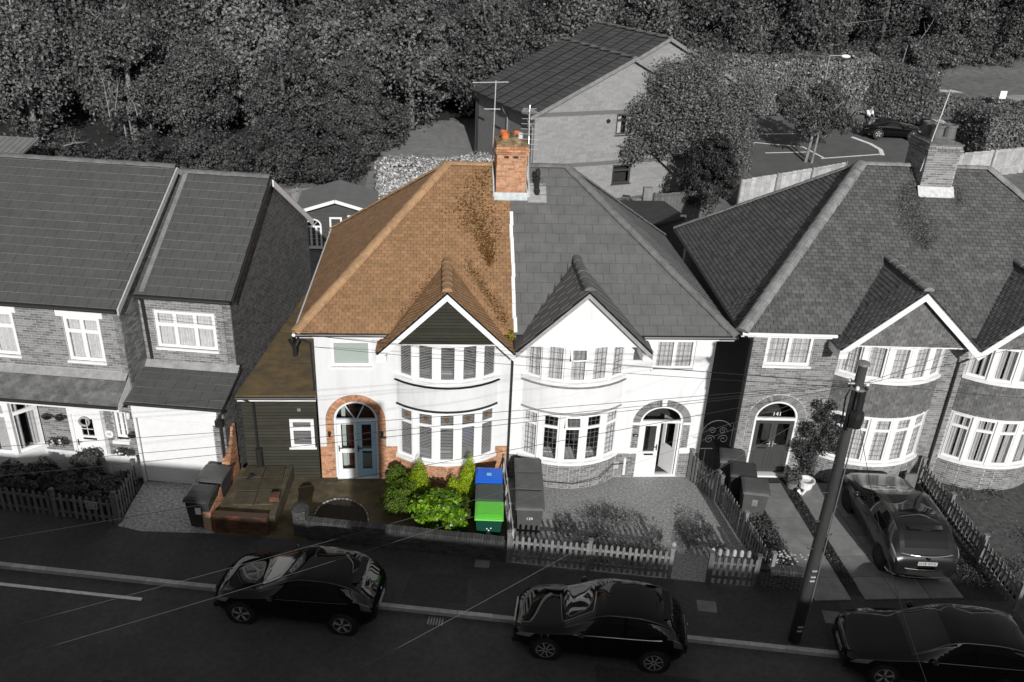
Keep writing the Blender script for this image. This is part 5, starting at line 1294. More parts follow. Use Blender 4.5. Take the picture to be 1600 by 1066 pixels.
g1 = fence('small picket gate panel with rounded pale tops beside the dark brick wall', (4.95, -4.95), (6.2, -5.12), .95, m='wood_dark', gap=.09, posts=2, cat='gate', nm='picket_gate')
for i in range(6):
    x = 4.98+i*.19; mb = MB(); mb.lathe((x+.03, -4.83-.025*i, .9), [(.055, 0), (.055, .12), (.04, .17), (.01, .19)], 8); mb.build('rounded_top', M['wood_pale'], g1)
fence('picket side fence between the gravel garden and the neighbouring driveway', (6.28, -1.45), (6.62, -5.0), .95, posts=3)
g2 = fence('open picket gate with a diagonal brace at the side passage', (5.72, -.1), (6.22, -1.3), 1.0, posts=2, cat='gate', nm='picket_gate', gap=.07)
mb = MB(); mb.bar((5.76, -.12, .25), (6.20, -1.26, .78), .05, .06); mb.build('brace', M['wood_fence'], g2)
fence('weathered picket fence between the parked car and the right-hand lawn', (13.3, -.4), (12.9, -6.2), .85, posts=4, gap=.11)
fence('dark picket fence with shrubs behind it at the lower left', (-14.9, -1.4), (-11.35, -2.12), .85, pw_=.09, gap=.11, m='wood_dark', posts=3)
fence('short return of dark picket fence beside the gravel drive', (-11.3, -2.05), (-11.28, -.45), .95, pw_=.09, gap=.1, m='wood_dark', posts=2)
# sign on the left fence
SG = thing('fence_sign', 'small dark framed sign fixed to the dark picket fence at left', 'sign', (-11.95, -2.02, .62), R(-11))
mb = MB(); mb.box(-.17, .17, -.05, -.03, -.12, .12); mb.build('board', M['wood_dark'], SG)
mb = MB(); mb.box(-.17, .17, -.056, -.051, .105, .12); mb.box(-.17, .17, -.056, -.051, -.12, -.105); mb.box(-.17, -.155, -.056, -.051, -.105, .105); mb.box(.155, .17, -.056, -.051, -.105, .105); mb.build('border', M['wood_pale'], SG)
for s_, z_ in (('PLEASE', .05), ('MIND THE', -.005), ('FENCE', -.06)): 
    pass
for z_, w_ in ((.05, .2), (0, .24), (-.05, .16)):
    mb = MB(); x = -w_/2
    while x < w_/2: mb.box(x, x+.014, -.055, -.052, z_-.014, z_+.014); x += .024
    mb.build('worn_lettering', M['wood_pale'], SG)
# half-moon bed with edging stones
cx, cy = -5.08, -2.1; rx, ry = .78, .95; pts = [(cx+rx*math.cos(math.pi*i/20)+.0, cy+.06-.16*(math.cos(math.pi*i/20))+ry*math.sin(math.pi*i/20)) for i in range(21)]
mb = MB(); mb.prism(pts, .002, .03); bed = setting(mb.build('flower_bed', M['soil_brown'])); pc = Pieces()
for i in range(20):
    p = Vector(pts[i]+(.005,)); q = Vector(pts[i+1]+(.005,)); d = (q-p); n = Vector((-d.y, d.x, 0)).normalized(); pc.box(p+d*.08-n*.02, d*.7, n*.035, (0, 0, .05+random.uniform(0, .02)))
pc.build('edging_stone', mat('edging_stone', g(.25), .8, var=.3, scale=10, tone=.4), bed)
# broken step stone by the door
mb = MB(); mb.prism([(-5.95, -.02), (-5.4, -.02), (-5.45, -.22), (-5.7, -.3), (-5.9, -.2)], .0, .07); tag(mb.build('stone_step', M['slab_brown']), 'broken pale stone at the wall left of the white arched door', 'stone')

# ---- wheeled bins
def bin_(lab, x, y, rz, body, lid, h=1.04, w_=.54, d=.66, group='wheeled bins', label=None, num=None, logo=False):
    w_ *= 1.28; d *= 1.08; T = thing('wheelie_bin', lab, 'wheelie bin', (x, y, 0), rz, group); mb = MB()
    # tapered body: front faces -y
    w0, d0 = w_*.78, d*.72
    mb.hexa([(-w0/2, -d0/2, .06), (w0/2, -d0/2, .06), (-w0/2, d0/2, .06), (w0/2, d0/2, .06), (-w_/2+.02, -d/2+.03, h-.06), (w_/2-.02, -d/2+.03, h-.06), (-w_/2+.02, d/2-.02, h-.06), (w_/2-.02, d/2-.02, h-.06)])
    mb.build('body', body, T)
    mb = MB(); mb.box(-w_/2, w_/2, -d/2, d/2-.01, h-.06, h-.02); mb.build('rim', body, T)
    mb = MB(); n1 = 6
    prof = [(-d/2-.03, h-.045), (-d/2-.02, h-.01), (-d/2+.08, h+.03), (0, h+.055), (d/2-.1, h+.06), (d/2, h+.02)]
    for sx in (-1, 1):
        for y_, z_ in prof: mb.v.append((sx*(w_/2+.015), y_, z_-.02))
    for (y_, z_) in prof: mb.v.append((-(w_/2-.06), y_+(.03 if y_ < -d/4 else -.02), z_+.015))
    for (y_, z_) in prof: mb.v.append(((w_/2-.06), y_+(.03 if y_ < -d/4 else -.02), z_+.015))
    for i in range(5): mb.f += [(12+i, 18+i, 19+i, 13+i), (i, 12+i, 13+i, i+1), (18+i, 6+i, 7+i, 19+i)]
    mb.f += [(0, 6, 18, 12), (5, 17, 23, 11), tuple(range(6))[::-1]+tuple([]) , tuple(range(6, 12))]
    mb.v += [(-(w_/2), -d/2+.02, h-.03), ((w_/2), -d/2+.02, h-.03)]
    mb.build('lid', lid, T)
    mb = MB(); mb.tube([(-w_/2+.06, d/2+.05, h-.03), (w_/2-.06, d/2+.05, h-.03)], .016, 6)
    for sx in (-.5, .5): mb.box(sx*(w_-.1)-.02, sx*(w_-.1)+.02, d/2-.03, d/2+.06, h-.07, h+.0)
    mb.build('handle', body, T)
    for sx in (-1, 1): mb = MB(); mb.lathe((sx*(w_/2-.07), d/2-.06, .10), [(.10, -.025), (.10, .025)], 12, axis=(1, 0, 0)); mb.build('wheel', M['black'], T)
    fn = -d/2+.03; fz_ = lambda z: -(d0/2+(d/2-.03-d0/2)*(z-.06)/(h-.12))
    if label: mb = MB(); z = h*.62; mb.hexa([(x_, fz_(z_)-.004-.003*q, z_) for z_ in (z-.12, z+.12) for q in (1, 0) for x_ in (-.08, .08)]); mb.build('sticker', label, T)
    if num:
        z = h*.6; text_obj(num, .13, M['print_white'], T, basis((0, fz_(z)-.012, z), (1, 0, 0), (0, -.08, 1), (0, -1, -.08)))
    if logo:
        for (x_, z_, r) in ((-.05, .62, .02), (.06, .64, .02), (0, .56, .022)):
            mb = MB(); mb.lathe((x_, fz_(z_)+.0, z_), [(r, 0), (r, .008)], 10, axis=(0, -1, 0)); mb.build('print_mark', M['print_white'], T)
        mb = MB(); mb.hexa([(x_, fz_(z_)-.006+.004*q, z_) for z_, ww in ((.32, .09), (.5, .05)) for q in (0, 1) for x_ in (-ww, ww)]); mb.build('print_mark', M['print_blue'], T)
    return T
GB = 'wheeled bins in the front gardens'
bin_('dark wheelie bin with a white label, nearest the pavement on the gravel drive', -8.92, -2.1, R(-8), M['bin_black'], M['bin_black'], w_=.56, d=.7, label=M['print_white'], group=GB)
bin_('dark wheelie bin behind the labelled one beside the garage door', -8.78, -1.12, R(-10), M['bin_black'], M['bin_grey'], w_=.58, d=.72, group=GB)
bin_('wheelie bin with a bright green lid and dark green body behind the front wall', -.86, -2.98, R(-4), M['bin_dkgreen'], M['bin_green'], w_=.6, d=.72, logo=True, group=GB, h=1.02)
bin_('wheelie bin with a dull grey lid between the blue and green lidded bins', -.82, -2.2, R(-4), M['bin_black'], M['bin_olive'], w_=.6, d=.7, group=GB, h=1.06)
b3 = bin_('wheelie bin with a bright blue lid nearest the conifers', -.79, -1.42, R(-4), M['bin_olive'], M['bin_blue'], w_=.6, d=.7, group=GB, h=1.08)
mb = MB(); mb.box(-.07, .07, -.1, .04, 1.148, 1.152); mb.build('lid_print', M['print_blue'], b3)
bin_('grey wheelie bin numbered 139, front one of the three by the party fence', .32, -2.55, R(-4), M['bin_grey'], M['bin_grey'], w_=.62, d=.74, num='139', group=GB)
bin_('grey wheelie bin in the middle of the three left of the bay window', .38, -1.66, R(-3), M['bin_grey'], M['bin_grey'], w_=.62, d=.74, group=GB)
bin_('grey wheelie bin nearest the wall of the three left of the bay window', .42, -.88, R(-3), M['bin_grey'], M['bin_grey'], w_=.62, d=.74, group=GB)
bin_('half sunlit dark wheelie bin on the slabs right of the picket fence', 7.15, -1.95, R(-12), M['bin_grey'], M['bin_grey'], w_=.6, d=.74, label=M['concrete'], group=GB)
bin_('dark wheelie bin in the middle of the three by the double door', 7.05, -1.1, R(-14), M['bin_black'], M['bin_black'], w_=.6, d=.7, group=GB)
bin_('dark wheelie bin nearest the side passage of the three by the double door', 6.95, -.35, R(-14), M['bin_grey'], M['bin_grey'], w_=.6, d=.7, group=GB)
# thin white fence rail along the party line between the coloured and grey plots
pf = thing('party_fence', 'narrow pale boundary fence between the coloured bins and the grey bins', 'fence')
for y in (-.2, -1.4, -2.6, -3.8):
    mb = MB(); mb.box(-.28, -.22, y-.03, y+.03, 0, .98); mb.build('post', M['wood_pale'], pf)
for z in (.35, .93):
    mb = MB(); mb.box(-.265, -.235, -3.8, -.2, z-.04, z+.04); mb.build('rail', M['wood_pale'], pf)
# wrought iron side gate
ig = thing('iron_gate', 'scrolled wrought iron gate in the dark passage between the houses', 'gate', (6.1, .35, 0))
mb = MB()
for x in (0, 1.0): mb.tube([(x, 0, 0), (x, 0, 1.75)], .016, 6)
mb.build('gate_frame', mat('wrought_iron', g(.09), .6), ig)
mb = MB(); mb.tube([(0, 0, .85), (1, 0, .85)], .012, 6); mb.build('rail', mat('wrought_iron', g(.09), .6), ig)
mb = MB(); mb.tube([(.5-.5*math.cos(math.pi*i/16), 0, 1.4+.5*math.sin(math.pi*i/16)) for i in range(17)], .014, 6); mb.build('arch_bar', mat('wrought_iron', g(.09), .6), ig)
for (cx_, cz, r, sg) in ((.27, 1.2, .17, 1), (.73, 1.2, .17, -1), (.33, 1.52, .13, -1), (.67, 1.52, .13, 1)):
    mb = MB(); mb.tube([(cx_+sg*r*(1-i/34)*math.cos(i*.33), 0, cz+r*(1-i/34)*math.sin(i*.33)) for i in range(30)], .010, 5); mb.build('scroll', mat('wrought_iron', g(.09), .6), ig)
for x in (.2, .4, .6, .8):
    mb = MB(); mb.tube([(x, 0, .05), (x, 0, .85)], .009, 5); mb.build('bar', mat('wrought_iron', g(.09), .6), ig)
# plant pots by the double door
mb = MB(); mb.lathe((9.35, -.75, 0), [(.12, 0), (.2, .12), (.22, .3), (.27, .34), (.27, .38), (.22, .38), (.2, .3)], 14); pt_ = thing('plant_pot', 'white ornamental plant pot standing right of the dark double door', 'plant pot', (0, 0, 0)); mb.build('pot', M['white'], pt_)
mb = MB(); mb.tube([(9.12, -.85, .05), (9.02, -1.0, .14), (9.12, -1.08, .05), (9.25, -.98, .12)], .045, 7); mb.build('ornament_foot', M['white'], pt_)
mb = MB(); mb.lathe((8.95, -.62, 0), [(.14, 0), (.19, .22), (.2, .24), (.17, .24)], 12); tag(mb.build('plant_pot', M['concrete']), 'dull grey plant pot under the climbing shrub by the double door', 'plant pot')
mb = MB(); mb.lathe((-13.0, .15, 0), [(.15, 0), (.25, .25), (.28, .3), (.24, .3)], 12); tag(mb.build('plant_pot', M['steel']), 'rimmed round plant pot below the bay at the lower left', 'plant pot')
mb = MB(); mb.prism([(12.55, -.75), (12.95, -.8), (12.9, -.9), (12.52, -.85)], 0, .62); tag(mb.build('leaning_board', M['wood_fence']), 'pale board leaning by the fence under the right-hand bay', 'board')

# ================================================================== vehicles
def smooth(xs, ys):
    xs = np.array(xs, float); ys = np.array(ys, float)
    m = np.zeros(len(xs)); dx = np.diff(xs); s = np.diff(ys)/dx
    m[1:-1] = np.where(s[:-1]*s[1:] > 0, 2*s[:-1]*s[1:]/(s[:-1]+s[1:]+1e-12), 0); m[0] = s[0]; m[-1] = s[-1]
    def f(x):
        i = int(np.clip(np.searchsorted(xs, x)-1, 0, len(xs)-2)); t = (x-xs[i])/dx[i]; t = min(1, max(0, t))
        h = dx[i]; return (2*t**3-3*t**2+1)*ys[i]+(t**3-2*t**2+t)*h*m[i]+(-2*t**3+3*t**2)*ys[i+1]+(t**3-t**2)*h*m[i+1]
    return f
def car(P):
    """x runs from nose (0) to tail (L); z up; wheels at wb"""
    T = thing('parked_car', P['label'], 'car', P['loc'], P['rz'], 'cars parked along the kerb' if P.get('kerb', True) else None); T.scale = P.get('scale', (1, 1, 1.02))
    L, W = P['L'], P['W']; zt = smooth(*zip(*P['top'])); zb = smooth(*zip(*P['belt'])); wp = smooth(*zip(*P['plan'])); zl = smooth(*zip(*P['low']))
    xs = np.unique(np.concatenate([np.linspace(0, .35, 12), np.linspace(.35, L-.35, 84), np.linspace(L-.35, L, 12)])); nl, nu, nr = 10, 8, 9
    rows = []
    wr0 = P.get('roofw', .72)
    for x in xs:
        hw = wp(x)*W/2; b = zb(x); t = max(zt(x), b+.012); lo = zl(x); h = t-b; k = min(1, max(0, h/.5)); pts = []
        for i in range(nl+1):
            f = i/nl; z = lo+(b-lo)*f; bulge = 1-.10*(1-f)**3-.06*max(0, f-.62)**1.3*1.2; pts.append((hw*bulge*(1-.07*(1-f)**8), z))
        y0 = pts[-1][0]; yc = y0*(1-k)*.86+k*hw*wr0*1.02; zc = b+h*(.55+.33*k)
        for i in range(1, nu+1):
            f = i/nu; pts.append((y0+(yc-y0)*f+math.sin(f*math.pi)*.018*k, b+(zc-b)*f))
        for i in range(1, nr+1):
            f = i/nr; a = f*math.pi/2; pts.append((yc*math.cos(a)**.85 if i < nr else 0, zc+(t-zc)*math.sin(a)**(.75)))
        rows.append(pts)
    A = np.array(rows); n = A.shape[1]
    for _ in range(3):
        B2 = A.copy()
        for q in range(3, len(xs)-3): B2[q, nl+1:] = (A[q-2, nl+1:]+2*A[q-1, nl+1:]+3*A[q, nl+1:]+2*A[q+1, nl+1:]+A[q+2, nl+1:])/9
        A = B2
    wc = P['wheels']; wr = P['wr']; ar = wr+.055
    X = np.repeat(xs[:, None], n, 1)
    # snap arch rims
    X2 = X.copy(); Z2 = A[:, :, 1].copy()
    for c in wc:
        dx = X-c; dz = A[:, :, 1]-wr; r = np.hypot(dx, dz); side = np.zeros_like(r, bool); side[:, :nl+1] = True
        m_ = side & (abs(r-ar) < .035); X2[m_] = (c+dx/r*ar)[m_]; Z2[m_] = (wr+dz/r*ar)[m_]
    V = []; idx = {}
    for i in range(len(xs)):
        for j in range(n): V.append((X2[i, j], -A[i, j, 0], Z2[i, j]))
    k0 = len(V)
    for i in range(len(xs)):
        for j in range(n): V.append((X2[i, j], A[i, j, 0], Z2[i, j]))
    F = {'body': [], 'side_window': [], 'windscreen': [], 'rear_window': [], 'panel': []}
    sw = P['sidewin']; ws = P['screen']; rw = P['rear']
    def inpoly(x, z, poly):
        c = False
        for i in range(len(poly)):
            x1, z1 = poly[i]; x2, z2 = poly[i-1]
            if (z1 > z) != (z2 > z) and x < (x2-x1)*(z-z1)/(z2-z1)+x1: c = not c
        return c
    for i in range(len(xs)-1):
        for j in range(n-1):
            x = (X2[i, j]+X2[i+1, j+1])/2; z = (Z2[i, j]+Z2[i+1, j+1])/2; y = (A[i, j, 0]+A[i+1, j+1, 0])/2
            if j < nl and any(math.hypot(x-c, z-wr) < ar-.005 for c in wc): continue
            key = 'body'; u = (j-nl)/nu
            if nl <= j < nl+nu and any(inpoly(x, u, p) for p in sw): key = 'side_window'
            elif j >= nl+nu-1 or False:
                if ws[0] < x < ws[1] : key = 'windscreen'
                elif rw[0] < x < rw[1] and y < P.get('rearw', .56): key = 'rear_window'
                elif P.get('glassroof') and P['glassroof'][0] < x < P['glassroof'][1] and y < .5: key = 'panel'
            a, b, c, d = i*n+j, (i+1)*n+j, (i+1)*n+j+1, i*n+j+1
            F[key].append((a, b, c, d)); F[key].append((k0+d, k0+c, k0+b, k0+a))
    F['body'].append(tuple(j for j in range(n))); F['body'].append(tuple(k0+j for j in range(n))[::-1])
    e = (len(xs)-1)*n; F['body'].append(tuple(e+j for j in range(n))[::-1]); F['body'].append(tuple(k0+e+j for j in range(n)))
    for key, fs in F.items():
        if not fs: continue
        groups = [fs]
        if key == 'side_window': groups = [[f for f in fs if f[0] < k0], [f for f in fs if f[0] >= k0]]
        for gfs in groups:
            used = sorted({v for f in gfs for v in f}); mp = {v: i for i, v in enumerate(used)}; mb = MB(); mb.v = [V[v] for v in used]; mb.f = [tuple(mp[v] for v in f) for f in gfs]
            o = mb.build(key if key != 'panel' else 'glass_roof', P['paint'] if key == 'body' else M['car_glass'], T, smooth=True)
            if key == 'body':
                mod = o.modifiers.new('weld', 'WELD'); mod.merge_threshold = .0008
    # underbody and wheel wells
    mb = MB(); mb.box(.3, L-.35, -W/2*.76, W/2*.76, .18, .5); mb.build('underbody', M['car_trim'], T)
    for ax, c in enumerate(wc):
        for sg in (-1, 1):
            y = sg*(W/2-.02); mb = MB(); ax_ = (0, sg, 0); w_ = .20; r = wr
            mb.lathe((c, y-sg*w_, r), [(r*.6, 0), (r*.94, .0), (r, .03), (r, w_-.04), (r*.95, w_-.008), (r*.70, w_-.0)], 28, axis=ax_); Wh = mb.build('wheel', M['tyre'], T, smooth=False)
            mb = MB(); mb.lathe((c, y-sg*.035, r), [(r*.70, .028), (r*.66, .033), (r*.63, .0), (.02, -.02)], 28, axis=ax_); mb.build('rim_well', M['car_trim'], Wh)
            mb = MB(); prev = None; N_ = 28
            for q in range(N_):
                a0, a1 = 2*math.pi*q/N_, 2*math.pi*(q+1)/N_; mb.hexa([(c+math.cos(a)*rr, y+sg*yy, r+math.sin(a)*rr) for yy in (-.03, .0) for rr in (r*.62, r*.70) for a in (a0, a1)])
            ns = P.get('spokes', 5)
            for q in range(ns):
                a = 2*math.pi*q/ns+.3
                for da in ((-.13, .13) if P.get('twin', True) else (0,)):
                    mb.bar((c+math.cos(a)*.03, y-sg*.012, r+math.sin(a)*.03), (c+math.cos(a+da)*r*.64, y-sg*.010, r+math.sin(a+da)*r*.64), .022, .026, up=Vector((0, 1, 0)))
            mb.lathe((c, y-sg*.03, r), [(.05, 0), (.05, .022), (.03, .028)], 12, axis=ax_); mb.build('rim', P.get('rimmat', M['alloy']), Wh)
            mb = MB(); mb.lathe((c, y-sg*.33, r), [(ar, 0), (ar+.004, .3)], 24, axis=ax_); mb.build('wheel_arch', M['car_trim'], T)
    def surf(x, jf, off=.004, sg=-1):
        i = int(np.clip(np.searchsorted(xs, x), 1, len(xs)-1)); t = (x-xs[i-1])/(xs[i]-xs[i-1]); r_ = A[i-1]*(1-t)+A[i]*t; j = min(n-2, int(jf)); q = r_[j]*(1-(jf-j))+r_[j+1]*(jf-j)
        return Vector((x, sg*(q[0]+off), q[1]+off*.6))
    def patch(name, m, x0, x1, j0, j1, off=.006, sides=(-1, 1), skew=0, curve=0, nx=8, nj=6, lab=None):
        for sg in sides:
            mb = MB(); 
            for a in range(nx+1):
                for b in range(nj+1):
                    fx, fj = a/nx, b/nj; xx = x0+(x1-x0)*fx+skew*fj; xx = min(L-.002, max(.002, xx)); mb.v.append(tuple(surf(xx, j0+(j1-j0)*fj*(1-curve*(abs(fx-.5)*2)**3*.5), off, sg)))
            for a in range(nx):
                for b in range(nj):
                    q = (a*(nj+1)+b, (a+1)*(nj+1)+b, (a+1)*(nj+1)+b+1, a*(nj+1)+b+1); mb.f.append(q if sg < 0 else q[::-1])
            mb.build(name, m, T, smooth=True)
    hl = P['head']; patch('headlight', M['lamp'], *hl, skew=P.get('hskew', .12))
    tlp = P['tail']; patch('tail_light', P.get('tailmat', M['lamp_red']), *tlp, skew=-.06)
    # window line, door seams, handles, mirrors
    for sg in (-1, 1):
        x0, x1 = P['beltline']; mb = MB(); mb.tube([surf(x0+(x1-x0)*i/24, nl+.3, .004, sg) for i in range(25)], .008 if P.get('chrome') else .006, 5); mb.build('window_trim', M['chrome'] if P.get('chrome') else M['lamp_red'], T)
        mb = MB(); x0, x1 = P['roofline']; mb.tube([surf(x0+(x1-x0)*i/30, nl+nu+.3, .003, sg) for i in range(31)], .008, 5); mb.build('roof_trim', M['lamp'] if P.get('rooftrim') else M['lamp_red'], T)
        for xd in P['doors']:
            mb = MB(); mb.tube([surf(xd+.03*math.sin(j*.5), j, .001, sg) for j in np.linspace(1.2, nl, 9)], .004, 4); mb.build('door_gap', M['print_black'], T)
        for xh in P['handles']:
            mb = MB(); mb.tube([surf(xh, 8, .012, sg), surf(xh+.07, 8.05, .024, sg), surf(xh+.15, 8, .012, sg)], .012, 6); mb.build('door_handle', P['paint'], T)
        xm = P['mirror']; p = surf(xm, nl+1.0, .02, sg); mb = MB(); mb.lathe(p+Vector((0, sg*.0, .02)), [(.02, -.0), (.075, .03), (.085, .11), (.06, .17), (.02, .19)], 10, axis=(0, sg, .1)); mb.build('mirror', P['paint'], T, smooth=True)
    # number plates, grille, badge, aerial, wipers
    for (x, z, nx_, tx) in ((-.012, P.get('fplz', .42), -1, P.get('ftext')), (L+.012, P.get('rplz', .55), 1, P.get('rtext'))):
        mb = MB(); mb.box(x-.008, x+.008, -.26, .26, z-.057, z+.057); pl_ = mb.build('number_plate', M['plate'], T)
        if tx: text_obj(tx, .115, M['print_black'], T, basis((x+nx_*.010, 0, z), (0, nx_, 0), (0, 0, 1), (nx_, 0, 0)))
    mb = MB(); zg = P.get('grz', .62)
    for i in range(4): mb.box(-.010, .02, -.42, .42, zg-.07+i*.04, zg-.055+i*.04)
    mb.build('grille', M['chrome'] if P.get('chrome') else M['car_trim'], T)
    mb = MB(); mb.box(-.012, .1, -.6, .6, .22, .34); mb.build('lower_grille', M['car_trim'], T)
    mb = MB(); mb.lathe((-.012, 0, zt(.03)-.05), [(.045, 0), (.045, .008)], 12, axis=(-1, 0, 0)); mb.lathe((L+.0, 0, P.get('bz', .82)), [(.045, 0), (.045, .012)], 12, axis=(1, 0, 0)); mb.build('badge', M['chrome'], T)
    if P.get('rbump'):
        hw = wp(L-.2)*W/2; arc_ = [(L-.35+.39*math.cos(a*.5*math.pi/6)**.6 if abs(a) < 6 else L-.35, (hw+.02)*math.sin(a*.5*math.pi/6)) for a in range(-6, 7)]
        mb = MB(); mb.prism(arc_, .28, .55); mb.build('rear_bumper', M['car_trim'], T)
        for z_, r_ in ((.34, .014), (.60, .012)):
            mb = MB(); mb.tube([(x_+.006, y_, z_) for x_, y_ in arc_], r_, 6); mb.build('bumper_strip', M['chrome'] if z_ < .5 else P['paint'], T)
        mb = MB(); mb.tube([(L-.02-.16*(abs(y_)/.8)**2, y_, .985) for y_ in np.linspace(-.82, .82, 15)], .014, 6); mb.build('tailgate_edge', M['lamp'], T)
    xa = P['aerial']; mb = MB(); mb.tube([(xa, 0, zt(xa)), (xa+.12, 0, zt(xa)+.16)], .006, 5); mb.build('aerial', M['black'], T)
    for yy in (-.5, .1):
        x0 = P['screen'][0]; mb = MB(); pts_ = []
        for i in range(8):
            y = yy+.5*i/7; pts_.append((x0+.02+.05*i/7, y, zt(x0+.02+.05*i/7)+.012-.10*(y/.75)**2*.5)); 
        mb.tube(pts_, .007, 5); mb.build('wiper', M['black'], T)
    if P.get('spoiler'):
        xs_ = P['spoiler']; mb = MB(); pts_ = [(xs_, -.5), (xs_+.17, -.46), (xs_+.19, 0), (xs_+.17, .46), (xs_, .5)]; mb.prism(pts_, zt(xs_)-.035, zt(xs_)-.005); mb.build('spoiler', P['paint'], T)
        mb = MB(); mb.box(xs_+.17, xs_+.185, -.12, .12, zt(xs_)-.045, zt(xs_)-.02); mb.build('brake_light', M['lamp_red'], T)
    return T
hatch = dict(L=4.1, W=1.80, wr=.335, wheels=(.80, 3.34), roofw=.70,
    top=[(0, .58), (.06, .68), (.25, .78), (.9, .92), (1.15, .97), (1.5, 1.14), (1.95, 1.36), (2.3, 1.44), (2.9, 1.45), (3.4, 1.38), (3.62, 1.30), (3.85, 1.06), (4.02, .88), (4.1, .72)],
    belt=[(0, .55), (.3, .72), (1.0, .84), (1.6, .90), (3.2, .97), (3.7, 1.0), (3.95, .86), (4.1, .70)],
    plan=[(0, .58), (.05, .70), (.15, .81), (.35, .91), (.8, .985), (2.0, 1.0), (3.3, .98), (3.75, .90), (4.0, .78), (4.1, .64)], low=[(0, .30), (.15, .22), (.6, .19), (3.6, .2), (3.95, .27), (4.1, .36)],
    screen=(1.24, 1.93), rear=(3.60, 3.93), head=(.05, .42, 8.0, 10.2), tail=(3.80, 4.03, 7.6, 11.5), beltline=(1.45, 3.5), roofline=(1.5, 3.62), doors=(1.45, 2.45), handles=(2.18, 3.02), mirror=1.62, aerial=3.35, spoiler=3.52,
    sidewin=[[(1.62, .10), (1.85, .55), (2.10, .93), (2.42, .93), (2.42, .10)], [(2.50, .10), (2.50, .93), (3.1, .93), (3.42, .12)]])
def place(nose, dirdeg, z=-.1): return dict(loc=(nose[0], nose[1], z), rz=R(dirdeg))
# body x axis runs from nose to tail
car(dict(hatch, label='black five-door hatchback at the kerb, leftmost of the three', paint=M['car_black'], **place((-7.72, -5.0), -10.5), spokes=5, ftext=None, twin=True))
h2 = dict(hatch); h2.update(L=4.15, sidewin=[[(1.62, .10), (1.85, .55), (2.10, .93), (2.58, .93), (2.58, .10)], [(2.68, .10), (2.68, .93), (3.05, .9), (3.55, .55), (3.45, .14)]], doors=(1.45, 2.75), handles=(2.5,), chrome=True, wheels=(.82, 3.38), roofline=(1.4, 3.55), rooftrim=False)
car(dict(h2, label='black three-door hatchback with chrome window line at the kerb, in the middle', paint=M['car_black'], **place((-.36, -6.38), -11), spokes=8, twin=False))
h3 = dict(hatch); h3.update(L=4.6, W=1.8, wheels=(.86, 3.55), top=[(0, .60), (.08, .70), (.3, .80), (1.05, .94), (1.35, .99), (1.7, 1.15), (2.2, 1.39), (2.6, 1.46), (3.2, 1.47), (3.9, 1.40), (4.1, 1.32), (4.4, 1.02), (4.52, .9), (4.6, .74)],
    belt=[(0, .55), (.3, .72), (1.1, .86), (1.8, .92), (3.6, .98), (4.15, 1.0), (4.45, .86), (4.6, .7)], plan=[(0, .66), (.1, .82), (.35, .93), (.9, .99), (2.2, 1.0), (3.7, .985), (4.2, .92), (4.5, .84), (4.6, .76)], low=[(0, .3), (.15, .22), (.6, .19), (4.0, .2), (4.45, .27), (4.6, .36)],
    screen=(1.40, 2.18), rear=(4.08, 4.42), tail=(4.3, 4.53, 7.6, 11.5), beltline=(1.6, 4.0), roofline=(1.7, 4.1), doors=(1.6, 2.75), handles=(2.45, 3.4), mirror=1.82, aerial=3.8, spoiler=4.0, sidewin=[[(1.8, .10), (2.1, .6), (2.35, .93), (2.7, .93), (2.7, .10)], [(2.8, .10), (2.8, .93), (3.5, .93), (3.85, .12)]])
car(dict(h3, label='dark saloon-like car at the kerb cut off by the lower right edge', paint=M['car_dark'], **place((7.5, -7.45), -11), spokes=5, rooftrim=True, ftext='YX16 LBN', fplz=.45))
suv = dict(hatch); suv.update(L=4.25, W=1.94, wr=.335, wheels=(.86, 3.45), roofw=.76, kerb=False, glassroof=(2.25, 3.3),
    top=[(0, .72), (.08, .84), (.35, .95), (.8, 1.05), (1.15, 1.11), (1.6, 1.33), (2.0, 1.52), (2.4, 1.57), (3.0, 1.58), (3.5, 1.53), (3.66, 1.48), (3.95, 1.2), (4.1, 1.02), (4.2, .92), (4.25, .72)],
    belt=[(0, .66), (.3, .84), (1.0, .95), (1.6, 1.0), (3.3, 1.06), (3.85, 1.08), (4.1, .98), (4.25, .78)], screen=(1.12, 1.98), rear=(3.66, 4.02), rearw=.62, tail=(3.9, 4.2, 7.2, 11.5), head=(.1, .6, 8, 10.6), plan=[(0, .72), (.08, .84), (.3, .94), (.8, .995), (2.0, 1.0), (3.5, .985), (3.9, .95), (4.15, .9), (4.25, .84)], low=[(0, .34), (.15, .24), (.6, .2), (3.7, .22), (4.1, .28), (4.25, .34)],
    sidewin=[[(1.62, .10), (1.9, .6), (2.1, .93), (2.5, .93), (2.5, .10)], [(2.6, .10), (2.6, .93), (3.15, .93), (3.4, .5), (3.3, .12)]], spoiler=3.55, rbump=True, tailmat=M['lamp'], rplz=.78, bz=.93, beltline=(1.5, 3.5), roofline=(1.5, 3.66), rtext='H18 XVX')
car(dict(suv, label='bronze grey glass-roofed car parked nose-in on the slabs of the driveway', paint=M['car_grey'], loc=(11.2, -1.0, .0), rz=R(-95), spokes=6, rimmat=M['car_trim']))
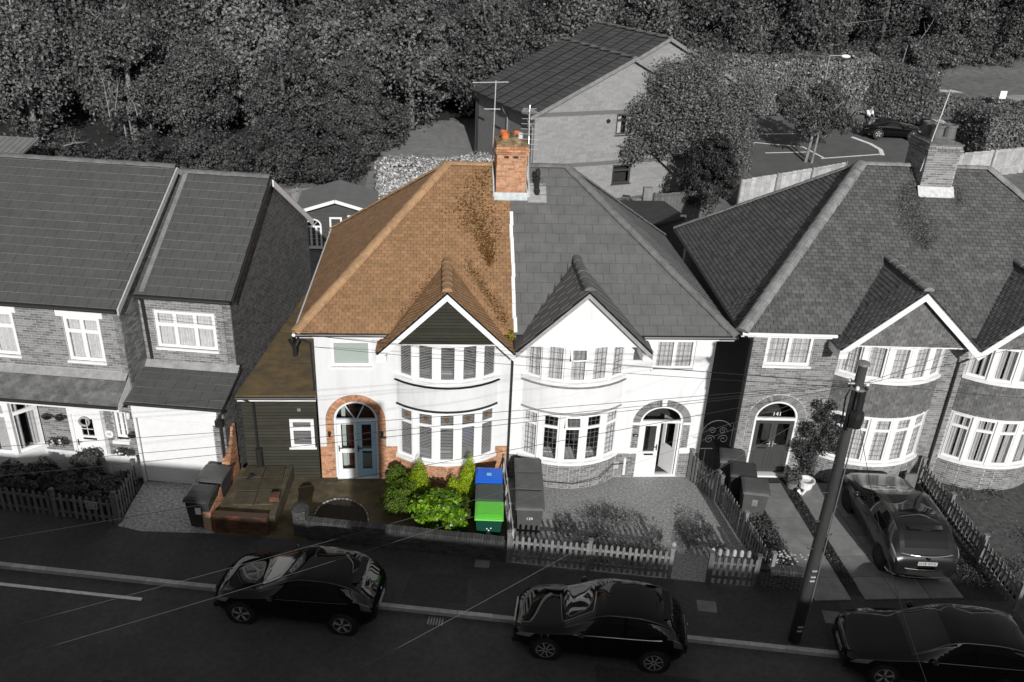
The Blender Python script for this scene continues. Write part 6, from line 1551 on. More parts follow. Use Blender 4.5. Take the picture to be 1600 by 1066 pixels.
# sports car at the back
sp = dict(hatch); sp.update(L=4.25, W=1.78, wr=.31, wheels=(.85, 3.25), kerb=False, top=[(0, .45), (.1, .58), (.4, .72), (1.0, .80), (1.35, .86), (1.7, 1.05), (2.1, 1.24), (2.4, 1.27), (2.8, 1.20), (3.3, 1.02), (3.8, .85), (4.15, .72), (4.25, .6)],
    belt=[(0, .42), (.4, .66), (1.2, .76), (2.8, .84), (3.6, .8), (4.1, .66), (4.25, .55)], head=(.12, .5, 8, 11), screen=(1.36, 2.05), rear=(2.75, 3.4), sidewin=[[(1.75, .1), (2.1, .9), (2.5, .9), (2.9, .1)]], spoiler=None, tail=(4.0, 4.2, 7, 9), aerial=2.9)
t_ = car(dict(sp, label='black two-door sports car on the car park beside the person in white', paint=M['car_black'], loc=(32.0, 36.6, 3.45), rz=R(161)))
t_.rotation_euler = (0, 0, R(172)); 

# ================================================================== pole, wires, aerials, lamp, person
PO = Vector((6.58, -7.04, 0)); PT = thing('telegraph_pole', 'tall leaning-looking wooden telegraph pole standing on the pavement at right', 'pole', PO)
mb = MB(); mb.tube([(0, 0, -.05), (0, 0, 2), (.01, 0, 5), (0, 0, 7.75)], [.15, .138, .115, .10], 14); mb.build('shaft', M['pole'], PT, smooth=True)
mb = MB(); mb.lathe((0, 0, 7.75), [(.135, 0), (.13, .05), (.03, .08)], 12); mb.build('cap', M['steel'], PT)
mb = MB(); mb.tube([(.02, -.17, 7.2), (.03, -.2, 6.6)], .09, 10); mb.lathe((.03, -.2, 6.3), [(.03, 0), (.13, .05), (.15, .3), (.13, .42), (.05, .46)], 12); mb.build('cable_joint_box', M['black'], PT)
mb = MB(); mb.tube([(-.25, 0, 7.3), (.25, 0, 7.3)], .03, 8); mb.lathe((0, 0, 7.2), [(.2, 0), (.2, .04)], 14); mb.build('ring_bracket', M['steel'], PT)
for i in range(6):
    a = i*1.05; mb = MB(); mb.lathe((.2*math.cos(a), .2*math.sin(a), 7.22), [(.02, 0), (.04, .03), (.04, .07), (.02, .1)], 8); mb.build('insulator', M['black'] if i % 2 else M['print_white'], PT)
mb = MB()
for a in (.5, 2.4, 3.9): mb.tube([(.14*math.cos(a), .14*math.sin(a), 7.1), (.19*math.cos(a), .19*math.sin(a), 6.9), (.16*math.cos(a), .16*math.sin(a), 6.5), (.14*math.cos(a+.3), .14*math.sin(a+.3), 6.2)], .018, 6)
mb.build('loose_cable', M['black'], PT)
mb = MB(); mb.tube([(.13, -.11, .1), (.125, -.105, 6.3)], .016, 6); mb.build('riser_cable', M['wire_pale'], PT)
for z in (.42, .55, 2.0, 2.12, 2.3):
    mb = MB(); mb.box(-.06, .06, -.165+.006*z, -.12, z, z+.035); mb.build('band', M['wood_pale'], PT)
for i, z in enumerate((2.9, 3.3, 3.7, 4.1, 4.5, 4.9, 5.3)):
    sg = 1 if i % 2 else -1; mb = MB(); mb.tube([(sg*.1, -.03, z), (sg*.24, -.03, z), (sg*.25, -.03, z+.04)], .012, 6); mb.build('climbing_step', M['black'], PT)
def wire(a, b, lab, m='wire', sag=.15, r=.0055, ext=1.0, n=24):
    a = Vector(a); b = Vector(b); b = a+(b-a)*ext; pts = []
    for i in range(n+1):
        t = i/n; p = a.lerp(b, t); p.z -= sag*4*t*(1-t); pts.append(p)
    mb = MB(); mb.tube(pts, r, 5); return tag(mb.build('overhead_wire', M[m]), lab, 'wire', 'overhead telephone wires')
H_ = lambda dx, z: (PO.x+dx, PO.y, z)
wire(H_(-.2, 7.3), (-11.48, -6.39, 5.5), 'overhead wire crossing the white fronts highest of the four running left to the frame edge', ext=1.5)
wire(H_(-.2, 7.28), (-11.17, -7.08, 5.5), 'overhead wire crossing the white garage door, second of the four running left', ext=1.5)
wire(H_(-.2, 7.26), (-11.0, -7.45, 5.5), 'overhead wire crossing the lower white garage door, third of the four running left', ext=1.5)
wire(H_(-.2, 7.22), (-10.13, -9.42, 5.5), 'overhead wire crossing the raised bed and left picket fence, lowest of the four', ext=1.5)
wire(H_(-.2, 7.3), (-11.75, .35, 5.45), 'overhead wire ending at the corner of the brick house above the garage', sag=.1)
wire(H_(-.2, 7.34), (-5.85, -.02, 4.95), 'overhead wire ending beside the frosted upper window of the coloured house', sag=.1)
wire(H_(-.2, 7.2), (-5.9, -.02, 4.6), 'thin overhead wire ending at the downpipe of the coloured house', sag=.08, r=.006)
wire(H_(-.15, 7.2), (-8.89, -12.22, 5.5), 'pale overhead wire crossing the road and the left parked car', m='wire_pale', sag=.3, ext=1.3, r=.0025)
wire(H_(-.15, 7.24), (-9.17, -11.59, 5.5), 'faint overhead wire just above the pale one over the left parked car', m='wire_pale', sag=.25, ext=1.3, r=.0025)
wire(H_(-.1, 7.15), (-4.02, -13.0, 5.5), 'pale overhead wire crossing the road between the two black hatchbacks', m='wire_pale', sag=.2, ext=1.3, r=.0035)
wire(H_(.2, 7.3), (13.47, -2.8, 6.2), 'overhead wire running right from the pole past the upper bay windows', ext=1.6, sag=.05)
wire(H_(.2, 7.3), (11.3, -5.6, 6.2), 'overhead wire slanting down to the right from the pole over the hung tiles', ext=1.8, sag=.05)
wire(H_(.2, 7.34), (13.6, -.5, 5.1), 'short overhead wire from the pole to the gable corner at right', sag=.05)
wire(H_(0, 7.0), (4.76, -13.8, 6.4), 'thin overhead wire crossing the bronze car towards the viewer', m='wire', sag=.5, ext=1.2, r=.006)
# aerials
def aerial(base, top, lab, yagis, m='metal'):
    T = thing('tv_aerial', lab, 'aerial', base); top = Vector(top)-Vector(base); mb = MB(); mb.tube([(0, 0, 0), top], .02, 7); mb.build('mast', M[m], T)
    for (z, dirn, L, n, w_, vert) in yagis:
        p = top*(z/top.z); d = Vector(dirn).normalized(); e = Vector((1, 0, 0)) if vert else d.cross(Vector((0, 0, 1))).normalized(); q = p-d*L*.35
        mb = MB(); mb.tube([q, q+d*L], .014, 6); b_ = mb.build('boom', M[m], T)
        for i in range(n):
            c = q+d*(L*(i+.3)/n); mb = MB(); ww = w_*(1-.35*i/n); mb.tube([c-e*ww/2, c+e*ww/2], .008, 5); mb.build('element', M[m], T)
    return T
aerial((.45, 3.5, 8.3), (.36, 3.62, 10.85), 'white ladder-like television aerial right of the orange brick chimney', [(1.75, (0, .2, 1), 1.35, 9, .6, True), (2.45, (0, 1, .02), .5, 3, .5, False)])
aerial((-.66, 4.3, 8.9), (-.63, 4.32, 11.5), 'long thin television aerial left of the orange brick chimney', [(2.55, (-1, -.1, -.03), 1.1, 8, .22, False), (1.75, (-1, -.1, 0), .5, 4, .2, False)])
aerial((13.15, 3.75, 9.2), (13.55, 3.9, 11.75), 'television aerial on the grey chimney at right with two stacked arrays', [(2.5, (.1, 1, 0), .5, 4, .55, True), (2.5, (.1, .9, 0), .45, 4, .7, False), (1.6, (-.2, -1, 0), .6, 5, .35, False)])
# street lamp by the car park
LP_ = thing('street_lamp', 'grey street lamp with a short arm beside the tall hedge', 'street lamp', (24.6, 37.6, terrain(24.6, 37.6)))
mb = MB(); mb.tube([(0, 0, 0), (0, 0, 1.2), (0, 0, 5.6)], [.09, .07, .05], 10); mb.build('column', M['steel'], LP_); mb = MB(); mb.tube([(0, 0, 5.6), (.9, -.1, 5.62)], .03, 7); mb.build('arm', M['steel'], LP_)
mb = MB(); mb.lathe((.8, -.1, 5.6), [(.03, 0), (.11, .1), (.13, .4), (.06, .62)], 10, axis=(1, 0, -.05)); mb.build('lantern', M['print_white'], LP_)
l2 = thing('sign_post', 'slim post with a small white sign in the far hedge at right', 'sign', (38.6, 38.5, terrain(38.6, 38.5)))
mb = MB(); mb.tube([(0, 0, 0), (0, 0, 2.2)], .04, 7); mb.build('post', M['steel'], l2); mb = MB(); mb.box(-.25, .25, -.04, 0, 2.0, 2.55); mb.build('panel', M['print_white'], l2)
# car park surface and markings
def drape(name, pts, m, off=.02, w=None, kind=True, st=.3):
    if w:
        P = [Vector(p+(0,)) for p in pts]; mb = MB(); q = []
        fine = []
        for a, b in zip(P[:-1], P[1:]):
            k = max(1, int((b-a).length/.8)); fine += [a.lerp(b, i/k) for i in range(k)]
        fine.append(P[-1])
        for i, p in enumerate(fine):
            d = (fine[min(i+1, len(fine)-1)]-fine[max(0, i-1)]).normalized(); n = Vector((-d.y, d.x, 0)); 
            for s in (-1, 1): r_ = p+n*s*w/2; mb.v.append((r_.x, r_.y, terrain(r_.x, r_.y)+off))
        for i in range(len(fine)-1): mb.f.append((2*i, 2*i+1, 2*i+3, 2*i+2))
        return setting(mb.build(name, m))
    xs_ = [p[0] for p in pts]; ys_ = [p[1] for p in pts]; mb = MB(); idx = {}
    def ins(x, y):
        c = False
        for i in range(len(pts)):
            x1, y1 = pts[i]; x2, y2 = pts[i-1]
            if (y1 > y) != (y2 > y) and x < (x2-x1)*(y-y1)/(y2-y1)+x1: c = not c
        return c
    def vid(i, j):
        if (i, j) not in idx: x = min(xs_)+i*st; y = min(ys_)+j*st; idx[(i, j)] = len(mb.v); mb.v.append((x, y, terrain(x, y)+off))
        return idx[(i, j)]
    for j in range(int((max(ys_)-min(ys_))/st)+1):
        for i in range(int((max(xs_)-min(xs_))/st)+1):
            if ins(min(xs_)+(i+.5)*st, min(ys_)+(j+.5)*st): mb.f.append((vid(i, j), vid(i+1, j), vid(i+1, j+1), vid(i, j+1)))
    return setting(mb.build(name, m, smooth=True))
drape('car_park', [(18, 30.5), (24, 29.5), (36, 30.0), (37, 33), (33.5, 36.5), (33.0, 39.0), (30, 41.0), (27, 41.5), (19, 40.5), (17, 36)], M['carpark'])
for i, pts in enumerate(([(27.2, 37.1), (27.9, 35.6), (28.1, 34.4), (27.75, 33.3)], [(23.4, 33.1), (27.7, 33.5)], [(19.5, 36.8), (23.0, 35.4), (23.6, 33.2)], [(24.5, 40.5), (28.5, 39.6)], [(20, 34.5), (23, 34.4)], [(19.8, 38.4), (23.5, 38.2)])):
    drape('bay_marking' if i else 'kerb_line', pts, M['linepaint'], off=.045, w=.16 if i else .3)
drape('grass_bank', [(31, 37.5), (37, 33.6), (60, 40), (60, 60), (38, 52), (30, 43)], M['grass'], off=.015)
drape('footpath', [(36, 42.6), (46, 41.8), (60, 44), (60, 47), (46, 45.6), (38, 45.5)], M['path'], off=.04)
drape('lawn', [(-7, 26), (1.9, 26), (2.6, 42), (-3, 40), (-6, 35)], mat('lawn_short', g(.2), .95, var=.2, scale=2, bump=.5), off=.015)
# person in white next to the sports car
pz_ = terrain(28.85, 38.66); PE = thing('person', 'person in a white top and dark trousers bending beside the black sports car', 'person', (28.85, 38.66, pz_), R(-70))
def skin(name, verts, edges, rad, m, parent, sub=2):
    me = bpy.data.meshes.new(name); me.from_pydata(verts, edges, []); me.materials.append(m); o = link(bpy.data.objects.new(name, me), parent)
    md = o.modifiers.new('skin', 'SKIN'); md.use_smooth_shade = True
    for i, r in enumerate(rad): me.skin_vertices[0].data[i].radius = r if isinstance(r, tuple) else (r, r)
    me.skin_vertices[0].data[0].use_root = True; s = o.modifiers.new('sub', 'SUBSURF'); s.levels = sub; s.render_levels = sub; return o
sk = mat('skin', g(.28), .6)
V_ = [(0, 0, .95), (.03, 0, 1.15), (.10, 0, 1.36), (.16, 0, 1.47), (.20, 0, 1.56), (.23, 0, 1.66),
      (0, .1, .92), (.05, .11, .5), (-.08, .11, .09), (.08, .12, .03), (0, -.1, .92), (.2, -.11, .52), (.16, -.11, .09), (.32, -.11, .03),
      (.10, .2, 1.40), (.18, .27, 1.14), (.40, .22, 1.02), (.10, -.2, 1.40), (.2, -.27, 1.14), (.42, -.2, 1.04)]
E_ = [(0, 1), (1, 2), (2, 3), (3, 4), (4, 5), (0, 6), (6, 7), (7, 8), (8, 9), (0, 10), (10, 11), (11, 12), (12, 13), (2, 14), (14, 15), (15, 16), (2, 17), (17, 18), (18, 19)]
Rd = [(.16, .12), (.15, .11), (.17, .12), .065, .085, .08, .10, .07, .05, .045, .10, .07, .05, .045, .07, .05, .035, .07, .05, .035]
skin('body', V_, E_, Rd, sk, PE)
skin('top', [V_[0], V_[1], V_[2], V_[14], V_[15], V_[17], V_[18]], [(0, 1), (1, 2), (2, 3), (3, 4), (2, 5), (5, 6)], [(.185, .14), (.175, .13), (.19, .14), .085, .075, .085, .075], M['print_white'], PE)
skin('trousers', [(0, 0, .93), V_[6], V_[7], V_[8], V_[10], V_[11], V_[12]], [(0, 1), (1, 2), (2, 3), (0, 4), (4, 5), (5, 6)], [(.17, .13), .12, .085, .075, .12, .085, .075], M['print_black'], PE)
mb = MB(); mb.lathe((.215, 0, 1.60), [(.02, .12), (.08, .10), (.10, .05), (.098, 0)], 12); mb.build('hair', mat('hair_grey', g(.2), .8), PE, smooth=True)

# back garden fences
def board_fence(lab, pts, h, m, bw=.45, nm='timber_fence'):
    T = thing(nm, lab, 'fence'); pc = Pieces(); po = []
    for (a, b) in zip(pts[:-1], pts[1:]):
        a = Vector(a+(0,)); b = Vector(b+(0,)); d = (b-a); L = d.length; d /= L; n = Vector((-d.y, d.x, 0)); k = int(L/bw)
        for i in range(k):
            p = a+d*(i*L/k); z = terrain(p.x, p.y); pc.box((p.x, p.y, z+.05), d*(L/k-.012), n*.025, (0, 0, h+random.uniform(-.015, .015)))
        kk2 = max(1, round(L/2.4))
        for i in range(kk2+1):
            p = a+d*(L*i/kk2); z = terrain(p.x, p.y); mb = MB(); mb.obox((p.x, p.y, z), d, n, -.05, .05, -.06, .05, 0, h+.12); mb.build('post', M[m] if m != 'wood_pale' else M['wood_fence'], T)
        for f in (.3, .95):
            for i in range(kk2):
                p = a+d*(L*i/kk2); q = a+d*(L*(i+1)/kk2); p.z = terrain(p.x, p.y)+h*f; q.z = terrain(q.x, q.y)+h*f; mb = MB(); mb.bar(p-n*.04, q-n*.04, .04, .07); mb.build('rail', M[m], T)
    pc.build('fence_board', M[m], T); return T
board_fence('pale weathered timber fence behind the right-hand roof, bordering the car park', [(15.2, 25.2), (22.4, 27.4)], 1.85, 'wood_pale', bw=.35)
board_fence('pale timber fence panels right of the grey chimney, below the big hedge', [(27.5, 28.2), (38, 29.8)], 1.7, 'wood_pale', bw=.6)
board_fence('grey horizontal-railed garden fence left of the summerhouse', [(-14, 21.6), (-7.8, 23.2)], 1.75, 'wood_fence', bw=.3)
# brick pier and dark fence beside the flats
tf = thing('garden_wall', 'pale rough garden wall and pier under the flats beside the climbing shrub', 'wall'); mb = MB(); mb.box(7.9, 9.6, 23.4, 23.7, .8, 2.4); mb.box(9.0, 9.5, 23.1, 23.39, .8, 3.1); mb.build('wall_block', M['concrete'], tf)
board_fence('dark timber fence in shade beside the pale pier behind the flat shed roof', [(9.7, 23.4), (13.2, 24.2)], 1.6, 'wood_dark', bw=.2)

# ================================================================== vegetation
def trunk_mesh(name, h, r, m, lean=0, limbs=4, spread=1.6, top=.95):
    mb = MB(); mb.tube([(0, 0, -.3), (lean*.3, 0, h*.35), (lean*.7, .1, h*.7), (lean, .1, h*top)], [r*1.2, r, r*.65, r*.25], 8)
    for i in range(limbs):
        a = 2*math.pi*i/limbs+random.random(); z = h*(.35+.4*random.random()); sx, sy = math.cos(a), math.sin(a); q = spread*(.7+.6*random.random())
        mb.tube([(lean*z/h, 0, z), (lean*z/h+sx*q*.5, sy*q*.5, z+q*.5), (lean*z/h+sx*q, sy*q, z+q*1.1)], [r*.5, r*.3, r*.1], 6)
    me = bpy.data.meshes.new(name); me.from_pydata(mb.v, [], mb.f); me.materials.append(m); me.polygons.foreach_set('use_smooth', [True]*len(me.polygons)); return me
variants = []
for i in range(7):
    R0 = random.uniform(3.0, 3.9); H = random.uniform(7.5, 10.5); cs, rs = blobs(R0, H, 15)
    lm_ = MATS[['leaf_wood', 'leaf_wood_light', 'leaf_wood', 'leaf_wood_dark', 'leaf_wood_light', 'leaf_wood', 'leaf_wood_dark'][i]]
    variants.append((R0, H, leaf_mesh('crown', cs, rs, random.choice((20000, 24000)), random.uniform(.20, .27), lm_, shell=.5, flat=.8, clump=random.choice((45, 70, 100))), trunk_mesh('trunk', H, .2, M['bark_pale'] if i % 3 == 1 else M['bark'])))
def clear(x, y):
    if 1.0 < x < 16 and y < 46-max(0, (x-14))*.5 and x < 21: 
        if 0 < x < 17 and y < 43: return True
    if 16 <= x < 60 and y < 49.5+(x-30)*.16*(x > 30): return True
    if -6.5 < x < 2.6 and y < 36: return True
    if x < -6.5 and y < 29.5: return True
    if -16 < x < -3 and y < 27: return True
    return False
desc_s = ['dense leafy', 'pale-stemmed leafy', 'broad rounded', 'dark bushy', 'light-leaved', 'tall leafy', 'dark-leaved']
used_labels = set(); n_tree = 0; yy = 28.5; row = 0
while yy < 92:
    st = 4.6+.03*(yy-28); x = -52-(yy-28)*.2 + (row % 2)*st/2
    while x < 72+(yy-28)*.3:
        X_, Y_ = x+random.uniform(-1.1, 1.1), yy+random.uniform(-1.0, 1.0); x += st
        # outside the view cone: skip
        dx_, dy_ = X_-CAM.x, Y_-CAM.y; dd = dx_*math.sin(yaw)+dy_*math.cos(yaw); lat = dx_*math.cos(yaw)-dy_*math.sin(yaw)
        if abs(lat) > dd*.64+7 or clear(X_, Y_): continue
        k = random.randrange(7); R0, H, cm, tm = variants[k]; s = random.uniform(.85, 1.25)
        if yy < 34: s *= .72
        zt_ = terrain(X_, Y_)
        px_ = 800+1328*lat/(dd*math.cos(pitch)+12*math.sin(pitch))
        land = next((nm_ for lim_, nm_ in ((0, 'beyond the left edge'), (130, 'at the left edge'), (260, 'over the left roof ridge'), (380, 'over the garage roof'), (480, 'over the left flank wall'), (580, 'over the summerhouse'), (680, 'over the silver shrub'), (770, 'left of the flats'), (900, 'behind the flats gutter'), (1030, 'behind the flats ridge'), (1130, 'over the loose-crowned tree'), (1230, 'over the birch-like tree'), (1330, 'over the street lamp'), (1430, 'over the sports car'), (1530, 'over the grass bank')) if px_ < lim_), 'at the right edge')
        rn = ['first', 'second', 'third', 'fourth', 'fifth', 'sixth', 'seventh', 'eighth', 'ninth', 'tenth', 'last'][min(10, row)]
        for _ in range(7):
            lab_ = f'{desc_s[k]} woodland tree {land}, {rn} row from the front'
            if lab_ not in used_labels: break
            k = (k+1) % 7; R0, H, cm, tm = variants[k]
        used_labels.add(lab_)
        T = thing('woodland_tree', lab_, 'tree', (X_, Y_, zt_), random.uniform(0, 6.28), 'woodland trees'); T.scale = (s, s, s)
        c = link(bpy.data.objects.new('crown', cm), T); c.location = (0, 0, H*.52); t_ = link(bpy.data.objects.new('trunk', tm), T); n_tree += 1
    yy += 5.0+.04*(yy-28); row += 1
setting(drape('woodland_floor', [(-60, 30), (-8, 28), (-6.2, 35), (-3.2, 40.3), (2.5, 42.3), (16, 45), (30, 51.5), (62, 58), (80, 95), (-70, 95)], M['wood_floor'], off=.03, st=.6))
# understorey along the wood's edge
def shrub(lab, x, y, r, h, n, size, m, cat='shrub', nm='shrub', z=None, shell=.5, group=None, k=7, clump=25, parts=True):
    z = terrain(x, y) if (z is None and y > 14) else (z or 0); T = thing(nm, lab, cat, (x, y, z), 0, group); cs, rs = blobs(r, h, k)
    me = leaf_mesh('foliage', cs, rs, n, size, MATS[m], shell=shell, flat=.7, clump=clump); o = link(bpy.data.objects.new('foliage', me), T); o.location = (0, 0, h*.5)
    mb = MB()
    for i in range(5): a = i*1.3; mb.tube([(0, 0, 0), (math.cos(a)*r*.3, math.sin(a)*r*.3, h*.35), (math.cos(a)*r*.5, math.sin(a)*r*.5, h*.7)], [.03, .02, .008], 5)
    mb.build('stem', M['bark'], T); return T
for i, (x, y, r, h) in enumerate([(-19, 25.5, 2.4, 3.6), (-15.5, 26.6, 2.6, 3.4), (-12, 27.4, 2.6, 3.6), (-8.8, 28.2, 2.4, 3.4), (-22.5, 24.4, 2.6, 3.8), (-7.2, 31.5, 2.2, 3.2), (-5.8, 34.5, 2.0, 3.0), (-26.5, 23.6, 2.8, 4.2), (-31, 23, 3.0, 4.5), (-17, 22.2, 1.9, 2.8), (-13.6, 24.0, 1.8, 2.6)]):
    shrub(['low dense bush behind the left roof ridge near its middle', 'low dense bush behind the join of the two dark roofs', 'bush behind the garden fence and summerhouse roof peak', 'bush between the summerhouse roof and the silver shrub', 'low dense bush behind the left roof, third from the edge', 'bush behind the silver shrub, left of the lawn', 'bush at the lawn corner under the wood', 'low dense bush behind the left roof, second from the edge', 'low dense bush nearest the ribbed outbuilding roof', 'small bush just over the garage roof ridge', 'small bush beside the garden fence left of the summerhouse'][i], x, y, r, h, 7000, .16, 'leaf_shrub', group='bushes at the foot of the wood')
for i, (x, y, r, h) in enumerate([(30, 49.5, 2.6, 3.6), (34, 51, 2.8, 3.8), (38, 52, 2.6, 3.4), (42.5, 53.2, 2.8, 3.6), (47, 54.2, 2.8, 3.8), (51.5, 55.5, 3, 4), (26, 48.6, 2.8, 4), (21.5, 47.8, 3, 4.2), (3.5, 41.5, 2.4, 3.4)]):
    shrub(['bush behind the right end of the tall hedge', 'bush above the curved hedge block', 'bush at the left end of the grass bank', 'bush above the grass bank, second from its left end', 'bush above the grass bank over the grey chimney', 'bush above the grass bank near the right edge', 'bush behind the street lamp', 'bush behind the left end of the tall hedge', 'bush behind the flats by the lawn'][i], x, y, r, h, 6000, .2, 'leaf_wood', group='bushes on the edge of the wood')
BARE = [((-19.93, 25.4, 5.69), (-20.19, 25.4, 8.54), 'tall pale bare stem against the left wood over the roof ridge'),
    ((-19.61, 25.4, 6.03), (-19.25, 25.4, 7.76), 'short pale bare stem right of the tall one in the left wood'),
    ((-13.47, 26.2, 6.82), (-13.58, 26.2, 8.09), 'pale bare stem in the wood over the garage roof'),
    ((-19.66, 25.4, 7.42), (-20.22, 25.4, 8.38), 'pale forked twig near the top of the tall bare stem'),
    ((-1.85, 34.0, 7.8), (-1.38, 34.0, 9.36), 'pale bare stem in the wood left of the flats'),
    ((22.51, 46.2, 9.79), (22.7, 46.2, 8.14), 'pale bare stem above the tall hedge'),
    ((29.01, 50.5, 9.36), (34.33, 50.5, 10.31), 'pale leaning branch in the wood over the street lamp'),
    ((37.2, 49.0, 9.07), (37.9, 49.0, 10.58), 'pale leaning branch in the wood over the sports car'),
    ((-21.57, 23.0, 4.62), (-20.43, 23.0, 4.85), 'bright broken branch just over the left roof ridge'),
    ((-18.49, 25.4, 5.8), (-18.84, 25.4, 6.79), 'thin pale stem right of the tall bare stem')]
# pale bare stems standing in front of the wood
for i, (a, b, lab) in enumerate(BARE):
    if i in (2, 3, 4): continue
    a, b = Vector(a), Vector(b); T = thing('bare_sapling', lab, 'sapling', (a.x, a.y+2.2, terrain(a.x, a.y+2.2)), 0, 'pale bare stems against the wood'); o_ = Vector((a.x, a.y+2.2, terrain(a.x, a.y+2.2))); mb = MB(); m1 = a.lerp(b, .5)+Vector((.1, 0, .1))
    mb.tube([Vector((0, 0, 0)), Vector((0, -.3, (a.z-o_.z)*.8)), a-o_, m1-o_, b-o_], [.05, .04, .028, .02, .008], 6)
    for f in (.35, .6): q = a.lerp(b, f); sg = 1 if (i+int(f*20)) % 2 else -1; mb.tube([q-o_, q-o_+Vector((sg*.2, -.05, .35)), q-o_+Vector((sg*.3, .1, .8))], [.014, .010, .004], 5)
    mb.build('stem', MATS['bark_pale'], T)
# hedges
def hedge(lab, P0, P1, w_, h, n, size, m='leaf_hedge'):
    T = thing('hedge', lab, 'hedge'); P0 = Vector(P0+(0,)); P1 = Vector(P1+(0,)); P0.z = terrain(P0.x, P0.y); P1.z = terrain(P1.x, P1.y); d = (P1-P0); d.z = 0; d.normalize(); nn = Vector((-d.y, d.x, 0)); mb = MB()
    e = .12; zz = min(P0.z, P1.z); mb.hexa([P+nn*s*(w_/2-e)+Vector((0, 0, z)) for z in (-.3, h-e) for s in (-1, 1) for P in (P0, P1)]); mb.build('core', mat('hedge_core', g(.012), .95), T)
    me = box_leaves('foliage', P0, P1, w_, h, n, size, MATS[m]); link(bpy.data.objects.new('foliage', me), T); return T
hedge('tall clipped hedge behind the street lamp and car park', (19.0, 43.8), (30.6, 43.2), 2.4, 4.0, 34000, .2)
hedge('tall clipped hedge block curving towards the black sports car', (30.2, 44.0), (34.2, 40.2), 3.2, 3.5, 22000, .2)
hedge('long dark low hedge crossing the grass bank below the footpath', (34.0, 43.0), (43.5, 38.0), 1.4, 1.3, 16000, .17)
hedge('big square hedge at the right edge behind the pale fence', (33.6, 33.6), (43.5, 35.2), 3.4, 2.6, 34000, .17)
# single trees
t1 = thing('garden_tree', 'large loose-crowned tree in front of the flats gable', 'tree', (12.0, 26.8, terrain(12, 26.8)))
cs = [(0, 0, 5.8), (-2.4, -.3, 5.0), (2.2, .2, 5.4), (.6, .3, 7.6), (-1.2, 0, 7.0), (2.8, 0, 3.9), (-3.0, -.4, 3.0), (1.2, -.6, 3.5), (-1.2, -.8, 4.0), (3.6, .6, 6.2), (3.2, .3, 2.2)]; rs = [(2.4, 2.2, 2.0), (1.4, 1.4, 1.3), (1.9, 1.7, 1.7), (1.5, 1.5, 1.3), (1.5, 1.4, 1.2), (1.6, 1.5, 1.4), (.9, .9, .8), (1.7, 1.5, 1.4), (1.3, 1.2, 1.1), (1.3, 1.2, 1.2), (1.2, 1.1, 1.1)]
link(bpy.data.objects.new('crown', leaf_mesh('crown', cs, rs, 42000, .14, MATS['leaf_grey'], shell=.2, flat=.9, clump=0)), t1)
mb = MB(); mb.tube([(0, 0, -.2), (.2, 0, 2), (.1, .1, 4.2), (.4, 0, 6.5)], [.2, .16, .1, .03], 8)
for (x, z) in ((-2.4, 5.2), (2.4, 5.6), (-3.0, 3.4), (3.0, 4.2), (-1.2, 7.2), (3.4, 6.4)): mb.tube([(.1, 0, z*.5), (x*.5, .1, z*.8), (x, 0, z)], [.09, .05, .015], 6)
mb.build('trunk', M['bark'], t1)
shrub('dense dark rounded conifer in front of the loose-crowned tree', 12.9, 24.6, 2.0, 4.6, 20000, .13, 'leaf_dark', cat='conifer', nm='garden_conifer', shell=.7, k=10, clump=40)
shrub('climbing shrub against the pale wall under the flats window', 8.2, 22.9, .8, 1.6, 3000, .12, 'leaf_hedge', nm='climbing_shrub')
t2 = thing('garden_tree', 'slender birch-like tree with pale trunks in front of the car park', 'tree', (22.1, 32.6, terrain(22.1, 32.6)))
cs = [(.2, 0, 3.2), (-1.3, 0, 3.4), (1.6, 0, 3.0), (.4, 0, 4.6), (2.4, .2, 2.6), (-1.9, 0, 4.2), (1.2, .1, 4.4), (.1, .1, 2.2)]; rs = [(1.3, 1.2, 1), (1.0, 1, .8), (1.1, 1, .8), (.9, .9, .7), (.8, .8, .7), (.8, .8, .6), (.8, .8, .6), (1.0, .9, .7)]
link(bpy.data.objects.new('crown', leaf_mesh('crown', cs, rs, 8500, .16, MATS['leaf_wood'], shell=.2, flat=.9, clump=40)), t2)
mb = MB(); mb.tube([(0, 0, -.1), (.15, 0, 2), (.3, 0, 4.4)], [.11, .09, .03], 7); mb.tube([(.35, -.2, -.1), (.5, -.1, 1.8), (.2, 0, 3.6)], [.09, .07, .02], 7); mb.tube([(.3, 0, 2.4), (1.6, 0, 3.9), (2.0, 0, 4.8)], [.05, .03, .015], 6); mb.tube([(.3, 0, 2.0), (2.2, 0, 2.9), (2.9, 0, 3.8)], [.05, .03, .012], 6); mb.build('trunk', M['bark_pale'], t2)
# pale bush behind the brown roof
T = thing('silver_shrub', 'bright silvery leaved climbing shrub on a garden screen behind the brown roof', 'shrub'); P0, P1 = Vector((-5.8, 25.6, 1.25)), Vector((.6, 26.4, 1.5))
mb = MB(); mb.hexa([P+Vector((0, y, z)) for z in (0, 1.9) for y in (0, .5) for P in (P0, P1)]); mb.build('screen', mat('screen_wood', g(.25), .9), T)
me = box_leaves('foliage', P0+Vector((0, .2, 0)), P1+Vector((0, .2, 0)), .9, 2.2, 14000, .15, MATS['leaf_white']); link(bpy.data.objects.new('foliage', me), T)
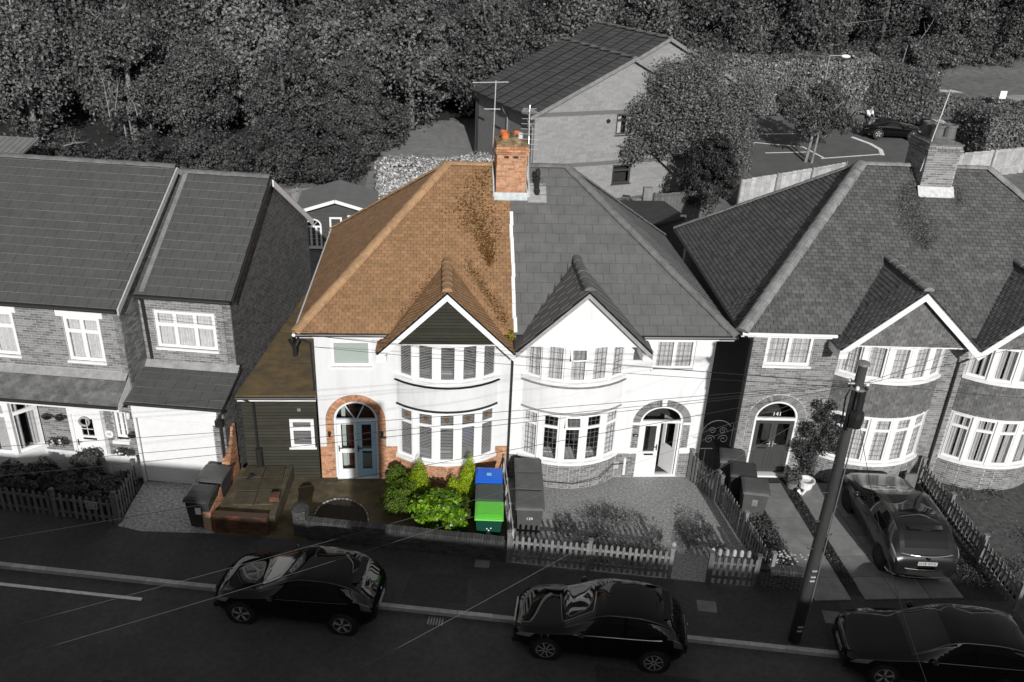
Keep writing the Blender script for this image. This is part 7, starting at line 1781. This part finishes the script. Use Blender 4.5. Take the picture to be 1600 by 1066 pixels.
# ---- front gardens
GP = 'shrubs of the coloured front garden'
def column(lab, x, y, r, h, n, m, size=.035, tilt=0):
    T = thing('conifer', lab, 'conifer', (x, y, 0)); cs = []; rs = []; k = 7
    for i in range(k):
        f = i/(k-1); cs.append((tilt*f+random.uniform(-.02, .02), random.uniform(-.02, .02), h*(.1+.82*f))); q = r*(1-.65*f**2); rs.append((q, q, h*.16))
    link(bpy.data.objects.new('foliage', leaf_mesh('foliage', cs, rs, n, size, MATS[m], shell=.7, flat=.5)), T); mb = MB(); mb.tube([(0, 0, 0), (tilt, 0, h*.8)], [.03, .01], 6); mb.build('stem', M['bark'], T)
column('bright lime columnar conifer, left one against the curved bay', -2.85, -1.05, .36, 1.35, 9000, 'leaf_lime')
column('tall bright lime columnar conifer near the downpipe, left of the blue lid', -1.42, -1.0, .33, 1.45, 9000, 'leaf_lime', tilt=.08)
column('small bright lime conifer between the laurel and the tall columnar one', -1.8, -1.35, .3, .95, 6000, 'leaf_lime', tilt=-.05)
shrub('loose dark green spreading shrub left of the lime conifer', -3.15, -1.5, .82, .85, 11000, .055, 'leaf_green', nm='bush', clump=30)
shrub('dark green shrub with reddish tips against the bay plinth', -3.4, -.7, .45, 1.0, 3500, .06, 'leaf_green', nm='bush', clump=16)
shrub('low green shrub in front of the lime conifers and beside the bins', -1.5, -1.9, .42, .6, 3000, .05, 'leaf_green', nm='bush', clump=16)
shrub('glossy bright green laurel bush behind the front wall', -2.15, -2.5, .85, 1.1, 5200, .13, 'leaf_laurel', nm='laurel_bush', clump=26, shell=.6)
shrub('small dark shrub at the wall behind the blue-lidded bin', -.95, -.55, .3, .7, 2500, .05, 'leaf_green', nm='bush', clump=12)
# moss and dead creeper on the brown roof, weeds in its valley
def roof_patch(lab, pts, n, size, m, kf, spread, T0=None, nm='roof_creeper', cat='creeper'):
    V = []; 
    for i in range(n):
        t = random.random(); k = int(t*(len(pts)-1)); f = t*(len(pts)-1)-k; a, b = pts[k], pts[k+1]; w_ = spread[k]*(1-f)+spread[k+1]*f
        x = a[0]*(1-f)+b[0]*f+random.gauss(0, 1)*w_; y = a[1]*(1-f)+b[1]*f+random.gauss(0, 1)*.12; z = kf(x, y)+.03+abs(random.gauss(0, .025)); s = size*random.uniform(.5, 1.4)
        d = Vector((random.gauss(0, 1), random.gauss(0, 1), random.gauss(0, .5))).normalized(); e = d.cross(Vector((random.gauss(0, .4), -.55+random.gauss(0, .4), .83))).normalized(); p = Vector((x, y, z)); V += [p-d*s*.5, p-e*s*.35, p+d*s*.5, p+e*s*.35]
    me = mesh_np(nm, np.array([tuple(v) for v in V]), np.arange(4*n).reshape(-1, 4), MATS[m], np.random.rand(n)); o = link(bpy.data.objects.new(nm, me)); tag(o, lab, cat); return o
fzz = lambda x, y: 5.13+(3.77/4.59)*(y+.24)
stuff(roof_patch('brown dead creeper and moss scattered down the brown roof below the chimney', [(-1.0, 4.1), (-1.3, 3.0), (-1.1, 2.5), (-.85, 2.0), (-.8, 1.6)], 1700, .07, 'leaf_moss', fzz, [.18, .34, .26, .16, .06]))
stuff(roof_patch('moss and dead leaves in the valley right of the brown gable', [(-1.5, 1.5), (-1.0, .9), (-.65, .45), (-.35, .0)], 700, .05, 'leaf_moss', fzz, [.05, .05, .05, .07], nm='valley_moss'))
stuff(roof_patch('moss in the valley left of the brown gable', [(-2.5, 1.2), (-3.0, .6), (-3.5, .0)], 260, .045, 'leaf_moss', fzz, [.04, .04, .05], nm='valley_moss'))
shrub('yellow-flowering weeds rooted in the gutter between the two gables', -.26, -.12, .2, .42, 1100, .05, 'leaf_yellow', nm='gutter_weed', z=4.85, clump=12)
mb = MB()
for i in range(26): p = Vector((-.26+random.gauss(0, .09), -.22+random.gauss(0, .07), 5.08+random.gauss(0, .1))); mb.lathe(p, [(.012, 0), (.018, .01), (.004, .02)], 5)
stuff(tag(mb.build('yellow_flower', MATS['petal_yellow']), 'tiny yellow flowers on the weeds in the gutter between the gables', 'flowers'))
# creeper on right roof
Fm = Matrix.Translation(FR) @ Matrix.Rotation(FRa, 4, 'Z')
def fzr(x, y): q = Fm.inverted() @ Vector((x, y, 0)); return 5.22+(3.98/4.84)*(q.y+.24)
def FP(u, v): q = Fm @ Vector((u, v, 0)); return (q.x, q.y)
stuff(roof_patch('dark creeper spreading down the right-hand roof left of its chimney', [FP(5.7, 4.0), FP(5.5, 3.3), FP(5.6, 2.7), FP(5.7, 2.2)], 2400, .07, 'leaf_grey', fzr, [.15, .3, .28, .1]))
stuff(roof_patch('small tuft of creeper at the right foot of the grey chimney', [FP(7.15, 3.9), FP(7.2, 3.5)], 400, .06, 'leaf_grey', fzr, [.15, .12]))
# left front garden
GL = 'bushes behind the dark picket fence at left'
for i, (x, y, r, h, lab) in enumerate([(-13.9, -.7, .75, .95, 'dark leafy bush behind the picket fence, leftmost of the front garden'), (-12.9, -.9, .7, .85, 'dark leafy bush in the middle behind the left picket fence'), (-12.0, -1.15, .75, .95, 'dark leafy bush behind the framed fence sign'), (-12.7, -.15, .5, 1.25, 'taller feathery shrub under the left house window box'), (-11.55, -.6, .4, .7, 'small bush at the corner by the gravel drive'), (-15.2, -.4, .8, 1.0, 'dark bush cut by the left edge of the photo')]):
    shrub(lab, x, y, r, h, 5000, .085, 'leaf_shrub', nm='bush', clump=26)
def flat_plant(lab, P, r, n, mleaf='leaf_shrub', fl=10, nm='hanging_basket', cat='hanging basket'):
    T = thing(nm, lab, cat, P); link(bpy.data.objects.new('foliage', leaf_mesh('foliage', [(0, 0, 0), (r*.6, 0, -.03), (-r*.6, 0, -.03)], [(r*.7, r*.4, r*.5)]*3, n, .055, MATS[mleaf], shell=.3, flat=.8)), T)
    if fl:
        for i in range(fl): mb = MB(); mb.lathe((random.gauss(0, r*.4), -r*.35, random.gauss(0, r*.25)), [(.02, 0), (.035, .012), (.01, .02)], 6, axis=(0, -1, .3)); mb.build('flower', MATS['petal_white'], T)
    mb = MB(); mb.lathe((0, 0, -.14), [(.04, 0), (.12, .06), (.14, .12)], 10); mb.build('basket', M['black'], T)
Lm = Matrix.Translation(LO) @ Matrix.Rotation(La, 4, 'Z')
for (u, v, z, r, fl, lab) in ((-.55, .05, 1.0, .26, 8, 'flower trough with white blooms under the small leaded window'), (-2.55, .05, 1.2, .26, 7, 'flower trough with white blooms left of the white front door'), (-2.35, .08, 2.05, .14, 0, 'small hanging greenery high beside the white front door, right one'), (-2.75, .08, 2.05, .14, 0, 'small hanging greenery high beside the bay, left one'), (-.2, .06, 1.65, .1, 0, 'little plant hung beside the garage door frame')):
    flat_plant(lab, Lm @ Vector((u, v, z)), r, 500 if r > .2 else 200, fl=fl)
wr_ = thing('door_wreath', 'pale wreath hanging on the white front door', 'wreath', Lm @ Vector((-1.66, .13, 1.9))); mb = MB(); mb.tube([(.14*math.cos(i*.4), 0, .14*math.sin(i*.4)) for i in range(17)], .035, 6); mb.build('ring', M['wood_pale'], wr_)
# grey-house garden: weeds on gravel; right drive strips; climbing rose
def ground_cover(lab, pts, n, size, m, hmax=.12, nm='ground_cover', cat='ground cover'):
    V = []; k = 0; xs_ = [p[0] for p in pts]; ys_ = [p[1] for p in pts]; cl = [(random.uniform(min(xs_), max(xs_)), random.uniform(min(ys_), max(ys_)), random.uniform(.1, .4)) for _ in range(40)]
    def ins(x, y):
        c = False
        for i in range(len(pts)):
            x1, y1 = pts[i]; x2, y2 = pts[i-1]
            if (y1 > y) != (y2 > y) and x < (x2-x1)*(y-y1)/(y2-y1)+x1: c = not c
        return c
    while k < n:
        c = random.choice(cl); x = c[0]+random.gauss(0, c[2]); y = c[1]+random.gauss(0, c[2])
        if not ins(x, y):
            if random.random() < .02: k += 1
            continue
        k += 1; z = .02+random.random()**2*hmax; s = size*random.uniform(.5, 1.4); d = Vector((random.gauss(0, 1), random.gauss(0, 1), random.gauss(0, .8))).normalized(); e = d.cross(Vector((random.gauss(0, .5), random.gauss(0, .5), 1))).normalized(); p = Vector((x, y, z)); V += [p-d*s*.5, p-e*s*.3, p+d*s*.5, p+e*s*.3]
    nn = len(V)//4; me = mesh_np(nm, np.array([tuple(v) for v in V]), np.arange(4*nn).reshape(-1, 4), MATS[m], np.random.rand(nn)); o = link(bpy.data.objects.new(nm, me)); return stuff(tag(o, lab, cat))
ground_cover('straggly weeds across the middle of the gravel front garden', [(.9, -3.6), (3.9, -3.9), (4.4, -2.4), (3.0, -1.5), (1.2, -1.9)], 5200, .05, 'leaf_shrub', .22)
ground_cover('low dark weeds along the inside of the long picket fence', [(-.1, -3.9), (3.8, -4.5), (4.2, -3.6), (.6, -3.0), (-.1, -3.2)], 4200, .05, 'leaf_shrub', .12)
ground_cover('clump of weeds on the gravel beside the side fence', [(4.3, -3.9), (5.9, -3.9), (5.6, -2.0), (4.9, -1.7)], 2200, .05, 'leaf_shrub', .25)
ground_cover('weeds between the two rows of driveway slabs', [(8.66, -5.2), (9.05, -5.2), (9.05, -1.0), (8.66, -1.0)], 1800, .05, 'leaf_shrub', .1)
ground_cover('plants along the left edge of the driveway slabs by the bins', [(6.75, -5.0), (7.6, -5.1), (7.62, -2.3), (6.75, -2.3)], 2600, .07, 'leaf_grey', .3)
ground_cover('rough grass and fallen leaves on the lawn at the right edge', [(13.3, -6.0), (22, -7.5), (22, -1.0), (13.4, -.6)], 9000, .07, 'leaf_grey', .08)
ground_cover('dead leaves beside the bronze car along the picket fence', [(12.1, -5.4), (12.95, -5.6), (13.2, -.8), (12.3, -.7)], 2500, .07, 'leaf_shrub', .1)
cl_ = thing('climbing_shrub', 'loose climbing shrub on the brick wall right of the dark double door', 'shrub', (9.5, -.25, 0)); ce = [(.05, 0, .6), (-.1, 0, 1.1), (.35, -.02, 1.4), (-.2, 0, 1.9), (.55, .02, 1.9), (.2, 0, 2.4), (.8, .02, 1.3), (-.4, 0, 1.3), (.75, .03, 2.3), (-.05, .02, 2.8), (.4, .03, 2.75), (.95, .02, 1.8)]; rr_ = [(.3, .22, .5), (.35, .25, .4), (.35, .25, .4), (.3, .2, .35), (.35, .22, .3), (.3, .2, .3), (.25, .18, .3), (.22, .16, .3), (.25, .15, .2), (.15, .12, .2), (.2, .12, .18), (.25, .15, .2)]
link(bpy.data.objects.new('foliage', leaf_mesh('foliage', ce, rr_, 6500, .075, MATS['leaf_shrub'], shell=.1, flat=1.0)), cl_); mb = MB()
for x_, z_ in ((-.3, 2.1), (.3, 2.8), (.9, 2.2)): mb.tube([(0, 0, 0), (x_*.4, .02, z_*.5), (x_, .05, z_)], [.03, .02, .008], 5)
mb.build('stem', M['bark'], cl_)
shrub('small potted leafy plant at the foot of the climbing shrub', 8.95, -.62, .3, .45, 1500, .06, 'leaf_grey', nm='potted_shrub', z=.2)
shrub('low leafy plant under the right-hand bay beside the leaning board', 12.35, -.9, .35, .45, 1800, .07, 'leaf_shrub', nm='bush')
shrub('trailing plants on top of the dark wall left of the pole', 6.9, -4.75, .5, .45, 2400, .06, 'leaf_shrub', nm='bush', z=.25)
mb = MB()
for i in range(34): p = Vector((7.1+random.gauss(0, .28), -4.85+random.gauss(0, .12), .78+random.gauss(0, .06))); mb.lathe(p, [(.02, 0), (.035, .015), (.01, .03)], 6)
stuff(tag(mb.build('white_flower', MATS['petal_white']), 'white flowers on the wall beside the telegraph pole', 'flowers'))
print('trees', n_tree)
